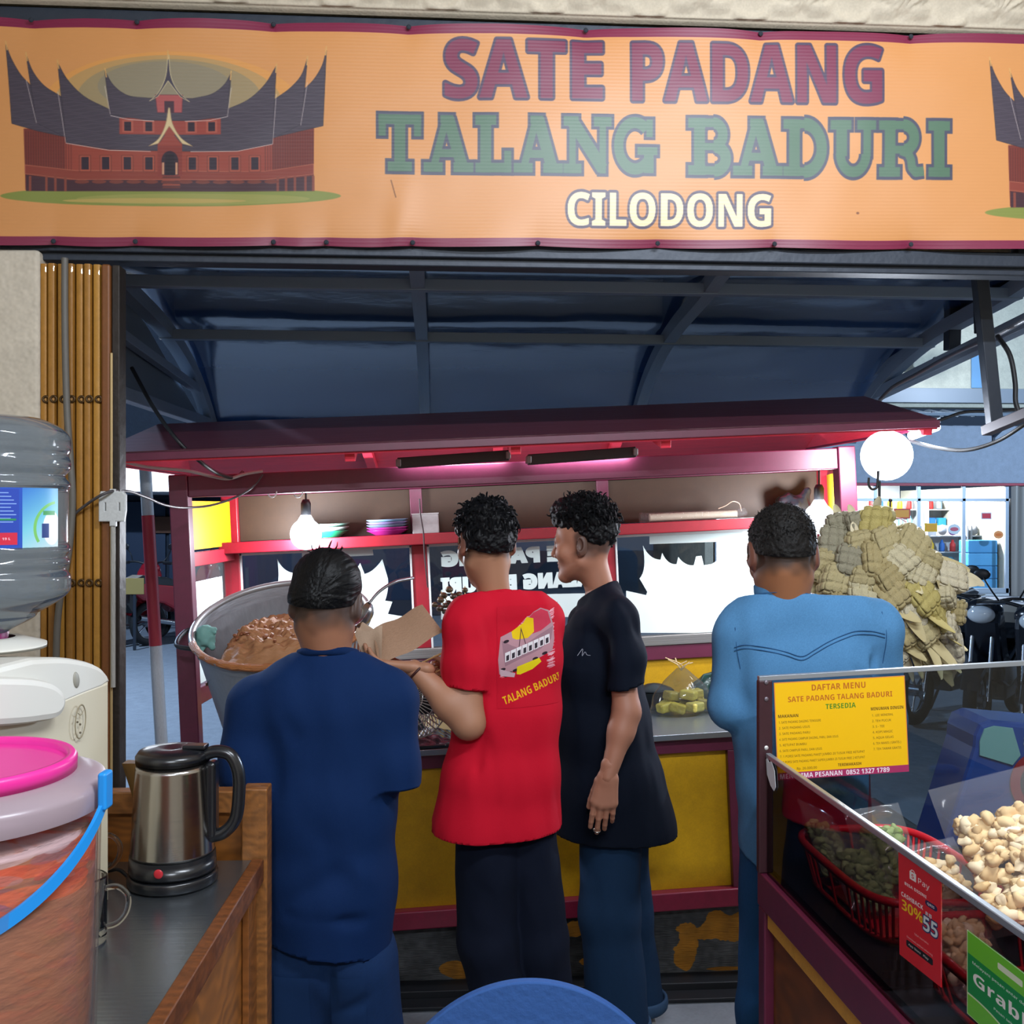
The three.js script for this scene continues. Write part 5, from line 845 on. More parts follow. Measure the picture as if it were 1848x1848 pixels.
// many small bent locks standing on an ellipsoid scalp
function locks(at, F, s, n, seed, keep, len, wid, curl, lift, C = [0, 0.036, -0.012], R3 = [0.08, 0.09, 0.1]) {
  const r = rng(seed), list = [], dir = V(0, 0, 0);
  for (let i = 0, tries = 0; i < n && tries < n * 20; tries++) {
    const z = r() * 2 - 1, a = r() * Math.PI * 2, q = Math.sqrt(1 - z * z), lx = q * Math.cos(a), lu = z, lf = q * Math.sin(a);
    if (!keep(lx, lu, lf, r)) continue; i++;
    const base = [C[0] + lx * R3[0], C[1] + lu * R3[1], C[2] + lf * R3[2]], l = len * (0.7 + 0.6 * r()), w = wid * (0.7 + 0.6 * r());
    let [dx, du, df] = [lx * lift + (r() - 0.5) * 0.9, lu * lift + (r() - 0.5) * 0.7 - 0.1, lf * lift + (r() - 0.5) * 0.9]; const pts = [], ph = r() * 6.28, pr = [r() - 0.5, r() - 0.5, r() - 0.5];
    for (let k = 0; k <= 6; k++) { const t = k / 6, c = curl * Math.sin(t * 5 + ph) * t, c2 = curl * Math.cos(t * 5 + ph) * t; pts.push(at(base[0] + dx * l * t - lx * 0.6 * l * t * t + c * pr[0] * 2, base[1] + du * l * t + c2 * 0.8 - t * t * l * 0.35, base[2] + df * l * t - lf * 0.6 * l * t * t + c * pr[2] * 2)); }
    const g = new THREE.TubeGeometry(new THREE.CatmullRomCurve3(pts), 7, w * s, 5, false), ps = g.attributes.position; // taper
    for (let k = 0; k <= 7; k++) { const cc = V(0, 0, 0); for (let m = 0; m < 5; m++) cc.add(V(ps.getX(k * 6 + m), ps.getY(k * 6 + m), ps.getZ(k * 6 + m))); cc.multiplyScalar(0.2); const tp = Math.sqrt(Math.max(0.0, 1 - Math.pow(k / 7, 2.2))) * 0.95 + 0.05; for (let m = 0; m < 6; m++) { const o = k * 6 + m; ps.setXYZ(o, lerp(cc.x, ps.getX(o), tp), lerp(cc.y, ps.getY(o), tp), lerp(cc.z, ps.getZ(o), tp)); } }
    g.computeVertexNormals(); list.push(g);
  }
  return list;
}
const skinM = (c) => M(c, 0.55, 0, { vertexColors: true, ...bump(T.grain, 0.0006, 30), sheen: 0.15 });
const clothM = (c, r = 1, extra = {}) => M(c, 0.85, 0, { bumpMap: rep(T.weave, 14 * r), bumpScale: 0.0006, specularIntensity: 0.3, sheen: 0.0, sheenRoughness: 0.6, sheenColor: new THREE.Color(c).lerp(new THREE.Color(0xffffff), 0.2), ...extra });
// soft folds: list of {a, b, w, h} ridges (h > 0 valleys) plus drape noise
const folded = (list, n1 = 0.004, sx = 6, sy = 2.2, seed = 0) => (x, y, z) => {
  let d = n1 * (fbm(x * sx + seed, y * sy + x * 1.5, z * sx, 3) * 1.6 + 0.5 * noise3(x * sx * 2.6 + y * 5, y * sy * 2.2 - x * 7 + seed, z * 12));
  for (const f of list) { const ax = x - f.a.x, ay = y - f.a.y, az = z - f.a.z, bx_ = f.b.x - f.a.x, by_ = f.b.y - f.a.y, bz_ = f.b.z - f.a.z, l2 = bx_ * bx_ + by_ * by_ + bz_ * bz_; let t = (ax * bx_ + ay * by_ + az * bz_) / l2; t = t < 0 ? 0 : t > 1 ? 1 : t; const q = ((ax - bx_ * t) ** 2 + (ay - by_ * t) ** 2 + (az - bz_ * t) ** 2) / (f.w * f.w); if (q < 6) d += 1.5 * f.h * Math.exp(-q) * Math.sin(Math.PI * (0.08 + 0.84 * t)); }
  return d;
};
// Each figure is measured in world points; the group stands at its feet.
const camRight = V(cosY, 0, -sinY), camBack = V(sinY, 0, cosY);    // screen-right and towards the camera
const dirOf = (r, u, away) => camRight.clone().multiplyScalar(r).add(V(0, u, 0)).addScaledVector(camBack, -away).normalize();
function person(label, at) { const t = thing('person', label, 'person', at); t.loc = (v) => v.clone().sub(at); return t; }
function bodyMesh(t, parts, mat) { return obj('body', mergeColored(parts), mat, t); }
const denimM = (c) => clothM(c, 2.2, { map: rep(T.speck, 14) });
function collarRing(t, c, F, n, r, sx, sz, mat, tube = 0.0075) { n = n.clone().normalize(); const x = F.r.clone().addScaledVector(n, -F.r.dot(n)).normalize(), z = x.clone().cross(n); const g = new THREE.TorusGeometry(r, tube, 8, 48).rotateX(Math.PI / 2).scale(sx, 1.4, sz), m = new THREE.Matrix4().makeBasis(x, n, z); m.setPosition(c); return obj('collar', g.applyMatrix4(m), mat, t); }
function pocket(t, f, L, px, py, w, h, mat) {
  const at = (u, v) => onSurface(f, L(px + (u - 0.5) * 2 * w, py + h - v * 2 * h + (v < 0.15 ? 14 * (1 - Math.abs(u - 0.5) * 2) : 0)).addScaledVector(camBack, 0.35), camBack.clone().negate(), 0.004);
  return obj('pocket', grid(10, 10, at), mat, t);
}
function shoes(t, ankles, F, mat, sole = null) { for (const a of ankles) { const s = obj('shoe', new Field(0.02).rc(a.clone().setY(0.05), a.clone().addScaledVector(F.f, 0.15).setY(0.036), 0.04, 0.032, F.f.clone().cross(V(0, 1, 0)).normalize(), 1.0).rc(a.clone().setY(0.07), a.clone().setY(0.09), 0.036, 0.034).cut(a.clone().setY(0.012), V(0, -1, 0)).mesh(0.007), mat, t); const o = obj('sole', extrude([[-0.05, -0.036], [0.12, -0.04], [0.17, -0.034], [0.19, 0], [0.17, 0.034], [0.12, 0.04], [-0.05, 0.036], [-0.065, 0]], 0.014, 0.002).rotateX(-Math.PI / 2).applyMatrix4(new THREE.Matrix4().makeBasis(F.f, V(0, 1, 0), F.f.clone().cross(V(0, 1, 0)).normalize()).setPosition(a.clone().setY(0.002))), sole ?? M(0xb8b8b4, 0.6), s); } }
const shade = (base, tint, k) => hex(base).lerp(hex(tint), clamp(k, 0, 1));

// ---- man in the navy T-shirt, back to the camera
{
  const D = 2.36, pp = (px, py, dd = 0) => P(px, py, D + dd), foot = P(590, 1000, D); foot.y = 0;
  const t = person('man in a navy blue T-shirt and jeans seen from behind at the sauce pot', foot), L = (px, py, dd = 0) => t.loc(pp(px, py, dd));
  const fwd = dirOf(-0.06, 0, 1), F0 = frameOf(fwd), hc = L(588, 1092, -0.0), Fh = (() => { const f = dirOf(-0.1, -0.3, 1), r = dirOf(1, -0.06, 0.1); const F = frameOf(f); F.r = r.clone().addScaledVector(F.f, -r.dot(F.f)).normalize(); F.u = F.r.clone().cross(F.f); return F; })();
  const nb = L(592, 1190, -0.0), { H, at } = headField(hc, Fh, 0.93, nb, 0.052);
  const skinC = 0x9c6a50, stub = 0x2a211f;
  const hairline = (x, y, z) => { const q = V(x, y, z).sub(hc); return [q.dot(Fh.r), q.dot(Fh.u), q.dot(Fh.f)]; };
  const hcol = (x, y, z) => { const [r, u, f] = hairline(x, y, z); const back = sstep(0.05, -0.02, f), k = back * sstep(-0.085, -0.03, u + 0.02 * noise3(x * 40, y * 40, z * 40)); return shade(skinC, stub, 0.9 * k).lerp(hex(0xb96a58), Math.abs(r) > 0.068 && f > -0.05 && u < 0.04 ? 0.35 * (1 - k) : 0); };
  const sL = L(462, 1268, 0.0), sR = L(704, 1262, 0.0), eL = L(452, 1385, 0.0), eR = L(704, 1385, 0.02), wL = L(478, 1400, 0.2), wR = L(670, 1395, 0.24);
  const hip = L(592, 1700, 0.02), chest = L(590, 1330, 0.01);
  const B = new Field(0.03); B.rc(L(560, 1300, 0.01), L(620, 1300, 0.01), 0.085, 0.085, F0.f, 1.2).rc(chest, hip, 0.1, 0.095, F0.f, 1.2).rc(nb, L(592, 1240, 0.01), 0.052, 0.06);
  B.rc(sL, eL, 0.048, 0.038).rc(eL, wL, 0.037, 0.024).rc(sR, eR, 0.048, 0.038).rc(eR, wR, 0.037, 0.024).rc(L(540, 1262, 0), sL, 0.055, 0.05).rc(L(640, 1262, 0), sR, 0.055, 0.05);
  const kL = hip.clone().addScaledVector(F0.r, -0.1).setY(0.4), kR = hip.clone().addScaledVector(F0.r, 0.1).setY(0.4), aL = kL.clone().addScaledVector(F0.f, -0.03).setY(0.08), aR = kR.clone().addScaledVector(F0.f, -0.03).setY(0.08);
  B.rc(hip.clone().addScaledVector(F0.r, -0.05), kL, 0.058, 0.045).rc(kL, aL, 0.045, 0.034).rc(hip.clone().addScaledVector(F0.r, 0.05), kR, 0.058, 0.045).rc(kR, aR, 0.045, 0.034);
  const skin = () => hex(skinC);
  const hand = (w, dirv, palm, side) => handField(w, dirv, palm, side, [0.5, 0.55, 0.6, 0.65], 0.92).mesh(0.004, skin);
  bodyMesh(t, [B.mesh(0.013, skin), H.mesh(0.0042, hcol), hand(wL, dirOf(0.25, 0.1, 1), dirOf(0.9, -0.2, 0), V(0, 1, 0)), hand(wR, dirOf(-0.3, 0.15, 1), dirOf(-0.9, -0.2, 0), V(0, 1, 0))], skinM(0xffffff));
  // hair: smooth top, short back fading into the nape
  const Hr = new Field(0.012); const e = (r, u, f, a, b, c) => Hr.ball(at(r, u, f), a * 0.93, b * 0.93, c * 0.93, [Fh.r, Fh.u, Fh.f]);
  e(0, 0.05, -0.014, 0.0865, 0.0885, 0.104); e(0, 0.07, 0.03, 0.078, 0.068, 0.075); e(-0.012, 0.01, -0.03, 0.079, 0.07, 0.082);
  Hr.cut(at(0, 0.03, 0.075), Fh.f.clone().addScaledVector(Fh.u, -0.6)); Hr.cut(at(0, -0.032, -0.1), Fh.u.clone().multiplyScalar(-1).addScaledVector(Fh.f, 0.42));
  Hr.disp = (x, y, z) => { const [r, u, f] = hairline(x, y, z), a = Math.atan2(r + 0.012, u - 0.0), p = sstep(0.02, 0.1, u); return 0.0016 * noise3(a * 14, f * 14, u * 9) + 0.0009 * noise3(r * 160, f * 60, u * 26) - 0.003 * p * Math.max(0, noise3(r * 30, f * 30, 5)); };
  const hairM = M(0x08090b, 0.5, 0, { specularIntensity: 0.4, sheen: 0.05, sheenColor: new THREE.Color(0x8088a0), ...bump(T.grain, 0.002, 20) });
  const cow = locks(at, Fh, 0.93, 46, 11, (x, u, f) => u > 0.72 && f < 0.55 && Math.abs(x + 0.12) < 0.45, 0.03, 0.0022, 0.004, 0.9, [0, 0.05, -0.014], [0.078, 0.08, 0.094]);
  obj('hair', [planarUV(Hr.mesh(0.0035)), ...cow], hairM, t, 'short black hair');
  // T-shirt
  const Tr = new Field(0.045);
  Tr.rc(L(545, 1255, 0.0), L(636, 1252, 0.0), 0.092, 0.092, F0.f, 1.12).rc(L(478, 1272, 0.0), L(560, 1238, 0.0), 0.066, 0.062).rc(L(696, 1266, 0.0), L(622, 1236, 0.0), 0.066, 0.062);
  trunk(Tr, [[L(589, 1300), 0.05, 0.112, 1.15], [L(589, 1450), 0.035, 0.116, 1.1], [L(590, 1590), 0.022, 0.12, 1.05], [L(591, 1730), 0.02, 0.12, 1.05]], F0);
  Tr.rc(L(586, 1190, 0.004), L(598, 1190, 0.004), 0.055, 0.055, F0.f, 1.0);
  const S = new Blend([Tr, chain([[L(464, 1272, 0), 0.067], [L(452, 1380, -0.03), 0.067], [L(451, 1425, -0.04), 0.069]]), chain([[L(702, 1268, 0), 0.067], [L(705, 1380, -0.015), 0.066], [L(707, 1423, -0.02), 0.068]])], 0.03);
  S.cut(L(592, 1694, 0), V(0, -1, 0).addScaledVector(camRight, -0.14)); S.cut(L(592, 1177, 0), V(0, 1, 0).addScaledVector(F0.f, 0.25));
  const ridge = (x0, y0, x1, y1, w, h) => ({ a: L(x0, y0, -0.11), b: L(x1, y1, -0.11), w, h });
  S.disp = folded([ridge(684, 1310, 672, 1440, 0.018, 0.008), ridge(490, 1330, 496, 1450, 0.02, 0.008), ridge(640, 1560, 500, 1640, 0.03, 0.008), ridge(700, 1600, 560, 1530, 0.03, -0.005), ridge(520, 1650, 690, 1668, 0.016, 0.007), ridge(540, 1440, 640, 1620, 0.03, 0.004), ridge(670, 1290, 640, 1360, 0.02, 0.004), ridge(510, 1290, 540, 1350, 0.02, 0.004)], 0.008, 7, 2.6, 3);
  const navy = clothM(0x07224a);
  obj('t_shirt', planarUV(S.mesh(0.0085)), navy, t, 'plain navy T-shirt');
  collarRing(t, L(592, 1180, 0.0), F0, V(0, 1, 0).addScaledVector(F0.f, 0.25), 0.059, 1.1, 1.0, navy);
  const J = new Field(0.03); J.rc(L(565, 1700, 0.015), L(618, 1702, 0.015), 0.112, 0.112, F0.f, 1.05);
  J.rc(L(545, 1740, 0.0), kL, 0.098, 0.085).rc(L(640, 1740, 0.0), kR, 0.098, 0.085).rc(kL, aL, 0.085, 0.07).rc(kR, aR, 0.085, 0.07);
  J.cut(aL.clone().setY(0.04), V(0, -1, 0)); J.disp = folded([{ a: L(592, 1740, -0.1), b: L(592, 1850, -0.1), w: 0.012, h: 0.014 }, { a: L(600, 1835, -0.09), b: L(680, 1800, -0.1), w: 0.012, h: 0.008 }], 0.005, 8, 4, 7);
  obj('jeans', planarUV(J.mesh(0.009)), denimM(0x152f56), t, 'dark blue jeans');
  for (const px of [542, 640]) pocket(t, J, L, px, 1774, 31, 46, denimM(0x18355f));
  shoes(t, [aL, aR], F0, MAT.blackPlastic);
}

// ---- man in the red T-shirt holding the wrapping paper
{
  const D = 2.9, foot = P(955, 1000, D); foot.y = 0;
  const t = person('man in a red printed T-shirt and black trousers holding up brown wrapping paper', foot), L = (px, py, dd = 0) => t.loc(P(px, py, D + dd));
  const F0 = frameOf(dirOf(-0.42, 0, 0.9)), hc = L(877, 981, 0), Fh = frameOf(dirOf(-0.36, -0.16, 0.93)), nb = L(892, 1075, 0.0), { H, at } = headField(hc, Fh, 0.95, nb, 0.046);
  const skinC = 0xa9785c, hl = (x, y, z) => { const q = V(x, y, z).sub(hc); return [q.dot(Fh.r), q.dot(Fh.u), q.dot(Fh.f)]; };
  const hcol = (x, y, z) => { const [r, u, f] = hl(x, y, z); return shade(skinC, 0x2a211f, 0.85 * sstep(0.03, -0.02, f) * sstep(-0.06, -0.02, u + 0.02 * noise3(x * 40, y * 40, z * 40))).lerp(hex(0xc0705c), Math.abs(r) > 0.07 && u < 0.03 ? 0.25 : 0); };
  const skin = () => hex(skinC);
  const sL = L(841, 1134, -0.08), eL = L(846, 1305, -0.12), wL = L(747, 1206, -0.1), sR = L(978, 1118, 0.08), eR = L(965, 1290, 0.22), wR = L(836, 1226, 0.34);
  const hip = L(915, 1500, 0), B = new Field(0.03);
  B.rc(L(880, 1150, -0.02), L(945, 1150, 0.03), 0.07, 0.07, F0.f, 1.2).rc(L(910, 1160, 0), hip, 0.078, 0.08, F0.f, 1.15).rc(nb, L(900, 1110, 0), 0.046, 0.058).rc(sL, L(890, 1105, -0.02), 0.052, 0.055).rc(sR, L(920, 1105, 0.03), 0.052, 0.055);
  B.rc(sL, eL, 0.046, 0.041).rc(eL, lp(eL, wL, 0.35), 0.041, 0.041).rc(lp(eL, wL, 0.35), wL, 0.041, 0.0255).rc(sR, eR, 0.046, 0.038).rc(eR, wR, 0.038, 0.025);
  const kL = L(880, 1700, -0.02), kR = L(975, 1700, 0.04), aL = L(930, 1960, 0.02).setY(0.09), aR = L(1010, 1960, 0.1).setY(0.09);
  B.rc(hip.clone().addScaledVector(F0.r, -0.05), kL, 0.058, 0.045).rc(kL, aL, 0.045, 0.034).rc(hip.clone().addScaledVector(F0.r, 0.05), kR, 0.058, 0.045).rc(kR, aR, 0.045, 0.034);
  const h1 = handField(wL, dirOf(-1, 0.06, 0.12), dirOf(0.05, 0.9, 0.35), dirOf(-0.1, 0.2, 1), [0.55, 0.5, 0.45, 0.4], 0.95, 0.7).mesh(0.0035, skin), h2 = handField(wR, dirOf(-1, 0.3, 0.2), dirOf(-0.2, -0.2, -1), V(0, 1, 0), [1.0, 1.1, 1.15, 1.2], 0.95, 0.5).mesh(0.0035, skin);
  bodyMesh(t, [B.mesh(0.012, skin), H.mesh(0.0042, hcol), h1, h2], skinM(0xffffff));
  obj('bracelet', (() => { const n = wL.clone().sub(eL).normalize(), c = lp(wL, eL, 0.06), g = new THREE.TorusGeometry(0.0275, 0.0035, 8, 30), m = new THREE.Matrix4().lookAt(V(0, 0, 0), n, V(0, 1, 0)); return g.applyMatrix4(m).translate(c.x, c.y, c.z); })(), M(0x3a1512, 0.5), t, 'dark cord bracelet');
  obj('bracelet', (() => { const n = wR.clone().sub(eR).normalize(), c = lp(wR, eR, 0.1), g = new THREE.TorusGeometry(0.03, 0.003, 8, 30), m = new THREE.Matrix4().lookAt(V(0, 0, 0), n, V(0, 1, 0)); return g.applyMatrix4(m).translate(c.x, c.y, c.z); })(), M(0x1c1210, 0.5), t);
  // hair: tousled, rather full on top
  const Hr = new Field(0.012), e = (r, u, f, a, b, c) => Hr.ball(at(r, u, f), a * 0.95, b * 0.95, c * 0.95, [Fh.r, Fh.u, Fh.f]);
  e(0, 0.05, -0.01, 0.086, 0.085, 0.104); e(0, 0.01, -0.03, 0.08, 0.072, 0.084); e(0, 0.08, 0.04, 0.07, 0.055, 0.066);
  Hr.cut(at(0, 0.04, 0.08), Fh.f.clone().addScaledVector(Fh.u, -0.6)); Hr.cut(at(0, -0.048, -0.1), Fh.u.clone().multiplyScalar(-1).addScaledVector(Fh.f, 0.5));
  Hr.disp = (x, y, z) => 0.005 * noise3(x * 60, y * 60, z * 60) + 0.0035 * noise3(x * 130, y * 130, z * 130);
  const hairM = M(0x08080b, 0.55, 0, { specularIntensity: 0.4, sheen: 0.05, sheenColor: new THREE.Color(0x8890a8), ...bump(T.grain, 0.002, 20) });
  obj('hair', [planarUV(Hr.mesh(0.0036)), ...locks(at, Fh, 0.95, 420, 21, (x, u, f) => u > -0.25 && f < 0.75 - Math.max(0, 0.4 - u) && !(u < 0.15 && f > -0.1), 0.034, 0.0036, 0.008, 0.75, [0, 0.05, -0.01], [0.081, 0.08, 0.098])], hairM, t, 'tousled black hair');
  // T-shirt
  const Tr = new Field(0.04), w = (px, py, dd, half, r, s = 1.15) => { const c = L(px, py, dd); Tr.rc(c.clone().addScaledVector(F0.r, -half), c.clone().addScaledVector(F0.r, half), r, r, F0.f, s); };
  w(895, 1082, 0.0, 0.008, 0.05, 1.05);
  trunk(Tr, [[L(904, 1118), 0.085, 0.082, 1.1], [L(908, 1190), 0.07, 0.1, 1.15], [L(918, 1290), 0.048, 0.103, 1.05], [L(908, 1400), 0.052, 0.112, 1.05], [L(899, 1490), 0.055, 0.122, 1.05], [L(897, 1540), 0.055, 0.124, 1.05]], F0);
  Tr.rc(sL, L(890, 1094, -0.01), 0.054, 0.053).rc(sR, L(912, 1092, 0.02), 0.057, 0.054);
  const S = new Blend([Tr, chain([[L(841, 1136, -0.08), 0.056], [L(841, 1200, -0.1), 0.058], [L(840, 1242, -0.105), 0.06]]), chain([[sR, 0.058], [lp(sR, eR, 0.6), 0.058], [lp(sR, eR, 0.72), 0.06]])], 0.028);
  S.cut(L(900, 1496, 0), V(0, -1, 0).addScaledVector(camRight, 0.0)); S.cut(L(895, 1073, 0), V(0, 1, 0).addScaledVector(F0.f, 0.35));
  const rg = (x0, y0, x1, y1, ww, h, dd = -0.12) => ({ a: L(x0, y0, dd), b: L(x1, y1, dd), w: ww, h });
  S.disp = folded([rg(868, 1220, 862, 1420, 0.016, 0.01), rg(960, 1250, 990, 1420, 0.02, 0.005), rg(880, 1300, 900, 1480, 0.022, 0.006), rg(830, 1400, 880, 1330, 0.02, 0.006), rg(940, 1330, 920, 1490, 0.024, -0.004), rg(870, 1110, 890, 1180, 0.018, 0.004)], 0.008, 8, 2.6, 13);
  const redM = clothM(0xc01129), sg = S.mesh(0.008);
  obj('t_shirt', planarUV(sg), redM, t, 'red T-shirt with a printed back');
  collarRing(t, L(894, 1078, 0.0), F0, V(0, 1, 0).addScaledVector(F0.f, 0.35), 0.052, 1.04, 1.0, redM);
  // the print on the back follows the cloth
  const u0 = 898, u1 = 1008, v0 = 1264, v1 = 1090, art = canvasTex(512, 840, (x, W, Hh) => {
    x.fillStyle = '#c01129'; x.fillRect(0, 0, W, Hh); const X = (px) => (px - u0) / (u1 - u0) * W, Y = (py) => (py - v1) / (v0 - v1) * Hh, r = rng(8);
    const pg = (a, f) => { x.beginPath(); a.forEach(([p, q], i) => (i ? x.lineTo(X(p), Y(q)) : x.moveTo(X(p), Y(q)))); x.closePath(); x.fillStyle = f; x.fill(); };
    x.strokeStyle = 'rgba(240,190,200,.85)'; for (let i = 0; i < 70; i++) { const a = r(); x.lineWidth = 2 + r() * 5; x.beginPath(); const yy = 1100 + a * 110, l = 902 + r() * 8, q = lerp(902, 950, clamp((1150 - yy) / 50, 0, 1)); x.moveTo(X(Math.max(l, q)), Y(yy + 10)); x.lineTo(X(Math.max(l, q) + 8 + r() * 10), Y(yy + 8)); x.stroke(); x.beginPath(); x.moveTo(X(985 + r() * 8), Y(yy)); x.lineTo(X(997 + r() * 4), Y(yy - 3)); x.stroke(); }
    pg([[904, 1142], [922, 1134], [940, 1140], [946, 1118], [962, 1102], [975, 1095], [990, 1100], [998, 1125], [1000, 1150], [996, 1170], [970, 1182], [935, 1196], [912, 1210], [902, 1205], [900, 1180]], '#b78a92');
    pg([[946, 1120], [962, 1103], [976, 1097], [988, 1102], [994, 1122], [975, 1135], [958, 1140]], '#c63a50');
    pg([[923, 1134], [944, 1120], [950, 1110], [962, 1113], [963, 1136], [952, 1146], [932, 1148], [925, 1145]], '#e8c21a'); x.strokeStyle = '#4a3038'; x.lineWidth = 6; x.beginPath(); x.moveTo(X(936), Y(1165)); x.lineTo(X(940), Y(1130)); x.lineTo(X(948), Y(1156)); x.stroke();
    pg([[906, 1148], [925, 1158], [936, 1162], [948, 1156], [975, 1140], [998, 1128], [994, 1150], [975, 1166], [940, 1180], [912, 1192]], '#9a747e');
    for (let i = 0; i < 8; i++) { const px = 912 + i * 10, py = 1181 - i * 3.6; pg([[px, py - 12], [px + 9, py - 15], [px + 9, py + 1], [px, py + 4]], '#e8e0e2'); pg([[px + 2, py - 7], [px + 7, py - 9], [px + 7, py], [px + 2, py + 2]], '#3a3038'); }
    for (const [px, py] of [[914, 1150], [908, 1197], [920, 1204], [915, 1208], [930, 1200], [965, 1182], [982, 1174]]) { x.fillStyle = '#2c2028'; x.beginPath(); x.ellipse(X(px), Y(py), 24, 12, -0.3, 0, 7); x.fill(); }
    pg([[933, 1194], [972, 1181], [976, 1188], [960, 1200], [938, 1208], [932, 1207]], '#ead21c'); pg([[903, 1196], [930, 1205], [928, 1212], [904, 1208]], '#c9aab2');
    x.save(); x.translate(X(911), Y(1258)); x.rotate(Math.atan2(Y(1226) - Y(1258), X(1004) - X(911))); x.fillStyle = '#f0b51c'; x.font = 'bold 92px sans-serif'; x.fillText('TALANG BADURI', 0, 0, 500); x.restore();
  });
  const pr = grid(36, 54, (u, v) => { for (let k = 0; k < 30; k++) { const p = onSurface(S, L(lerp(u0, u1, u) - k * 1.5, lerp(v0, v1, v)).addScaledVector(camBack, 0.35), camBack.clone().negate(), 0.0009); if (Math.abs(S.at(p.x, p.y, p.z) - 0.0009) < 0.002 || k === 29) return p; } });
  obj('back_print', pr, clothM(0xffffff, 1, { map: art }), t, 'house and lettering print');
  // trousers and shoes
  const J = new Blend([chain([[hip.clone().addScaledVector(F0.r, -0.058), 0.092], [kL, 0.08], [aL.clone().setY(0.05), 0.072]], 0.03), chain([[hip.clone().addScaledVector(F0.r, 0.058), 0.092], [kR, 0.08], [aR.clone().setY(0.05), 0.072]], 0.03)], 0.012);
  J.disp = folded([rg(850, 1600, 900, 1630, 0.016, 0.006), rg(990, 1590, 940, 1620, 0.016, 0.006), rg(880, 1690, 920, 1710, 0.02, 0.006), rg(960, 1700, 1000, 1690, 0.02, 0.006)], 0.006, 9, 5, 5);
  obj('trousers', planarUV(J.mesh(0.009)), denimM(0x0e1526), t, 'black jeans'); shoes(t, [aL, aR], F0, MAT.blackPlastic);
  // paper in the hand: creased sheet with a folded flap
  const PD = D - 0.1, pq = (px, py, dd = 0) => P(px, py, PD + dd), pb = pq(715, 1160), sh = thing('wrapping_paper', 'sheet of brown wrapping paper held up over the cart by a hand', 'paper', pb), pl = (px, py, dd = 0) => pq(px, py, dd).sub(pb);
  const sheet = (c, n, bow) => { const f = (off) => grid(14, 8, (u, v) => { const a = lp(c[0], c[1], u), b = lp(c[3], c[2], u), p = lp(a, b, v); return p.addScaledVector(camBack, bow * Math.sin(Math.PI * u) * Math.sin(Math.PI * v) + off).add(V(0, 0.004 * Math.sin(u * 9), 0)); }); const g2 = f(-0.0015); g2.index.array.reverse(); g2.computeVertexNormals(); return [f(0), g2]; };
  const kraft = M(0xa98468, 0.75, 0, { map: rep(T.speck, 2), ...bump(T.grain, 0.001, 4) });
  obj('sheet', [sheet([pl(684, 1204, -0.03), pl(800, 1142, 0.04), pl(762, 1092, 0.14), pl(672, 1137, 0.06)], 1, 0.012)], kraft, sh); obj('flap', [sheet([pl(662, 1202, 0.02), pl(688, 1205, -0.034), pl(690, 1130, 0.05), pl(640, 1144, 0.04)], 1, -0.01), sheet([pl(640, 1146, 0.06), pl(680, 1140, 0.06), pl(655, 1124, 0.08), pl(642, 1138, 0.06)], 1, 0)], M(0xbfa187, 0.75, 0, { map: rep(T.speck, 2) }), sh, 'paler folded flap');
  // skewers in the other hand
  const r = rng(6); for (let i = 0; i < 7; i++) { const a = P(762 + i * 3, 1196 + i * 8, D + 0.3 + 0.012 * (i % 3)), b = P(862 + i * 2, 1148 + i * 9, D + 0.34 + 0.012 * (i % 3)); const k = tag(obj('skewer', cyl(V(0, 0, 0), b.clone().sub(a), 0.0032, 0.0026, 8), M([0xd8b070, 0xb97f45, 0xe2c48a][i % 3], 0.6)), 'wooden skewer held in a bundle in front of the man in red', 'skewer', 'skewers held by the man in red'); k.position.copy(a); }
}
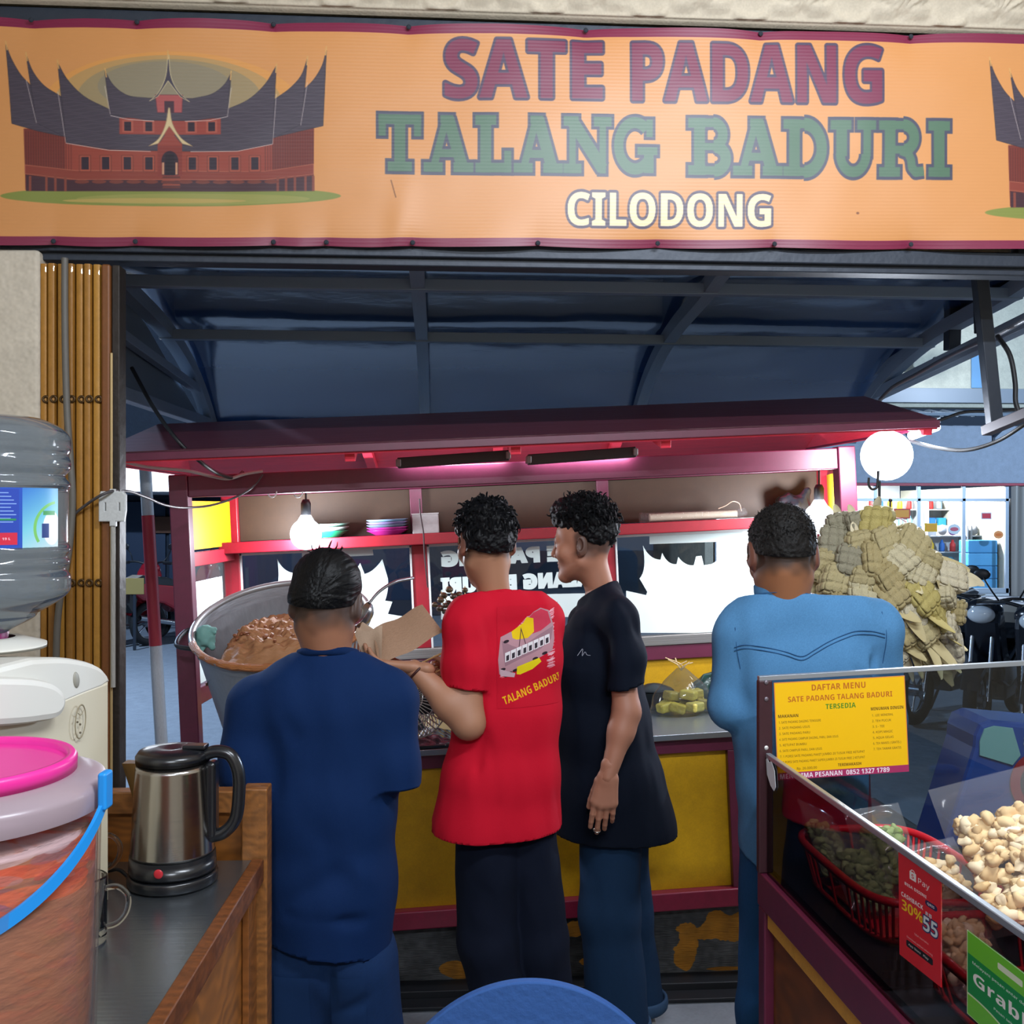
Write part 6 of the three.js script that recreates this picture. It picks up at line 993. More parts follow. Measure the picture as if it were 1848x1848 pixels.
// ---- man in the black T-shirt, in profile
{
  const D = 3.3, foot = P(1125, 1000, D); foot.y = 0;
  const t = person('young man in an oversized black T-shirt standing in profile, looking left', foot), L = (px, py, dd = 0) => t.loc(P(px, py, D + dd));
  const F0 = frameOf(dirOf(-0.93, 0, 0.36)), hc = L(1054, 984, 0), Fh = frameOf(dirOf(-0.93, -0.06, 0.36)), nb = L(1083, 1066, 0.0), { H, at } = headField(hc, Fh, 0.95, nb, 0.047);
  const skinC = 0xa47058, hl = (x, y, z) => { const q = V(x, y, z).sub(hc); return [q.dot(Fh.r) / 0.95, q.dot(Fh.u) / 0.95, q.dot(Fh.f) / 0.95]; };
  const hcol = (x, y, z) => { const [r, u, f] = hl(x, y, z), n = 0.012 * noise3(x * 50, y * 50, z * 50); let c = shade(skinC, 0x2a211f, 0.8 * sstep(0.03, -0.005, f + n) * sstep(-0.055, -0.015, u + n)); 
    if (f > 0.06 && Math.abs(u - 0.029) < 0.0065 && Math.abs(r) > 0.012 && Math.abs(r) < 0.05) c = hex(0x231a18); if (Math.hypot(Math.abs(r) - 0.031, u - 0.003, f - 0.0905) < 0.0075) c = hex(0x1a1412); else if (Math.hypot(Math.abs(r) - 0.031, u - 0.003, f - 0.088) < 0.012) c = hex(0xd8ccc4); if (Math.abs(u + 0.0645) < 0.011 && f > 0.088 && Math.abs(r) < 0.022) c.lerp(hex(0x9a4a44), 0.6); return c; };
  const skin = () => hex(skinC);
  const sL = L(1112, 1118, -0.16), eL = L(1131, 1285, -0.21), wL = L(1097, 1402, -0.25), sR = L(1060, 1122, 0.17), eR = L(1040, 1290, 0.16), wR = L(985, 1370, 0.1), hip = L(1105, 1480, 0), B = new Field(0.03);
  const w = (f, px, py, dd, half, r, s = 1.1) => { const c = L(px, py, dd); f.rc(c.clone().addScaledVector(F0.r, -half), c.clone().addScaledVector(F0.r, half), r, r, F0.f, s); };
  w(B, 1085, 1160, 0, 0.08, 0.07); B.rc(L(1088, 1160), hip, 0.075, 0.08).rc(nb, L(1085, 1105), 0.047, 0.06).rc(sL, L(1085, 1100, -0.05), 0.05, 0.055).rc(sR, L(1075, 1100, 0.05), 0.05, 0.055);
  B.rc(sL, eL, 0.045, 0.039).rc(eL, lp(eL, wL, 0.3), 0.039, 0.037).rc(lp(eL, wL, 0.3), wL, 0.037, 0.0245).rc(sR, eR, 0.045, 0.037).rc(eR, wR, 0.037, 0.024);
  const kL = L(1100, 1650, -0.07), kR = L(1126, 1650, 0.08), aL = L(1118, 1790, -0.08).setY(0.09), aR = L(1150, 1790, 0.08).setY(0.09);
  B.rc(hip.clone().addScaledVector(F0.r, -0.05), kL, 0.058, 0.045).rc(kL, aL, 0.045, 0.034).rc(hip.clone().addScaledVector(F0.r, 0.05), kR, 0.058, 0.045).rc(kR, aR, 0.045, 0.034);
  const h1 = handField(wL, dirOf(-0.14, -1, 0), dirOf(0.15, 0, 1), F0.f, [0.16, 0.2, 0.26, 0.3], 1.0, 0.3, 0.03), h2 = handField(wR, dirOf(-0.7, -0.5, 0.1), V(0, -0.5, -1), V(0, 1, 0), [0.5, 0.5, 0.5, 0.5], 0.95);
  bodyMesh(t, [B.mesh(0.012, skin), H.mesh(0.0036, hcol), h1.mesh(0.0033, skin), h2.mesh(0.004, skin)], skinM(0xffffff));
  { const rp = h1.prims.filter((p) => !p.sub), f3 = rp[10]; const n = f3.d.clone().normalize(), c = f3.a.clone().addScaledVector(f3.d, 0.55), m = new THREE.Matrix4().lookAt(V(0, 0, 0), n, V(0, 0, 1)); obj('ring', new THREE.TorusGeometry(0.0095, 0.0022, 8, 24).applyMatrix4(m).translate(c.x, c.y, c.z), M(0xd8d4c8, 0.25, 1), t, 'silver finger ring'); }
  const Hr = new Field(0.014), e = (r, u, f, a, b, c) => Hr.ball(at(r, u, f), a * 0.95, b * 0.95, c * 0.95, [Fh.r, Fh.u, Fh.f]);
  e(0, 0.092, -0.01, 0.086, 0.075, 0.106); e(0, 0.055, -0.04, 0.081, 0.08, 0.083); e(0, 0.11, 0.045, 0.076, 0.055, 0.062);
  Hr.cut(at(0, 0.05, 0.086), Fh.f.clone().addScaledVector(Fh.u, -0.9)); Hr.cut(at(0, 0.028, 0.0), Fh.u.clone().multiplyScalar(-1).addScaledVector(Fh.f, 0.45));
  Hr.disp = (x, y, z) => 0.007 * noise3(x * 55, y * 55, z * 55) + 0.005 * noise3(x * 110, y * 110, z * 110);
  const hairM = M(0x09090b, 0.55, 0, { specularIntensity: 0.4, sheen: 0.05, sheenColor: new THREE.Color(0x8890a8), ...bump(T.grain, 0.002, 20) });
  obj('hair', [planarUV(Hr.mesh(0.0038)), ...locks(at, Fh, 0.95, 620, 31, (x, u, f) => u > -0.1 && (f < 0.8 || u > 0.25) && !(u < 0.1 && f > 0.1), 0.028, 0.0036, 0.013, 1.0, [0, 0.085, -0.008], [0.083, 0.078, 0.104])], hairM, t, 'curly black hair with short sides');
  const Tr = new Field(0.045); trunk(Tr, [[L(1084, 1128), 0.09, 0.08, 1.0], [L(1076, 1190), 0.075, 0.115, 1.15, F0.r], [L(1084, 1300), 0.05, 0.132, 1.25, F0.r], [L(1098, 1420), 0.04, 0.15, 1.35, F0.r], [L(1111, 1500), 0.03, 0.168, 1.4, F0.r], [L(1114, 1550), 0.03, 0.17, 1.4, F0.r]], F0);
  Tr.rc(nb, L(1084, 1090), 0.051, 0.068).rc(sL, L(1088, 1082, -0.04), 0.058, 0.055).rc(sR, L(1075, 1085, 0.05), 0.058, 0.055);
  const S = new Blend([Tr, chain([[sL, 0.064], [L(1126, 1190, -0.185), 0.06], [L(1128, 1242, -0.2), 0.064]], 0.03, true, V(0, -1, 0).addScaledVector(camRight, 0.25)), chain([[sR, 0.062], [lp(sR, eR, 0.7), 0.066]])], 0.03);
  S.cut(L(1110, 1503, 0), V(0, -1, 0)); S.cut(L(1082, 1062, 0), V(0, 1, 0).addScaledVector(F0.f, 0.55));
  const rg = (x0, y0, x1, y1, ww, h, dd = -0.2) => ({ a: L(x0, y0, dd), b: L(x1, y1, dd), w: ww, h });
  S.disp = folded([rg(1100, 1130, 1090, 1240, 0.022, 0.006), rg(1150, 1180, 1180, 1480, 0.022, 0.008), rg(1060, 1180, 1050, 1300, 0.02, 0.005), rg(1170, 1300, 1195, 1500, 0.02, -0.006), rg(1120, 1080, 1150, 1160, 0.02, 0.006), rg(1030, 1340, 1040, 1500, 0.03, 0.006)], 0.009, 8, 2.6, 23);
  const blk = clothM(0x060e1c);
  obj('t_shirt', planarUV(S.mesh(0.0088)), blk, t, 'oversized black T-shirt'); collarRing(t, L(1083, 1068, 0), F0, V(0, 1, 0).addScaledVector(F0.f, 0.55), 0.053, 1.02, 1.0, blk);
  { const q = (px, py) => onSurface(S, L(px, py).addScaledVector(camBack, 0.35), camBack.clone().negate(), 0.001); obj('embroidery', [tube([[1036, 1170], [1041, 1163], [1045, 1158], [1044, 1170], [1049, 1163], [1052, 1168], [1058, 1169]].map((p) => q(...p)), 0.0008, 30, 5)], M(0xb8bcc8, 0.6), t, 'small pale embroidered squiggle'); }
  const J = new Blend([chain([[hip.clone().addScaledVector(F0.r, -0.03), 0.1], [kL, 0.094], [aL.clone().setY(0.07), 0.095]], 0.03), chain([[hip.clone().addScaledVector(F0.r, 0.04), 0.1], [kR, 0.092], [aR.clone().setY(0.07), 0.092]], 0.03)], 0.012);
  J.disp = folded([rg(1128, 1520, 1136, 1720, 0.014, 0.01), rg(1080, 1640, 1140, 1625, 0.02, 0.006), rg(1070, 1700, 1110, 1730, 0.02, 0.006), rg(1100, 1520, 1104, 1620, 0.01, 0.004)], 0.006, 8, 4, 9);
  obj('trousers', planarUV(J.mesh(0.0095)), denimM(0x17304c), t, 'wide dark blue jeans'); shoes(t, [aL, aR], F0, M(0xc8ccd0, 0.6), M(0xe6e8ea, 0.5));
  for (const a of [aL, aR]) obj('trouser_cuff', new THREE.TorusGeometry(0.094, 0.008, 8, 36).rotateX(Math.PI / 2).scale(1, 2.6, 1).translate(a.x, 0.09, a.z), denimM(0x36506e), t);
}
// ---- man in the light denim shirt
{
  const D = 2.55, foot = P(1450, 1000, D); foot.y = 0;
  const t = person('man in a light blue denim shirt seen from behind beside the rice cake bundle', foot), L = (px, py, dd = 0) => t.loc(P(px, py, D + dd));
  const F0 = frameOf(dirOf(0.1, 0, 1)), hc = L(1411, 1003, 0), Fh = frameOf(dirOf(0.02, -0.3, 1)), nb = L(1416, 1088, -0.01), { H, at } = headField(hc, Fh, 0.99, nb, 0.058);
  const skinC = 0x94603f, hl = (x, y, z) => { const q = V(x, y, z).sub(hc); return [q.dot(Fh.r), q.dot(Fh.u), q.dot(Fh.f)]; };
  const hcol = (x, y, z) => { const [r, u, f] = hl(x, y, z); return shade(skinC, 0x2a221f, 0.9 * sstep(0.04, -0.02, f) * sstep(-0.075, -0.035, u + 0.015 * noise3(x * 40, y * 40, z * 40))).lerp(hex(0xa8604a), Math.abs(r) > 0.072 && u < 0.03 ? 0.3 : 0); };
  const skin = () => hex(skinC);
  const sL = L(1332, 1150, 0), eL = L(1320, 1272, 0.0), wL = L(1366, 1290, 0.24), sR = L(1572, 1136, 0), eR = L(1596, 1300, 0.02), wR = L(1545, 1310, 0.24), hip = L(1442, 1520, 0.02), B = new Field(0.03);
  B.rc(L(1400, 1190), L(1490, 1185), 0.08, 0.08, F0.f, 1.2).rc(L(1445, 1200), hip, 0.09, 0.085, F0.f, 1.15).rc(nb, L(1425, 1125), 0.058, 0.075).rc(sL, L(1400, 1120), 0.053, 0.06).rc(sR, L(1470, 1115), 0.053, 0.06).rc(sL, eL, 0.05, 0.04).rc(eL, wL, 0.04, 0.026).rc(sR, eR, 0.05, 0.04).rc(eR, wR, 0.04, 0.026);
  const kL = hip.clone().addScaledVector(F0.r, -0.075).setY(0.45), kR = hip.clone().addScaledVector(F0.r, 0.075).setY(0.45), aL = kL.clone().setY(0.09), aR = kR.clone().setY(0.09);
  B.rc(hip.clone().addScaledVector(F0.r, -0.05), kL, 0.058, 0.045).rc(kL, aL, 0.045, 0.034).rc(hip.clone().addScaledVector(F0.r, 0.05), kR, 0.058, 0.045).rc(kR, aR, 0.045, 0.034);
  const hf = (w, a, b) => handField(w, a, b, V(0, 1, 0), [0.6, 0.65, 0.7, 0.75], 0.98).mesh(0.004, skin);
  bodyMesh(t, [B.mesh(0.013, skin), H.mesh(0.0042, hcol), hf(wL, dirOf(0.2, 0, 1), dirOf(1, 0, 0)), hf(wR, dirOf(-0.2, 0, 1), dirOf(-1, 0, 0))], skinM(0xffffff));
  const Hr = new Field(0.012), e = (r, u, f, a, b, c) => Hr.ball(at(r, u, f), a * 0.99, b * 0.99, c * 0.99, [Fh.r, Fh.u, Fh.f]);
  e(0, 0.042, -0.012, 0.0815, 0.0865, 0.101); e(0, 0.0, -0.03, 0.075, 0.062, 0.08);
  Hr.cut(at(0, 0.03, 0.075), Fh.f.clone().addScaledVector(Fh.u, -0.6)); Hr.cut(at(0, -0.03, -0.1), Fh.u.clone().multiplyScalar(-1).addScaledVector(Fh.f, 0.4));
  Hr.disp = (x, y, z) => 0.0022 * noise3(x * 160, y * 160, z * 160) + 0.0015 * noise3(x * 60, y * 60, z * 60);
  obj('hair', [planarUV(Hr.mesh(0.0036)), ...locks(at, Fh, 0.99, 1100, 41, (x, u, f) => u > -0.35 && f < 0.6 && !(u < 0.2 && f > 0), 0.008, 0.0009, 0.002, 1.0, [0, 0.042, -0.012], [0.08, 0.085, 0.099])], M(0x12100f, 0.65, 0, { specularIntensity: 0.4, sheen: 0.05, sheenColor: new THREE.Color(0x908c88), ...bump(T.grain, 0.002, 20) }), t, 'short cropped black hair');
  // shirt
  const Tr = new Field(0.045), w = (px, py, dd, half, r, s = 1.12) => { const c = L(px, py, dd); Tr.rc(c.clone().addScaledVector(F0.r, -half), c.clone().addScaledVector(F0.r, half), r, r, F0.f, s); };
  w(1418, 1092, 0, 0.01, 0.066, 1.05);
  trunk(Tr, [[L(1440, 1140), 0.1, 0.09, 1.1], [L(1448, 1210), 0.08, 0.108, 1.1], [L(1446, 1320), 0.045, 0.113, 1.05], [L(1446, 1420), 0.035, 0.112, 1.05], [L(1447, 1520), 0.035, 0.11, 1.05], [L(1447, 1620), 0.035, 0.11, 1.05]], F0);
  Tr.rc(sL, L(1395, 1098), 0.06, 0.055).rc(sR, L(1445, 1090), 0.06, 0.056).rc(L(1520, 1105), sR, 0.055, 0.06);
  const S = new Blend([Tr, chain([[sL, 0.059], [eL, 0.055], [lp(eL, wL, 0.92), 0.045]], 0.03), chain([[sR, 0.064], [eR, 0.056], [lp(eR, wR, 0.92), 0.042]], 0.03)], 0.02);
  S.cut(L(1412, 1076, 0), V(0, 1, 0).addScaledVector(F0.f, 0.2));
  const hemB = L(1395, 1585, 0); S.fields[0].cut(hemB, V(0, -1, 0).addScaledVector(camRight, -0.75)); S.fields[0].cut(L(1443, 1580, 0), V(0, -1, 0)); S.fields[0].cut(L(1480, 1585, 0), V(0, -1, 0).addScaledVector(camRight, 0.75));
  const rg = (x0, y0, x1, y1, ww, h, dd = -0.12) => ({ a: L(x0, y0, dd), b: L(x1, y1, dd), w: ww, h });
  S.disp = folded([rg(1330, 1195, 1336, 1290, 0.012, 0.012, -0.08), rg(1335, 1200, 1350, 1250, 0.01, 0.006), rg(1575, 1180, 1566, 1240, 0.012, 0.012, -0.08), rg(1566, 1225, 1545, 1205, 0.012, 0.008), rg(1330, 1470, 1380, 1440, 0.014, 0.006), rg(1340, 1520, 1380, 1500, 0.014, 0.005), rg(1560, 1130, 1576, 1200, 0.012, 0.004)], 0.008, 8, 3.2, 33);
  const dn = denimM(0x568cba), dk = denimM(0x35618f);
  obj('denim_shirt', planarUV(S.mesh(0.0088)), dn, t, 'light blue denim shirt');
  { // stand-up collar
    const c0 = L(1412, 1079, -0.01), n = V(0, 1, 0).addScaledVector(F0.f, 0.2).normalize(), x = F0.r.clone().addScaledVector(n, -F0.r.dot(n)).normalize(), z = x.clone().cross(n);
    const g = grid(48, 6, (u, v) => { const a = u * Math.PI * 2, k = [[0.061, -0.012], [0.065, 0.014], [0.0655, 0.03], [0.0635, 0.033], [0.061, 0.028], [0.058, 0.0], [0.057, -0.012]][Math.round(v * 6)]; return c0.clone().addScaledVector(x, Math.cos(a) * k[0] * 1.06).addScaledVector(z, Math.sin(a) * k[0]).addScaledVector(n, k[1] * (1 - 0.25 * Math.max(0, -Math.sin(a)))); });
    obj('collar', g, dn, t); obj('seam', new THREE.TorusGeometry(0.0668, 0.0009, 6, 48).rotateX(Math.PI / 2).scale(1.06, 1, 1).applyMatrix4(new THREE.Matrix4().makeBasis(x, n, z).setPosition(c0.clone().addScaledVector(n, 0.006))), dk, t);
  }
  const q = (px, py) => onSurface(S, L(px, py).addScaledVector(camBack, 0.35), camBack.clone().negate(), 0.0006), yk = [[1316, 1163], [1329, 1158], [1350, 1158], [1372, 1161], [1400, 1167], [1426, 1174], [1448, 1163], [1470, 1151], [1498, 1139], [1523, 1132], [1550, 1132], [1577, 1138]];
  for (const o of [0, 6]) obj('seam', tube(yk.map(([a, b]) => q(a, b + o)), 0.0013, 90, 5), dk, t, 'stitched yoke seam');
  obj('seam', tube([[1577, 1100], [1580, 1140], [1576, 1190]].map(([a, b]) => q(a, b)), 0.001, 30, 5), dk, t); obj('seam', tube([[1318, 1128], [1320, 1165], [1326, 1200]].map(([a, b]) => q(a, b)), 0.001, 30, 5), dk, t);
  const J = new Blend([chain([[hip.clone().addScaledVector(F0.r, -0.055), 0.092], [kL, 0.078], [aL.clone().setY(0.05), 0.072]], 0.03), chain([[hip.clone().addScaledVector(F0.r, 0.055), 0.092], [kR, 0.078], [aR.clone().setY(0.05), 0.072]], 0.03)], 0.012);
  J.disp = folded([rg(1345, 1640, 1385, 1665, 0.014, 0.006), rg(1345, 1680, 1380, 1690, 0.014, 0.006)], 0.006, 9, 5, 15);
  obj('jeans', planarUV(J.mesh(0.0095)), denimM(0x23507f), t, 'blue jeans'); shoes(t, [aL, aR], F0, MAT.blackPlastic);
}
// ------------------------------------------------------------------ things on, in and around the cart
{
  // big tilted sauce pot on a stand at the left bay
  const R = 0.29, rc = P(508, 1122, 3.42), tilt = 0.40, t = thing('sauce_pot', 'large dented aluminium pot of thick brown sauce tilted towards the viewer', 'pot', rc.clone());
  const H = 0.62, alu = M(0xa9aeb4, 0.42, 0.35, { map: rep(T.speck, 1.5), ...bump(T.grain, 0.004, 2) });
  const q = new THREE.Quaternion().setFromEuler(new THREE.Euler(tilt, YAW, 0.05, 'YXZ')), T4 = (g) => g.applyQuaternion(q);
  // local axis y points out of the mouth; origin at the rim centre
  obj('pot_body', T4(lathe([[0.0001, -H], [R * 0.7, -H], [R * 0.76, -H + 0.03], [R * 0.97, -0.05], [R, -0.008], [R * 1.0, 0], [R * 0.985, 0.0], [R * 0.955, -0.05], [R * 0.74, -H + 0.045], [0.0001, -H + 0.02]], 84)), alu, t, 'grey aluminium pot body');
  const rim = new THREE.TorusGeometry(R * 1.003, 0.011, 12, 96).rotateX(Math.PI / 2); obj('rim', T4(rim), M(0xa4a6a6, 0.4, 0.5), t); { const sm2 = new THREE.TorusGeometry(R * 1.004, 0.0125, 12, 80, 2.5).rotateX(Math.PI / 2), p = sm2.attributes.position; for (let i = 0; i < p.count; i++) { const w = 1 + 0.012 * noise3(p.getX(i) * 60, p.getY(i) * 60, p.getZ(i) * 60); p.setXYZ(i, p.getX(i) * w, p.getY(i), p.getZ(i) * w); } sm2.computeVertexNormals(); obj('sauce_smear', T4(sm2.rotateY(-0.2)), M(0xb87440, 0.45, 0, { map: rep(T.speck, 5), ...bump(T.grain, 0.003, 6) }), t, 'orange sauce smeared on the front of the rim'); }
  // sauce: a mound level with the ground, thick and lumpy, piled at the back right
  const qi = q.clone().invert(), lvl = V(0, 1, 0).applyQuaternion(qi); // world up in pot axes
  const sm = M(0xae7a50, 0.72, 0, { map: rep(T.speck, 3), ...bump(T.grain, 0.006, 3) });
  const sg = grid(110, 60, (u, v) => { const a = u * Math.PI * 2, rr = v * R * 0.95, x = Math.cos(a) * rr, z = Math.sin(a) * rr; const xb = x - 0.03, zb = z; let y = -0.015 - lvl.z / lvl.y * z * 0.66 - 0.09 * sstep(0.55, 1.05, Math.hypot((xb) / (R * 0.92), zb / (R * 1.05))) - 0.1 * sstep(-0.15, -0.27, x) ; y += 0.024 * fbm(x * 18, z * 18, 3, 4) + 0.009 * noise3(x * 55, z * 55, 8) + 0.004 * noise3(x * 140, z * 140, 3); y = Math.min(y, 0.06); return V(x, y, z); });
  obj('sauce', T4(sg), sm, t, 'lumpy brown peanut sauce');
  const lumps = [], r = rng(14); for (let i = 0; i < 60; i++) { const a = r() * 6.28, k = Math.sqrt(r()) * R * 0.75, x = Math.cos(a) * k + 0.03, z = Math.sin(a) * k, y = -0.015 - lvl.z / lvl.y * z * 0.66 - 0.09 * sstep(0.55, 1.05, Math.hypot((x - 0.03) / (R * 0.92), z / (R * 1.05))) - 0.1 * sstep(-0.15, -0.27, x); const s = new THREE.SphereGeometry(0.003 + 0.005 * r(), 8, 6).scale(1.3, 0.7, 1).rotateY(r() * 6).translate(x, y + 0.004, z); lumps.push(s); }
  tag(obj('sauce_lumps', T4(merge(lumps)), M(0x7e4a2a, 0.6), t), null, null, null, 'stuff');
  // dried drips on the outside
  const drips = []; for (let i = 0; i < 26; i++) { const a = 0.9 + r() * 1.3, l = 0.05 + r() * 0.16, w = 0.008 + r() * 0.02; drips.push(grid(4, 10, (u, v) => { const y = -0.012 - v * l, k = lerp(R * 0.995, R * 0.97, -y / 0.05 > 1 ? 1 : -y / 0.05) - Math.max(0, -y - 0.05) * 0.105 + 0.0022 * Math.sin(Math.PI * u) * Math.sin(Math.PI * (0.15 + 0.85 * v)) + 0.0004, aa = a + (u - 0.5) * w / R * (1 - 0.75 * v * v); return V(Math.sin(aa - 0.5) * k, y, Math.cos(aa - 0.5) * k); })); }
  obj('drips', T4(merge(drips)), M(0x7a4426, 0.5), t, 'dried brown drips');
  for (const s of [-1]) { const hp = [V(s * R * 0.99, -0.05, -0.07), V(s * (R + 0.05), -0.045, -0.05), V(s * (R + 0.055), -0.045, 0.05), V(s * R * 0.99, -0.05, 0.07)]; obj('handle', T4(tube(hp, 0.008, 24, 8)), M(0x2c2f33, 0.5, 0.4), t); }
  // rag tied at the handle, at the left rim
  const kp = P(368, 1150, 3.4), k = thing('rag', 'pale teal rag knotted on the left handle of the sauce pot', 'rag', kp);
  const Rg = new Field(0.02); Rg.ball(V(0, 0, 0), 0.022, 0.03, 0.026).rc(V(0, 0.02, 0), V(0.028, 0.02, 0.0), 0.02, 0.016).rc(V(0.005, 0, 0), V(0.03, -0.03, 0.01), 0.016, 0.012).rc(V(-0.005, 0, 0), V(-0.012, -0.07, 0.012), 0.013, 0.007);
  Rg.disp = (x, y, z) => 0.005 * noise3(x * 70, y * 70, z * 70); obj('rag', planarUV(Rg.mesh(0.004)), clothM(0x6f9c94), k);
  // ladle leaning in the pot at the right
  const lp0 = P(655, 1108, 3.36), ld = thing('ladle', 'steel ladle leaning on the right rim of the sauce pot', 'ladle', lp0);
  obj('bowl', lathe([[0.0001, -0.03], [0.025, -0.026], [0.042, -0.01], [0.046, 0.004], [0.0445, 0.004], [0.04, -0.009], [0.024, -0.024], [0.0001, -0.028]], 32).rotateZ(0.9).rotateX(0.5), MAT.steel, ld); obj('handle', tube([V(0.02, 0.036, 0.01), V(0.05, 0.07, -0.02), V(0.1, 0.1, -0.06), V(0.16, 0.11, -0.12)], 0.0055, 24, 8), MAT.steel, ld);
  // stand below the pot
  const st = thing('pot_stand', 'dark steel frame stand carrying the sauce pot', 'stand', V(rc.x + 0.05, 0.28, rc.z - 0.22)); const hh = 0.22;
  obj('top_ring', new THREE.TorusGeometry(0.22, 0.012, 8, 48).rotateX(Math.PI / 2).translate(0, hh, 0), MAT.darkSteel, st); for (let i = 0; i < 4; i++) { const a = i * Math.PI / 2 + 0.78; obj('leg', bar(V(Math.cos(a) * 0.24, 0, Math.sin(a) * 0.24), V(Math.cos(a) * 0.215, hh, Math.sin(a) * 0.215), 0.025), MAT.darkSteel, st); }
}
// helper: a thing that stands on a cart plane
function onCart(name, label, cat, px, py, zl, group, yFix = null) { const l = CL(px, py, zl); if (yFix !== null) l.y = yFix; const t = thing(name, label, cat, cartToWorld(l), 0, group); t.rotation.z = CART.rotation.z; return t; }
{
  const ys = D.ys + 0.0112, zs = BACK + 0.085;
  const plate = (t, y, r, h, col, name = 'plate') => obj(name, lathe([[0.0001, y], [r * 0.55, y], [r * 0.62, y + 0.003], [r, y + h], [r * 1.02, y + h + 0.002], [r * 0.985, y + h + 0.003], [r * 0.6, y + 0.007], [0.0001, y + 0.005]], 44), M(col, 0.35, 0, { clearcoat: 0.3 }), t);
  let y = ys; const G1 = 'plates on the cart shelf';
  for (const [c, lab, h, r] of [[0x1f8f62, 'green melamine plate, lowest of the tilted stack on the cart shelf', 0.026, 0.088], [0xe9efe8, 'white plate on the green plates of the cart shelf', 0.024, 0.09], [0x9fd8c0, 'pale green plate, topmost of the stack on the cart shelf', 0.02, 0.092]]) { const l = CL(588, 940, zs); l.y = y; const t = thing('melamine_plate', lab, 'plate', cartToWorld(l)); t.rotation.z = CART.rotation.z; plate(t, 0, r, h, c); y += 0.0175; }
  y = ys; for (const [c, lab] of [[0xb02a86, 'magenta plate, lowest of the stack beside the white box'], [0xc23a96, 'magenta plate, second from below beside the white box'], [0x6f8294, 'grey blue plate on the magenta plates'], [0x9a88b8, 'lilac plate under the topmost blue plate'], [0x8fb2cc, 'light blue plate, topmost of the stack beside the white box']]) { const l = CL(699, 938, zs); l.y = y; const t = thing('melamine_plate', lab, 'plate', cartToWorld(l)); t.rotation.z = CART.rotation.z; plate(t, 0, 0.083, 0.02, c); y += 0.0105; }
  { const t = onCart('carton', 'white carton on the cart shelf beside the plates', 'box', 768, 938, zs - 0.01, null, ys); obj('box', bx(0.105, 0.078, 0.1, 0, 0.039, 0, 0.004), M(0xb9b4b2, 0.7, 0, { map: rep(T.speck, 3) }), t); obj('lid_flap', bx(0.108, 0.004, 0.103, 0, 0.08, 0, 0.001), M(0xc9c5c2, 0.7), t); }
  { const t = onCart('paper_roll', 'roll of pale paper in clear film lying on the cart shelf', 'paper roll', 1250, 912, zs + 0.02, null, ys + 0.022); obj('roll', new THREE.CylinderGeometry(0.016, 0.016, 0.36, 24).rotateZ(Math.PI / 2), M(0xb9a892, 0.7), t);
    obj('film', tube([V(-0.22, 0.002, 0), V(-0.19, 0.0, 0), V(0, 0, 0), V(0.19, 0, 0), V(0.215, 0.012, 0)], 0.021, 60, 14), M(0xffffff, 0.06, 0, { transmission: 0.97, thickness: 0, ior: 1.3, bumpMap: rep(T.grain, 6, 2), bumpScale: 0.01 }), t);
    obj('tie', tube([V(0.2, 0.01, 0), V(0.19, 0.04, 0.01), V(0.16, 0.05, 0.02), V(0.13, 0.034, 0.02), V(0.1, 0.024, 0.02)], 0.002, 24, 6), M(0xc9a48a, 0.6), t); }
  { const t = onCart('black_bag', 'bunched black plastic bag on the cart shelf by the right end board', 'bag', 1432, 905, zs, null, ys); const f = new Field(0.03); f.ball(V(0, 0.035, 0), 0.07, 0.036, 0.05).ball(V(-0.03, 0.06, 0), 0.04, 0.035, 0.035).rc(V(0.03, 0.05, 0), V(0.06, 0.1, 0), 0.022, 0.012); f.cut(V(0, 0.001, 0), V(0, -1, 0)); f.disp = (x, y, z) => 0.007 * noise3(x * 45, y * 45, z * 45); obj('bag', planarUV(f.mesh(0.005)), M(0x16181c, 0.3, 0, { clearcoat: 0.3 }), t); }
  // two hooks on the beam
  for (const [px, lab] of [[492, 'left one of two white hooks under the front beam of the cart'], [539, 'right one of two white hooks under the front beam of the cart']]) { const l = CL(px, 884, -0.0), t = thing('hook', lab, 'hook', cartToWorld(l)); obj('hook', tube([V(0.012, 0.01, -0.015), V(0.012, -0.012, -0.004), V(0.004, -0.024, 0.004), V(-0.008, -0.024, 0.008), V(-0.014, -0.016, 0.01)], 0.0028, 20, 8), MAT.whitePlastic, t); }
  // dark tube fittings on the inside of the roof
  for (const [a, b, lab] of [[[718, 836], [918, 822], 'left dark lamp fitting under the cart roof'], [[952, 830], [1146, 816], 'right dark lamp fitting under the cart roof']]) { const A = cartToWorld(CL(...a, 0.06)), B = cartToWorld(CL(...b, 0.06)), m = lp(A, B, 0.5), t = thing('lamp_fitting', lab, 'lamp fitting', m); obj('housing', bar(A.clone().sub(m), B.clone().sub(m), 0.05, 0.036), M(0x2a2528, 0.4, 0.2), t); { const up = V(0, 0.006, -0.034), a = A.clone().sub(m).multiplyScalar(0.94).add(up), b = B.clone().sub(m).multiplyScalar(0.94).add(up); obj('glowing_tube', cyl(a, b, 0.006), M(0xffffff, 0.4, 0, { emissive: COOL, emissiveIntensity: 100 }), t); const l = new THREE.RectAreaLight(COOL, 10000, A.distanceTo(B) * 0.94, 0.012); l.position.copy(m).add(V(0, 0.014, -0.04)); l.lookAt(l.position.clone().add(V(0, 0.12, -1))); scene.add(l); }
    for (const e of [A, B]) { const c = e.clone().sub(m).multiplyScalar(0.985); obj('end_cap', bx(0.018, 0.026, 0.055, c.x, c.y, c.z, 0.004), M(0x8d8a88, 0.4), t); } }
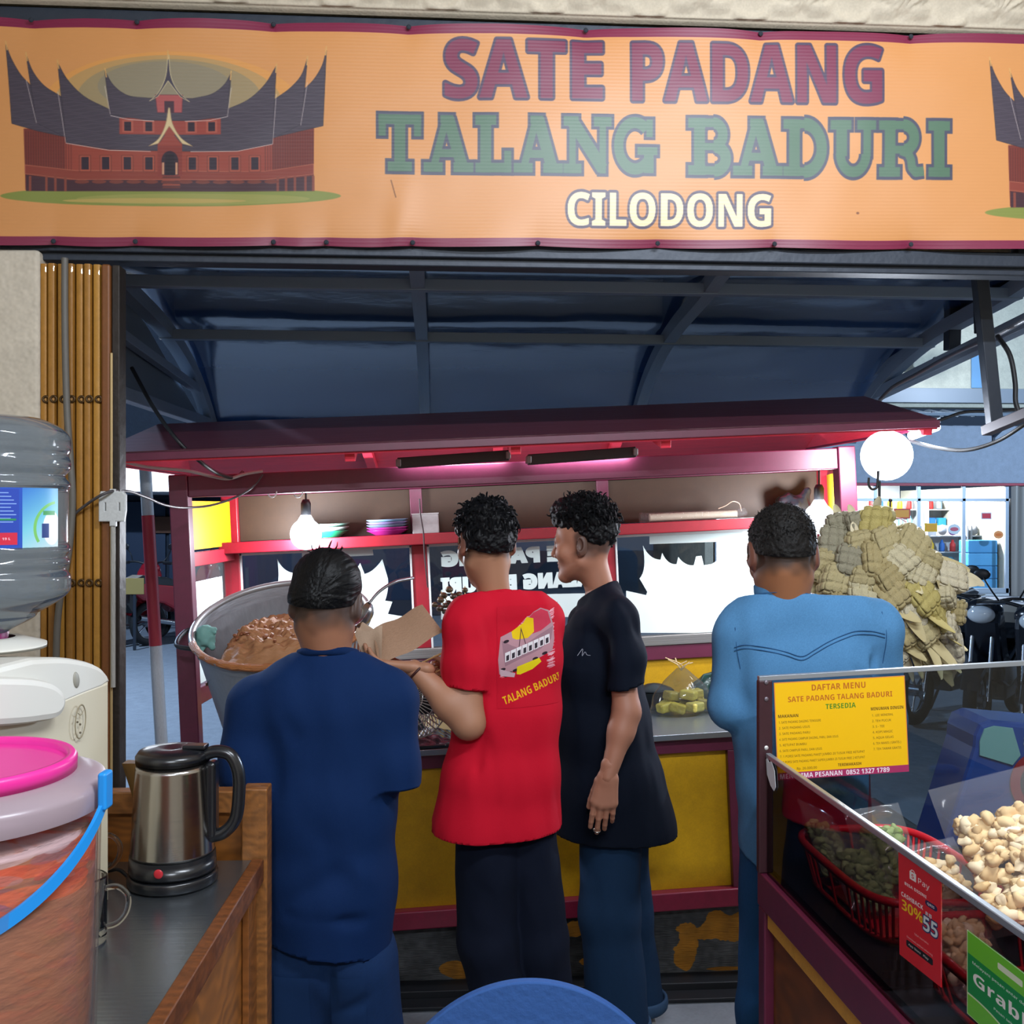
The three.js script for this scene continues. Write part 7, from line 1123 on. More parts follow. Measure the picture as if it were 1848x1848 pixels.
  // table fan on the worktop between the two men
  { const zl = -0.22, base = CL(742, 1385, zl); base.y = D.yt; const t = thing('table_fan', 'chrome wire table fan standing on the cart worktop behind a black tray', 'fan', cartToWorld(base)), c = P(752, 1262, 3.36).sub(t.position), wire = M(0xc4c8cc, 0.25, 0.9), Rf = 0.125;
    const q = new THREE.Quaternion().setFromEuler(new THREE.Euler(-0.3, -0.55, 0.35)), tr = (g) => g.applyQuaternion(q).translate(c.x, c.y, c.z);
    obj('guard_ring', [0.125, 0.09, 0.05].map((r, i) => tr(new THREE.TorusGeometry(r, 0.0026, 6, 56).translate(0, 0, [0, 0.03, 0.042][i]))), wire, t);
    const spokes = []; for (let i = 0; i < 44; i++) { const a = i / 44 * Math.PI * 2, dx = Math.cos(a), dy = Math.sin(a); spokes.push(tr(tube([V(dx * 0.03, dy * 0.03, 0.046), V(dx * 0.07, dy * 0.07, 0.038), V(dx * 0.11, dy * 0.11, 0.02), V(dx * Rf, dy * Rf, 0)], 0.0022, 8, 5)), tr(tube([V(dx * 0.03, dy * 0.03, -0.05), V(dx * 0.08, dy * 0.08, -0.042), V(dx * Rf, dy * Rf, 0)], 0.0022, 8, 5))); }
    obj('guard_wires', spokes, wire, t); obj('hub_cap', tr(new THREE.CylinderGeometry(0.032, 0.032, 0.008, 28).rotateX(Math.PI / 2).translate(0, 0, 0.05)), MAT.steel, t); obj('motor', tr(new THREE.CylinderGeometry(0.045, 0.035, 0.09, 28).rotateX(Math.PI / 2).translate(0, 0, -0.09)), MAT.blackPlastic, t);
    for (let k = 0; k < 3; k++) obj('blade', tr(grid(10, 6, (u, v) => { const r = lerp(0.02, 0.105, u), a = k * 2.094 + (v - 0.5) * 1.2 * (0.6 + 0.4 * u); return V(r * Math.cos(a), r * Math.sin(a), (v - 0.5) * 0.03); })), M(0x565c64, 0.35, 0.4), t);
    obj('stem', tube([V(0, 0.0, 0), V(0, 0.06, -0.005), c.clone().multiplyScalar(0.6).add(V(0, 0, -0.03)), c.clone().add(V(0, -0.01, -0.05))], 0.008, 20, 10), wire, t); obj('base', lathe([[0.0001, 0], [0.07, 0], [0.072, 0.008], [0.03, 0.016], [0.0001, 0.018]], 32), MAT.blackPlastic, t);
  }
  { const t = onCart('plastic_tray', 'black crumpled plastic sheet over a tray on the worktop edge below the fan', 'tray', 745, 1382, -0.08, null, D.yt + 0.001), f = (off) => grid(50, 30, (u, v) => V((u - 0.5) * 0.34, 0.03 * sstep(0, 0.25, Math.min(u, 1 - u, v, 1 - v) ) + 0.014 * Math.abs(fbm(u * 9, v * 9, 2, 4)) + off + 0.004, (v - 0.5) * 0.2)); obj('sheet', [f(0.002), bx(0.35, 0.012, 0.21, 0, 0.006, 0, 0.003)], M(0x15181d, 0.22, 0, { clearcoat: 0.5, clearcoatRoughness: 0.1 }), t); }
  // yellow rice cakes in a clear bag on the worktop
  { const t = onCart('rice_cake_bag', 'clear bag of small yellow rice cakes tied with straw on the cart worktop', 'bag', 1232, 1268, -0.33, null, D.yt + 0.001), r = rng(3), ys2 = [0xd8c34a, 0xc9b23c, 0xe2d068, 0xa8963a];
    const spots = [[-0.075, 0.03, 0.03, 0.3], [-0.03, 0.028, 0.05, -0.4], [0.035, 0.03, 0.055, 0.6], [0.08, 0.032, 0.02, -0.2], [-0.05, 0.03, -0.03, 0.8], [0.01, 0.032, -0.02, 0.1], [0.06, 0.034, -0.035, 0.9], [-0.04, 0.066, 0.0, 0.4], [0.02, 0.07, 0.02, -0.6], [0.05, 0.068, -0.01, 0.2]];
    spots.forEach(([x, y, z, a], i) => { const g = boxUV(new RoundedBoxGeometry(0.062, 0.036, 0.05, 3, 0.009)).rotateY(a).rotateZ((r() - 0.5) * 0.6).translate(x, y, z); obj('rice_cake', g, M(ys2[i % 4], 0.5, 0, { map: rep(T.speck, 8), ...bump(T.grain, 0.003, 10) }), t); });
    const film = grid(40, 20, (u, v) => { const a = u * Math.PI * 2, k = v < 0.75 ? 1 - 0.5 * Math.pow(v / 0.75, 2.4) : lerp(0.5, 0.12, (v - 0.75) / 0.25); return V(Math.cos(a) * 0.125 * k * (1 + 0.06 * noise3(Math.cos(a) * 3, Math.sin(a) * 3, v * 5)), 0.004 + v * 0.17, Math.sin(a) * 0.09 * k * (1 + 0.08 * noise3(Math.cos(a) * 4, Math.sin(a) * 4, v * 5 + 9))); });
    obj('film', film, M(0xd8dde0, 0.07, 0, { transmission: 0.96, thickness: 0, ior: 1.3 }), t); for (let i = 0; i < 6; i++) obj('straw_tie', tube([V(0, 0.165, 0), V((r() - 0.5) * 0.04, 0.185, 0.01), V((r() - 0.5) * 0.12, 0.18 + r() * 0.04, (r() - 0.5) * 0.05)], 0.0022, 10, 5), M(0xd8bc8c, 0.7), t); }
  { const t = onCart('dark_bundle', 'dark green plastic bundle on the worktop behind the yellow rice cakes', 'bundle', 1282, 1225, -0.45, null, D.yt + 0.001), f = new Field(0.03); f.ball(V(0, 0.06, 0), 0.08, 0.06, 0.05).ball(V(0.05, 0.08, 0), 0.06, 0.05, 0.05); f.cut(V(0, 0.001, 0), V(0, -1, 0)); f.disp = (x, y, z) => 0.008 * noise3(x * 40, y * 40, z * 40); obj('bundle', planarUV(f.mesh(0.006)), M(0x123a34, 0.3, 0, { clearcoat: 0.3 }), t); }
  { const t = onCart('black_pan', 'small round black pan on the worktop behind the rice cakes', 'pan', 1180, 1240, -0.45, null, D.yt + 0.001); obj('pan', lathe([[0.0001, 0], [0.05, 0], [0.075, 0.03], [0.08, 0.07], [0.076, 0.07], [0.07, 0.03], [0.0001, 0.012]], 40), M(0x1b2226, 0.35, 0.5), t); obj('lid', lathe([[0.0001, 0.1], [0.03, 0.095], [0.07, 0.078], [0.078, 0.0705], [0.0001, 0.0705]], 40), M(0x1f2a2e, 0.35, 0.4), t); }
  // grilled satay in front of the middle pane
  { const r = rng(77), G = 'grilled satay sticks in front of the middle pane'; for (let i = 0; i < 9; i++) { const b = P(826 + (i % 5) * 7, 1120 + (i % 3) * 8, 3.72 + 0.03 * (i % 3)), a = P(780 + i * 8 + (i % 2) * 3, 1088 - ((i * 5) % 4) * 10, 3.75 + 0.03 * (i % 3)); const t = thing('satay_stick', 'grilled satay stick of dark meat pieces in front of the middle pane', 'satay', b, 0, G), e = a.clone().sub(b); obj('stick', cyl(e.clone().multiplyScalar(-2.2), e, 0.002, 0.002, 6), M(0xc9a060, 0.6), t); for (let k = 0; k < 5; k++) { const p = e.clone().multiplyScalar(0.1 + k * 0.2); obj('meat', new THREE.IcosahedronGeometry(0.0125 + r() * 0.004, 1).scale(1, 0.8, 0.9).rotateY(r() * 6).translate(p.x, p.y, p.z), M([0x3a2a18, 0x4a3a20, 0x2c2418][k % 3], 0.45, 0, { clearcoat: 0.3 }), t); } }
  }
  { const t = thing('dark_stand', 'dark rack behind the man in red that holds the satay sticks', 'rack', cartToWorld(V(CL(850, 1200, -0.3).x, D.yt + 0.001, -0.3))); obj('rack', [bx(0.14, 0.012, 0.1, 0, 0.006, 0), bx(0.012, 0.16, 0.012, -0.06, 0.092, 0), bx(0.012, 0.16, 0.012, 0.06, 0.092, 0), bx(0.14, 0.012, 0.012, 0, 0.17, 0)], MAT.darkSteel, t); }
}
// ------------------------------------------------------------------ bundle of woven palm-leaf rice cakes hanging at the right post
{
  const r = rng(2024);
  // one cake: a plump rhombic block whose faces are woven from strips, with leaf tails
  const cake = (seed) => {
    const q = rng(seed), a = 0.031 + q() * 0.005, b = 0.04 + q() * 0.008, c = 0.027 + q() * 0.004, sk = (q() - 0.5) * 0.5, g = new THREE.BoxGeometry(2, 2, 2, 18, 18, 18), p = g.attributes.position, n = g.attributes.normal;
    for (let i = 0; i < p.count; i++) {
      let x = p.getX(i), y = p.getY(i), z = p.getZ(i); const ax = Math.abs(n.getX(i)) > 0.5, ay = Math.abs(n.getY(i)) > 0.5; const u = ax ? z : x, v = ay ? z : y; // strips across the face
      const su = Math.abs(Math.sin((u + 1) * Math.PI * 1.5)), sv = Math.abs(Math.sin((v + 1) * Math.PI * 1.5)), chk = (Math.floor((u + 1) * 1.5) + Math.floor((v + 1) * 1.5)) & 1; let h = 0.06 * (chk ? Math.pow(su, 0.4) : Math.pow(sv, 0.4)) - 0.06; if (su < 0.17 || sv < 0.17) h -= 0.1;
      const l = Math.max(Math.abs(x), Math.abs(y), Math.abs(z)), e = Math.pow(Math.pow(Math.abs(x), 5) + Math.pow(Math.abs(y), 5) + Math.pow(Math.abs(z), 5), 1 / 5) || 1, k = l / e * (1 + h); x *= k; y *= k; z *= k;
      const bul = 1 + 0.14 * (1 - y * y) ; p.setXYZ(i, (x * bul + sk * y) * a, y * b, z * bul * c);
    }
    g.computeVertexNormals(); return { g, b };
  };
  const leaf = (x, y, z, dx, dy, dz, len, w, curl, sd) => { const q = rng(sd), d = V(dx, dy, dz).normalize(), s = V(d.y, -d.x, 0.3).normalize(), n = d.clone().cross(s); const f = (off) => grid(3, 9, (u, v) => V(x, y, z).addScaledVector(d, v * len).addScaledVector(s, (u - 0.5) * w * (1 - 0.8 * v * v * v)).addScaledVector(n, curl * v * v * len + off + 0.003 * Math.cos((u - 0.5) * 3))); const g2 = f(-0.0008); g2.index.array.reverse(); g2.computeVertexNormals(); return [f(0), g2]; };
  const cols = [0xd2c69e, 0xdccfa8, 0xc2b282, 0xe2d6b6, 0xb8a674, 0xc3b26a, 0x9f987e], mats = cols.map((c, i) => M(c, 0.62, 0, { map: rep(T.speck, 4 + i), ...bump(T.grain, 0.002, 6) })), lm = cols.map((c) => M(new THREE.Color(c).lerp(new THREE.Color(0xd8cba0), 0.25), 0.65, 0, { side: THREE.DoubleSide }));
  const protos = []; for (let i = 0; i < 7; i++) { const { g, b } = cake(50 + i); const q = rng(90 + i); protos.push({ g, b, tails: [leaf(0.006, -b * 0.9, 0, (q() - 0.5) * 0.5, -1, (q() - 0.5) * 0.4, 0.05 + q() * 0.045, 0.034, (q() - 0.5) * 0.6, i), leaf(-0.01, -b * 0.9, 0.004, (q() - 0.5) * 0.9, -1, (q() - 0.3) * 0.6, 0.04 + q() * 0.04, 0.028, (q() - 0.5) * 0.9, i + 7)], stem: leaf(0, b * 0.9, 0, (q() - 0.5) * 0.3, 1, 0, 0.026, 0.02, 0.2, i + 20) }); }
  protos.forEach((p) => { p.tm = merge(p.tails); p.sm = merge(p.stem); });
  const hook = P(1592, 985, 3.22), G = 'woven palm-leaf rice cakes in the hanging bundle';
  // the silhouette of the bundle in the photograph: x left/right per height
  const L = [[950, 1500, 1610], [985, 1466, 1665], [1030, 1464, 1715], [1080, 1490, 1740], [1120, 1540, 1745], [1160, 1580, 1735], [1190, 1605, 1700]];
  const put = (px, py, d, k, rz, ry, rx, s, label) => { const p = protos[k], t = thing('rice_cake', label, 'rice cake', P(px, py, d), 0, G); obj('woven_block', p.g, mats[k], t); obj('leaf_tail', p.tm, lm[k], t); obj('leaf_stem', p.sm, lm[(k + 1) % 7], t); t.rotation.set(rx, ry, rz); t.scale.setScalar(s); return t; };
  const lab = ['dry tan woven rice cake hanging in the bundle at the right cart post', 'dry tan woven rice cake hanging in the bundle at the right cart post'];
  let n = 0; const shellD = (px, py) => { const u = (px - 1605) / 145, v = (py - 1075) / 140, q = 1 - u * u * 0.9 - v * v * 0.8; return 3.22 - 0.17 * Math.sqrt(Math.max(0, q)); };
  const rowY = [952, 983, 1014, 1045, 1076, 1107, 1138, 1166];
  rowY.forEach((py, j) => { let a = 0, b = 0; for (let i = 0; i < L.length - 1; i++) if (py >= L[i][0] && py <= L[i + 1][0]) { const k = (py - L[i][0]) / (L[i + 1][0] - L[i][0]); a = lerp(L[i][1], L[i + 1][1], k); b = lerp(L[i][2], L[i + 1][2], k); } if (py < 950) { a = 1505; b = 1612; }
    a += 24; b -= 26; const m = Math.max(2, Math.round((b - a) / 47)); for (let i = 0; i <= m; i++) { const px = lerp(a, b, i / m) + (j % 2 ? 9 : -6) + (r() - 0.5) * 10, yy = py + (r() - 0.5) * 10, out = clamp((px - 1590) / 120, -1, 1), down = clamp((py - 1000) / 180, 0, 1), left = px < 1560 && py < 1060;
      put(px, yy, shellD(px, yy), left ? (r() > 0.5 ? 6 : 2) : Math.floor(r() * 6), (left ? 0.1 : 0.85 * out * (1 - 0.45 * down) + 0.35 * out + 0.25) + (r() - 0.5) * 0.7, (r() - 0.5) * 1.1 + out * 0.5, (r() - 0.5) * 0.7 - 0.15, 1.1 + r() * 0.3, lab[0]); n++; } });
  // inner layer that fills the core
  for (let i = 0; i < 26; i++) { const px = 1510 + r() * 190, py = 970 + r() * 190; if (px < 1510 + (py - 970) * 0.45) continue; put(px, py, 3.2 + r() * 0.1, Math.floor(r() * 6), (r() - 0.5) * 1.6, r() * 3, (r() - 0.5), 1.1, lab[0]); }
  // the hook, cord and strings
  const hk = thing('hanging_hook', 'dark wire hook and rod that carries the rice cake bundle', 'hook', P(1582, 870, 3.22)), hl = (px, py) => P(px, py, 3.22).sub(hk.position);
  obj('rod', tube([hl(1587, 868), hl(1587, 900), hl(1588, 960), hl(1590, 1010)], 0.0045, 20, 8), MAT.cable, hk); obj('hook', tube([hl(1568, 862), hl(1568, 876), hl(1574, 883), hl(1582, 880), hl(1584, 868), hl(1585, 850)], 0.004, 24, 8), MAT.cable, hk); obj('pin', cyl(hl(1606, 930), hl(1607, 903), 0.004, 0.003), MAT.cable, hk); obj('pin_head', new THREE.SphereGeometry(0.006, 10, 8).translate(hl(1607, 903).x, hl(1607, 903).y, hl(1607, 903).z), MAT.cable, hk);
  tag(obj('string', [tube([[1535, 965], [1528, 945], [1536, 935], [1560, 930], [1590, 940], [1620, 935], [1645, 950], [1660, 970]].map(([a, b]) => P(a, b, 3.18)), 0.0022, 50, 6), tube([[1535, 968], [1550, 940], [1566, 932], [1575, 950]].map(([a, b]) => P(a, b, 3.17)), 0.0022, 30, 6)], M(0xd9a9b4, 0.55)), 'pink plastic string looped over the rice cake bundle', 'string');
}
// ------------------------------------------------------------------ beyond the cart: lot, minimarket, parked bikes
const FZ = -20;
{
  const X = (px) => onZ(px, 900, FZ).x, Y = (py) => onZ(1700, py, FZ).y;
  const wallM = M(0xded9c2, 0.85, 0, { map: rep(T.speck, 0.3), ...bump(T.plaster, 0.01, 0.4) }), fasM = M(0xa9b4c2, 0.6, 0, { map: rep(T.speck, 0.4) }), alu = M(0xc8d2da, 0.4, 0.5);
  const xl = X(1290), xr = X(1822), xe = X(2150), g1 = Y(872), s = thing('minimarket', 'brightly lit minimarket with glass front behind the rice cake bundle', 'shop', V((xl + xr) / 2, 0, FZ));
  const p = (name, geo, m, label) => obj(name, loc(s, geo), m, s, label);
  p('upper_wall', [bb(X(1180), xe, Y(735), 9, FZ - 0.3, FZ, 0)], wallM, 'cream upper wall'); p('fascia', [bb(X(1180), xe, g1, Y(768), FZ - 0.2, FZ + 0.05, 0.01)], fasM, 'grey blue fascia');
  p('string_course', bb(X(1180), xe, Y(728), Y(702), FZ - 0.02, FZ + 0.14, 0.01), M(0x8d949a, 0.6)); p('fascia_edge', bb(X(1180), xe, g1 - 0.05, g1 + 0.0, FZ - 0.2, FZ + 0.08, 0.01), M(0xb04a56, 0.5));
  { const pr = []; for (let i = 0; i <= 160; i++) pr.push([lerp(X(1180), xe, i / 160), 0.03 * Math.sin(i * 1.3)]); const g = grid(160, 2, (u, v) => V(lerp(X(1180), xe, u), Y(742) - v * 0.18 + 0.035 * Math.sin(u * 230), FZ + 0.06 + v * 0.9)); p('awning', [g, bar(V(X(1180), Y(756), FZ + 0.95), V(xe, Y(756), FZ + 0.95), 0.06)], M(0x5d6770, 0.55, 0.3), 'corrugated awning strip'); }
  for (const px of [1640, 1790, 1940]) p('awning_bracket', [bar(V(X(px), Y(790), FZ + 0.02), V(X(px + 6), Y(752), FZ + 0.9), 0.05), bar(V(X(px), Y(802), FZ + 0.06), V(X(px), Y(756), FZ + 0.06), 0.05)], MAT.darkSteel);
  p('side_wall', [bb(xl - 0.2, xl, 0, g1 - 0.05, FZ - 5, FZ, 0), bb(xr + 0.02, xr + 0.1, 0, g1 - 0.05, FZ - 5, FZ - 0.2, 0)], wallM); p('back_wall', bb(xl, xr, 0, 3, FZ - 5.1, FZ - 5, 0), M(0xf2f4f4, 0.7)); p('shop_floor', bb(xl, xr, 0.0, 0.06, FZ - 5, FZ - 0.02, 0), M(0xd8dcdc, 0.3)); p('shop_ceiling', bb(xl, xr, 2.6, 2.68, FZ - 5, FZ - 0.21, 0), M(0xf4f6f6, 0.8));
  // shutter column
  { const g = grid(60, 1, (u, v) => V(lerp(xr + 0.03, X(2150), u), lerp(0, g1 - 0.05, v), FZ + 0.03 + 0.025 * (Math.sin(u * 70) > 0 ? 1 : -1) )); p('shutter', g, M(0x9a948c, 0.5, 0.4), 'grey folding shutter'); }
  // glass front: mullions and panes
  const mx = [1290, 1375, 1458, 1541, 1580, 1659, 1740, 1818].map(X);
  p('mullion', [...mx.map((x) => bb(x - 0.035, x + 0.035, 0.06, g1 - 0.05, FZ - 0.06, FZ, 0.005)), bb(xl, xr, Y(902) - 0.03, Y(902) + 0.03, FZ - 0.06, FZ, 0.005), bb(xl, xr, 0.06, 0.16, FZ - 0.06, FZ, 0.005)], alu);
  for (let i = 0; i < mx.length - 1; i++) for (const [a, b] of [[0.17, Y(902) - 0.031], [Y(902) + 0.031, g1 - 0.055]]) p('window_pane', bb(mx[i] + 0.036, mx[i + 1] - 0.036, a, b, FZ - 0.034, FZ - 0.028, 0), MAT.glass);
  // ceiling lamps of the shop
  for (const [i, z] of [[0, -21.2], [1, -23.4]]) for (const k of [0.25, 0.75]) { const x = lerp(xl, xr, k), t = thing('shop_ceiling_lamp', ['front left', 'front right', 'rear left', 'rear right'][i * 2 + (k > 0.5)] + ' glowing ceiling lamp inside the minimarket', 'lamp', V(x, 2.56, z)); obj('housing', bx(1.5, 0.05, 0.34, 0, 0.012, 0, 0.01), MAT.whitePlastic, t); obj('glowing_panel', bx(1.4, 0.012, 0.26, 0, -0.02, 0, 0.002), M(0xffffff, 0.4, 0, { emissive: COOL, emissiveIntensity: 90 }), t); const l = new THREE.RectAreaLight(COOL, 9000, 1.4, 0.26); l.position.set(x, 2.52, z); l.lookAt(x, 0, z); scene.add(l); }
  // shelves with goods
  const r = rng(99), cols = [0xd8342c, 0xf0c020, 0x2a6fc0, 0x3aa0c8, 0xe8e8e0, 0x2f9a50, 0xe87020, 0xf2f2f2, 0x8a4a9a, 0x58b8d8, 0x7fd0e8, 0xb8d8e8].map((c) => M(c, 0.5));
  const gBox = bx(0.17, 0.2, 0.14, 0, 0.1, 0, 0.006), gBot = lathe([[0.0001, 0], [0.055, 0], [0.06, 0.02], [0.058, 0.16], [0.03, 0.2], [0.022, 0.25], [0.0001, 0.25]], 12), gBag = (() => { const f = new THREE.SphereGeometry(0.1, 10, 8).scale(1, 1.15, 0.5).translate(0, 0.115, 0); return f; })();
  const gl = [['boxed goods on the minimarket shelves', 'grocery_box', gBox], ['bottles on the minimarket shelves', 'grocery_bottle', gBot], ['bagged goods on the minimarket shelves', 'grocery_bag', gBag]];
  for (const [zi, z] of [[0, -21.3], [1, -22.7]]) for (const [xi, px0, px1] of [[0, 1560, 1655], [1, 1668, 1738], [2, 1745, 1815]]) {
    const x0 = onZ(px0, 900, z).x, x1 = onZ(px1, 900, z).x, t = thing('shop_shelf', `${['front', 'rear'][zi]} white goods shelf at the ${['left', 'middle', 'right'][xi]} of the minimarket window`, 'shelf', V((x0 + x1) / 2, 0.06, z)), h = zi ? 1.95 : 1.35, w = x1 - x0;
    obj('side', [bx(0.03, h, 0.4, -w / 2, h / 2, 0), bx(0.03, h, 0.4, w / 2, h / 2, 0)], MAT.whitePlastic, t); obj('back', bx(w - 0.04, h, 0.02, 0, h / 2, -0.19), MAT.whitePlastic, t); const n = zi ? 5 : 4;
    for (let k = 0; k < n; k++) { const y = 0.1 + k * (h - 0.12) / (n - 0.4); obj('board', bx(w - 0.04, 0.025, 0.38, 0, y, 0.0, 0.002), MAT.whitePlastic, t); const kind = Math.floor(r() * 3), c = Math.floor(r() * 12); for (let x = -w / 2 + 0.12; x < w / 2 - 0.1; x += 0.2 + r() * 0.05) { const [g, nm, geo] = gl[(kind + (r() > 0.8 ? 1 : 0)) % 3]; const o = new THREE.Mesh(geo, cols[(c + Math.floor(r() * 3)) % 12]); o.name = numbered(nm); o.position.set(t.position.x + x, 0.06 + y + 0.014, z + 0.06); tag(o, { grocery_box: 'coloured box standing on a minimarket shelf', grocery_bottle: 'bottle standing on a minimarket shelf', grocery_bag: 'puffed bag standing on a minimarket shelf' }[nm], { grocery_box: 'box', grocery_bottle: 'bottle', grocery_bag: 'bag' }[nm], g); scene.add(o); } }
  }
  // posters on the glass
  const sign = (px, py, w, h, c1, c2, label, round) => { const c = onZ(px, py, FZ + 0.012), t = thing('window_poster', label, 'poster', c); if (round) { obj('sheet', new THREE.CylinderGeometry(w / 2, w / 2, 0.006, 28).rotateX(Math.PI / 2).scale(1, h / w, 1), M(c1, 0.5), t); obj('print', new THREE.CylinderGeometry(w * 0.33, w * 0.33, 0.004, 24).rotateX(Math.PI / 2).scale(1, h / w * 0.6, 1).translate(0, 0, 0.005), M(c2, 0.5), t); } else { obj('sheet', bx(w, h, 0.006, 0, 0, 0, 0), M(c1, 0.5), t); obj('print', bx(w * 0.82, h * 0.74, 0.004, 0, 0, 0.005, 0), M(c2, 0.5), t); } };
  sign(1628, 927, 0.34, 0.2, 0xd24a3a, 0xf4a63a, 'red framed orange poster on the minimarket glass'); sign(1680, 952, 0.26, 0.17, 0xf2c21a, 0xf0a818, 'yellow poster on the minimarket glass'); sign(1722, 955, 0.26, 0.2, 0xe8f0f0, 0xd06070, 'white and pink round poster on the minimarket glass', true); sign(1780, 931, 0.22, 0.14, 0xe9eeee, 0xd83a4a, 'small white and red poster on the minimarket glass'); sign(1802, 965, 0.2, 0.16, 0xf0a060, 0xe87a30, 'orange round poster on the minimarket glass', true); sign(1630, 957, 0.3, 0.1, 0xdff0e8, 0x2a8a6a, 'white and green strip poster on the minimarket glass');
  { const c = onZ(1765, 990, FZ - 0.6), t = thing('blue_crate_stack', 'light blue crates stacked inside the minimarket window', 'crates', V(c.x, 0.061, c.z)); for (let k = 0; k < 4; k++) obj('crate', bx(0.62, 0.26, 0.4, 0, 0.13 + k * 0.265, 0, 0.02), M([0x58a8d8, 0x4a98cc][k % 2], 0.45), t); }
  // flood lamp on the upper wall lights the lot
  { const c = onZ(1703, 655, FZ + 0.9), t = thing('flood_lamp', 'bright flood lamp on the cream wall above the minimarket, behind the truss', 'lamp', c); obj('housing', [bx(0.3, 0.22, 0.1, 0, 0.02, -0.1, 0.02), bx(0.05, 0.05, 0.8, 0, 0, -0.5)], MAT.darkSteel, t); obj('glowing_face', bx(0.26, 0.18, 0.02, 0, 0.02, -0.035, 0.004), M(0xffffff, 0.4, 0, { emissive: COOL, emissiveIntensity: 130 }), t); const l = new THREE.PointLight(DAYLIGHT, 420); l.position.copy(c).add(V(0, 0, 0.06)); l.shadow.radius = 6; l.name = 'flood_light'; scene.add(l); }
  // blue door panel seen past the truss
  const bp_ = onZ(1760, 668, FZ + 0.03); p('blue_panel', bb(X(1752), X(1772), Y(700), Y(640), FZ, FZ + 0.03, 0.01), M(0x6f9fc4, 0.5));
}
{ // building at the left with a white light box
  const z = -17, X = (px) => onZ(px, 900, z).x, Y = (py) => onZ(250, py, z).y, t = thing('dark_building', 'dark building across the lot at the left behind the striped pole', 'building', V(X(280), 0, z)), p = (n, g, m, l) => obj(n, loc(t, g), m, t, l);
  p('wall', [bb(X(-60), X(900), 0, 7, z - 0.4, z, 0)], M(0x2a3442, 0.8, 0, { map: rep(T.speck, 0.4), ...bump(T.plaster, 0.01, 0.4) })); p('canopy_edge', bb(X(120), X(620), Y(896), Y(890), z, z + 1.4, 0.01), MAT.darkSteel); for (const [a, b] of [[222, 300], [306, 380], [420, 560], [600, 760]]) p('shutter', bb(X(a), X(b), 0.02, Y(905), z, z + 0.05, 0.01), M(0x25354c, 0.5, 0.2)); p('brown_panel', bb(X(276), X(312), Y(962), Y(932), z + 0.05, z + 0.1, 0.01), M(0x6a4430, 0.7)); p('plinth_band', bb(X(-60), X(900), 0, 0.25, z, z + 0.1, 0.01), M(0x3c3a40, 0.8));
  const s = thing('light_box', 'blank white light box sign on the dark building at the left', 'sign', V(X(270), (Y(848) + Y(889)) / 2, z + 0.72)); obj('case', bx(X(390) - X(150), Y(846) - Y(890) + 0.06, 0.3, 0, 0, -0.16, 0.01), MAT.whitePlastic, s); obj('glowing_face', bx(X(390) - X(150) - 0.06, Y(846) - Y(890), 0.02, 0, 0, 0.002, 0.004), M(0xffffff, 0.5, 0, { emissive: COOL, emissiveIntensity: 75 }), s); const l = new THREE.RectAreaLight(COOL, 900, X(390) - X(150) - 0.1, Y(846) - Y(890)); l.position.copy(s.position).add(V(0, 0, 0.05)); l.lookAt(l.position.clone().add(V(0, 0, 1))); scene.add(l);
}
{ // red and white pole
  const b = P(296, 1420, 4.9), a = P(262, 846, 4.9), g = onY(303, 1570, 0.0), bot = b.clone().addScaledVector(b.clone().sub(a).normalize(), b.y / Math.abs(b.clone().sub(a).normalize().y)); const t = thing('striped_pole', 'red and white striped steel pole standing left of the cart', 'pole', V(bot.x, 0, bot.z)), at = (py) => lp(a, b, (py - 846) / (1420 - 846)).sub(t.position), r = 0.028;
  const w = M(0xdfe3e6, 0.5, 0, { map: rep(T.speck, 3) }), rd = M(0xb02838, 0.5, 0, { map: rep(T.speck, 3) });
  obj('white_band', cyl(at(846), at(930), r), w, t); obj('red_band', cyl(at(930.2), at(1165), r * 1.04), rd, t); obj('white_band', cyl(at(1165.2), V(0, 0, 0), r * 1.05), w, t); obj('foot_plate', bx(0.16, 0.012, 0.16, 0, 0.006, 0), MAT.darkSteel, t);
}
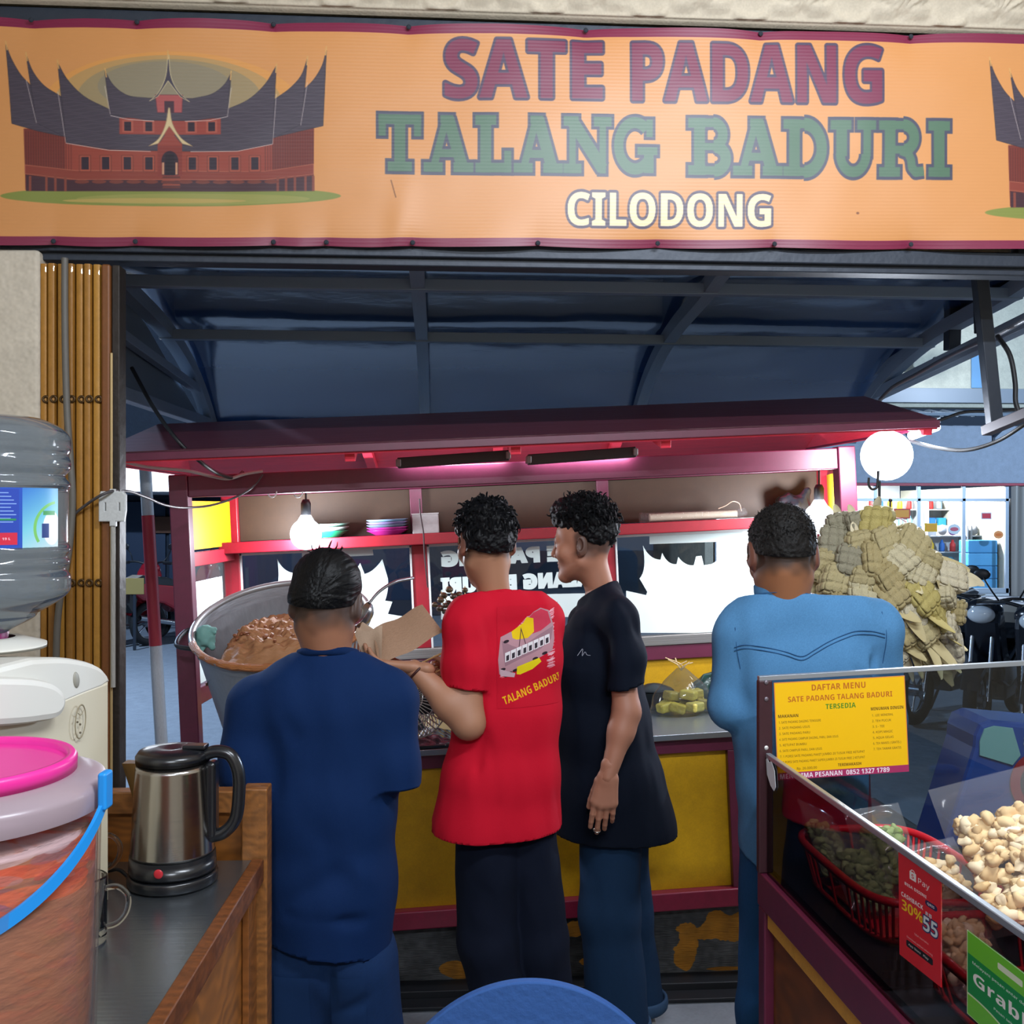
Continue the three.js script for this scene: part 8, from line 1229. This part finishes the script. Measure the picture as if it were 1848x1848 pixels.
// ---- parked motorbikes
const bikeProto = (body, dark) => {
  const t = new THREE.Group(), tyre = M(0x101114, 0.8), chrome = M(0xb8bcc2, 0.2, 0.95), bodyM = M(body, 0.25, 0, { clearcoat: 0.7, clearcoatRoughness: 0.1 }), bl = M(0x15171b, 0.4);
  for (const x of [-0.62, 0.62]) { obj('wheel', [new THREE.TorusGeometry(0.23, 0.048, 10, 36).translate(x, 0.278, 0)], tyre, t); obj('rim', [new THREE.TorusGeometry(0.185, 0.012, 8, 36).translate(x, 0.278, 0), ...[0, 1, 2, 3, 4].map((k) => cyl(V(x, 0.278, 0), V(x + 0.18 * Math.cos(k * 1.257), 0.278 + 0.18 * Math.sin(k * 1.257), 0), 0.012, 0.009, 8)), new THREE.CylinderGeometry(0.05, 0.05, 0.1, 16).rotateX(Math.PI / 2).translate(x, 0.278, 0)], chrome, t); }
  const side = [[-0.95, 0.72], [-0.8, 0.62], [-0.45, 0.55], [-0.2, 0.42], [0.12, 0.36], [0.3, 0.42], [0.42, 0.62], [0.5, 0.86], [0.44, 0.98], [0.36, 0.9], [0.24, 0.6], [0.1, 0.52], [-0.1, 0.58], [-0.3, 0.72], [-0.7, 0.78], [-0.98, 0.8]];
  obj('body', [extrude(side, 0.2, 0.03).translate(0, 0, -0.1)], bodyM, t); obj('seat', [extrude([[-0.8, 0.8], [-0.32, 0.75], [-0.12, 0.68], [-0.05, 0.7], [-0.2, 0.78], [-0.45, 0.84], [-0.78, 0.88], [-0.86, 0.86]], 0.2, 0.025).translate(0, 0, -0.1)], bl, t);
  obj('engine', [bx(0.34, 0.2, 0.2, 0.0, 0.32, 0, 0.03), new THREE.CylinderGeometry(0.06, 0.06, 0.24, 16).rotateZ(1.2).translate(0.2, 0.36, 0)], M(0x5a5d60, 0.4, 0.7), t); obj('exhaust', tube([V(0.1, 0.28, 0.14), V(-0.2, 0.25, 0.16), V(-0.5, 0.3, 0.17), V(-0.9, 0.38, 0.17)], 0.035, 24, 12), chrome, t);
  obj('fork', [cyl(V(0.62, 0.278, 0.07), V(0.42, 0.95, 0.07), 0.018), cyl(V(0.62, 0.278, -0.07), V(0.42, 0.95, -0.07), 0.018)], chrome, t); obj('front_fender', extrude([[0.4, 0.42], [0.45, 0.52], [0.62, 0.56], [0.8, 0.5], [0.86, 0.4], [0.8, 0.45], [0.62, 0.51], [0.48, 0.48]], 0.11, 0.01).translate(0, 0, -0.055), bodyM, t);
  obj('handlebar', [tube([V(0.36, 1.03, -0.36), V(0.4, 1.04, -0.2), V(0.44, 1.0, 0), V(0.4, 1.04, 0.2), V(0.36, 1.03, 0.36)], 0.014, 30, 8)], bl, t); for (const s of [-1, 1]) { obj('grip', cyl(V(0.355, 1.03, s * 0.27), V(0.35, 1.028, s * 0.4), 0.02), bl, t); const mr = obj('mirror', [new THREE.SphereGeometry(0.06, 16, 10).scale(0.25, 0.7, 1).translate(0.4, 1.24, s * 0.36), tube([V(0.39, 1.04, s * 0.24), V(0.43, 1.14, s * 0.3), V(0.405, 1.22, s * 0.35)], 0.007, 12, 6)], bl, t); obj('lever', tube([V(0.42, 1.03, s * 0.2), V(0.46, 1.03, s * 0.3), V(0.44, 1.02, s * 0.39)], 0.006, 10, 6), chrome, t); }
  obj('headlight', [new THREE.SphereGeometry(0.085, 20, 14).scale(0.6, 0.8, 1.2).translate(0.52, 0.92, 0)], M(0xdfe6ea, 0.1, 0, { clearcoat: 1 }), t); obj('cowl', new THREE.SphereGeometry(0.13, 20, 14).scale(0.7, 0.7, 1.1).translate(0.44, 0.95, 0), bodyM, t); obj('tail_light', new THREE.SphereGeometry(0.06, 16, 10).scale(0.5, 0.6, 1.3).translate(-0.97, 0.78, 0), M(0xb81820, 0.2), t); obj('number_plate', bx(0.008, 0.1, 0.22, -1.0, 0.62, 0, 0.003), M(0x16181a, 0.5), t); obj('rear_fender', extrude([[-0.95, 0.72], [-1.0, 0.55], [-0.93, 0.45], [-0.9, 0.5], [-0.85, 0.62]], 0.14, 0.008).translate(0, 0, -0.07), bl, t); obj('side_stand', cyl(V(-0.02, 0.24, 0.08), V(-0.1, 0.012, 0.2), 0.012), bl, t);
  return t;
};
{
  const dark = bikeProto(0x10141e), red = bikeProto(0xa01826);
  const place = (proto, px, d, turn, label, first) => { const g = first ? proto : proto.clone(); g.name = numbered('motorbike'); const p = P(px, 1000, d); g.position.set(p.x, 0.0, p.z); g.rotation.set(0.06, turn, 0, 'YXZ'); g.rotation.x = 0; scene.add(g); tag(g, label, 'motorbike'); };
  place(dark, 1712, 8.6, -2.45, 'dark motorbike parked nearest to the rice cake bundle', true); place(dark, 1800, 8.2, -2.3, 'dark motorbike parked second from the rice cake bundle'); place(dark, 1880, 7.7, -2.2, 'dark motorbike parked at the right edge, mostly cut off by the frame'); place(dark, 1660, 10.4, -2.6, 'dark motorbike parked behind the others, half hidden by the rice cake bundle');
  place(red, 232, 13.2, 1.2, 'red motorbike parked between the gate and the striped pole', true); place(red, 334, 13.6, 1.0, 'red motorbike parked between the striped pole and the cart post');
  const c = P(242, 1058, 12.6), t = thing('yellow_plate', 'dirty yellow plate on a post in front of the red motorbike', 'plate', V(c.x, 0, c.z)); obj('plate', bx(0.24, 0.2, 0.015, 0, c.y, 0, 0.005), M(0x9a8348, 0.6), t); obj('post', cyl(V(0, 0, -0.02), V(0, c.y, -0.02), 0.02), MAT.darkSteel, t);
}
// ------------------------------------------------------------------ tube lamp and cables at the eave
{
  const A = cartToWorld(CL(1612, 795, 0.2)), Bq = cartToWorld(CL(1684, 772, 0.02)); const a = P(1646, 786, 3.42), b = P(1690, 771, 3.75), m = lp(a, b, 0.5), t = thing('tube_lamp', 'short glowing tube lamp under the right end of the cart roof', 'lamp', m);
  obj('glowing_tube', cyl(a.clone().sub(m), b.clone().sub(m), 0.015), M(0xffffff, 0.4, 0, { emissive: COOL, emissiveIntensity: 110 }), t); obj('fitting', bar(a.clone().sub(m).add(V(0, 0.026, 0)), b.clone().sub(m).add(V(0, 0.026, 0)), 0.03, 0.02), MAT.whitePlastic, t);
  const l = new THREE.RectAreaLight(COOL, 9000, a.distanceTo(b), 0.03); l.position.copy(m).add(V(0.0, -0.03, 0)); l.lookAt(l.position.clone().add(V(0.25, -1, 0.1))); scene.add(l);
}
{
  const cab = (name, label, pts, r, m = MAT.cable) => tag(obj(name, tube(pts, r, 80, 8), m), label, 'cable');
  const zz = (list) => list.map(([x, y, d]) => P(x, y, d));
  cab('cable', 'black cable running from the canopy truss down to the left end of the cart', zz([[238, 664, 3.4], [280, 740, 3.3], [325, 800, 3.25], [360, 832, 3.3], [398, 856, 3.45], [425, 862, 3.52], [438, 852, 3.56]]), 0.0065);
  cab('cable', 'white cable looping under the left end of the cart roof', zz([[218, 832, 3.4], [262, 842, 3.42], [340, 850, 3.46], [384, 860, 3.5], [412, 864, 3.5], [440, 856, 3.52], [474, 850, 3.55]]), 0.0055, MAT.cableWhite);
  cab('cable', 'thin cable hanging from the white gate plate up to the front beam of the cart', zz([[108, 952, 2.64], [150, 915, 2.62], [190, 890, 2.6], [225, 886, 2.7], [262, 897, 2.9], [300, 912, 3.15], [340, 916, 3.35], [385, 911, 3.45], [430, 895, 3.5], [460, 875, 3.52], [474, 856, 3.53]]), 0.0038, M(0x4a4648, 0.5));
  cab('cable', 'thin cord hanging from the shelf down the middle window stile', zz([[757, 900, 3.98], [759, 930, 3.98], [764, 960, 4.0], [766, 1000, 4.02], [772, 1060, 4.04]]), 0.003, M(0x3a2a2c, 0.5));
  cab('cable', 'silver cable tied along the right canopy strut', zz([[1588, 722, 3.9], [1610, 700, 3.85], [1650, 678, 3.75], [1700, 650, 3.6], [1740, 630, 3.45], [1800, 604, 3.25], [1870, 566, 3.05]]), 0.0075, M(0xa8adb4, 0.3, 0.6));
  cab('cable', 'black cable hanging beside the steel post at the right edge', zz([[1800, 606, 3.2], [1822, 640, 3.15], [1832, 690, 3.12], [1834, 730, 3.1], [1846, 752, 3.08], [1870, 756, 3.05]]), 0.0075);
  cab('cable', 'black cable sagging from the cart roof end to the steel post foot', zz([[1640, 795, 3.5], [1690, 808, 3.4], [1745, 812, 3.3], [1800, 796, 3.2], [1846, 768, 3.1], [1880, 745, 3.05]]), 0.0065);
  cab('cable', 'black cable running from the cart roof corner towards the right edge', zz([[1662, 772, 3.6], [1700, 757, 3.6], [1740, 744, 3.6], [1790, 742, 3.6], [1850, 738, 3.6], [1900, 735, 3.6]]), 0.0055);
}
// ------------------------------------------------------------------ blue chair in the foreground, scraps on the plinth
{
  const c = P(958, 1848, 1.82), t = thing('plastic_chair', 'blue plastic chair back with a rounded top at the bottom of the photo', 'chair', V(c.x, 0, c.z), YAW), m = M(0x2c5696, 0.85, 0, { ...bump(T.grain, 0.0015, 12) });
  const top = P(950, 1771, 1.82).y, half = (v) => 0.235 * Math.sqrt(Math.max(0, 1 - Math.pow(v, 2.3)));   // arch outline
  const shape = []; for (let i = 0; i <= 40; i++) { const a = i / 40 * Math.PI, x = Math.cos(a), y = Math.sin(a); shape.push([-x * 0.24 * -1 * -1 * Math.pow(Math.abs(1), 1), 0.5 + (top - 0.5) * Math.pow(y, 0.92)]); }
  const arch = []; for (let i = 0; i <= 48; i++) { const x = -0.245 + 0.49 * i / 48; arch.push([x, top - 0.0 - 0.62 * (0.245 - Math.sqrt(Math.max(0, 0.245 * 0.245 - x * x * 0.985))) - 1.55 * x * x * 0.55]); }
  const hole = (x0, x1) => { const o = []; for (let i = 0; i <= 12; i++) { const a = i / 12 * Math.PI; o.push([(x0 + x1) / 2 - (x1 - x0) / 2 * Math.cos(a), top - 0.24 + 0.02 * Math.sin(a)]); } o.push([x1, 0.52], [x0, 0.52]); return o; };
  obj('backrest', extrude([[-0.245, 0.46], [0.245, 0.46], ...arch.slice().reverse()], 0.014, 0.003, [hole(-0.13, -0.06), hole(-0.035, 0.035), hole(0.06, 0.13)]).translate(0, 0, -0.007), m, t);
  obj('seat', bx(0.44, 0.022, 0.42, 0, 0.45, -0.22, 0.01), m, t); for (const [x, z] of [[-0.2, -0.02], [0.2, -0.02], [-0.2, -0.4], [0.2, -0.4]]) obj('leg', bar(V(x, 0.44, z), V(x * 1.12, 0.0, z + (z < -0.2 ? -0.03 : 0.03)), 0.035, 0.03), m, t);
  const s = onZ(1325, 1632, -3.64), st = thing('pink_strip', 'bright pink plastic strip lying on the plinth edge under the cart corner', 'scrap', V(s.x, 0.335, -3.675)); obj('strip', tube([V(-0.03, 0.012, 0), V(0.0, 0.004, 0.012), V(0.04, 0.004, 0.014), V(0.07, 0.01, 0.006)], 0.005, 16, 6), M(0xd0207a, 0.4), st);
}

// ------------------------------------------------------------------ lamps of the lot, outside the frame: their bluish light lies on the ground, the fascia and the canopy
for (const [x, y, z, cd, label] of [[-6.1, 5.2, -8.2, 7000, 'street lamp at the left of the lot outside the frame'], [13.5, 4.2, -12.5, 8000, 'street lamp at the right of the lot outside the frame']]) {
  const t = thing('street_lamp', label, 'lamp', V(x, 0, z)), s = x < 0 ? 1 : -1; obj('pole', cyl(V(0, 0, 0), V(0, y + 0.3, 0), 0.06, 0.045), MAT.darkSteel, t); obj('arm', cyl(V(0, y + 0.2, 0), V(s * 0.8, y + 0.15, 0), 0.03), MAT.darkSteel, t); obj('housing', bx(0.44, 0.08, 0.24, s * 0.9, y + 0.14, 0, 0.03), MAT.darkSteel, t);
  obj('glowing_face', bx(0.36, 0.02, 0.18, s * 0.9, y + 0.09, 0, 0.004), M(0xffffff, 0.4, 0, { emissive: 0xbfdcff, emissiveIntensity: 130 }), t); const l = new THREE.PointLight(0xbfdcff, cd); l.position.set(x + s * 0.9, y + 0.03, z); l.shadow.radius = 8; l.name = 'street_light'; scene.add(l);
}
for (const l of scene.children) if (l.isLight && !l.isRectAreaLight) { l.castShadow = true; }
renderer.render(scene, camera);
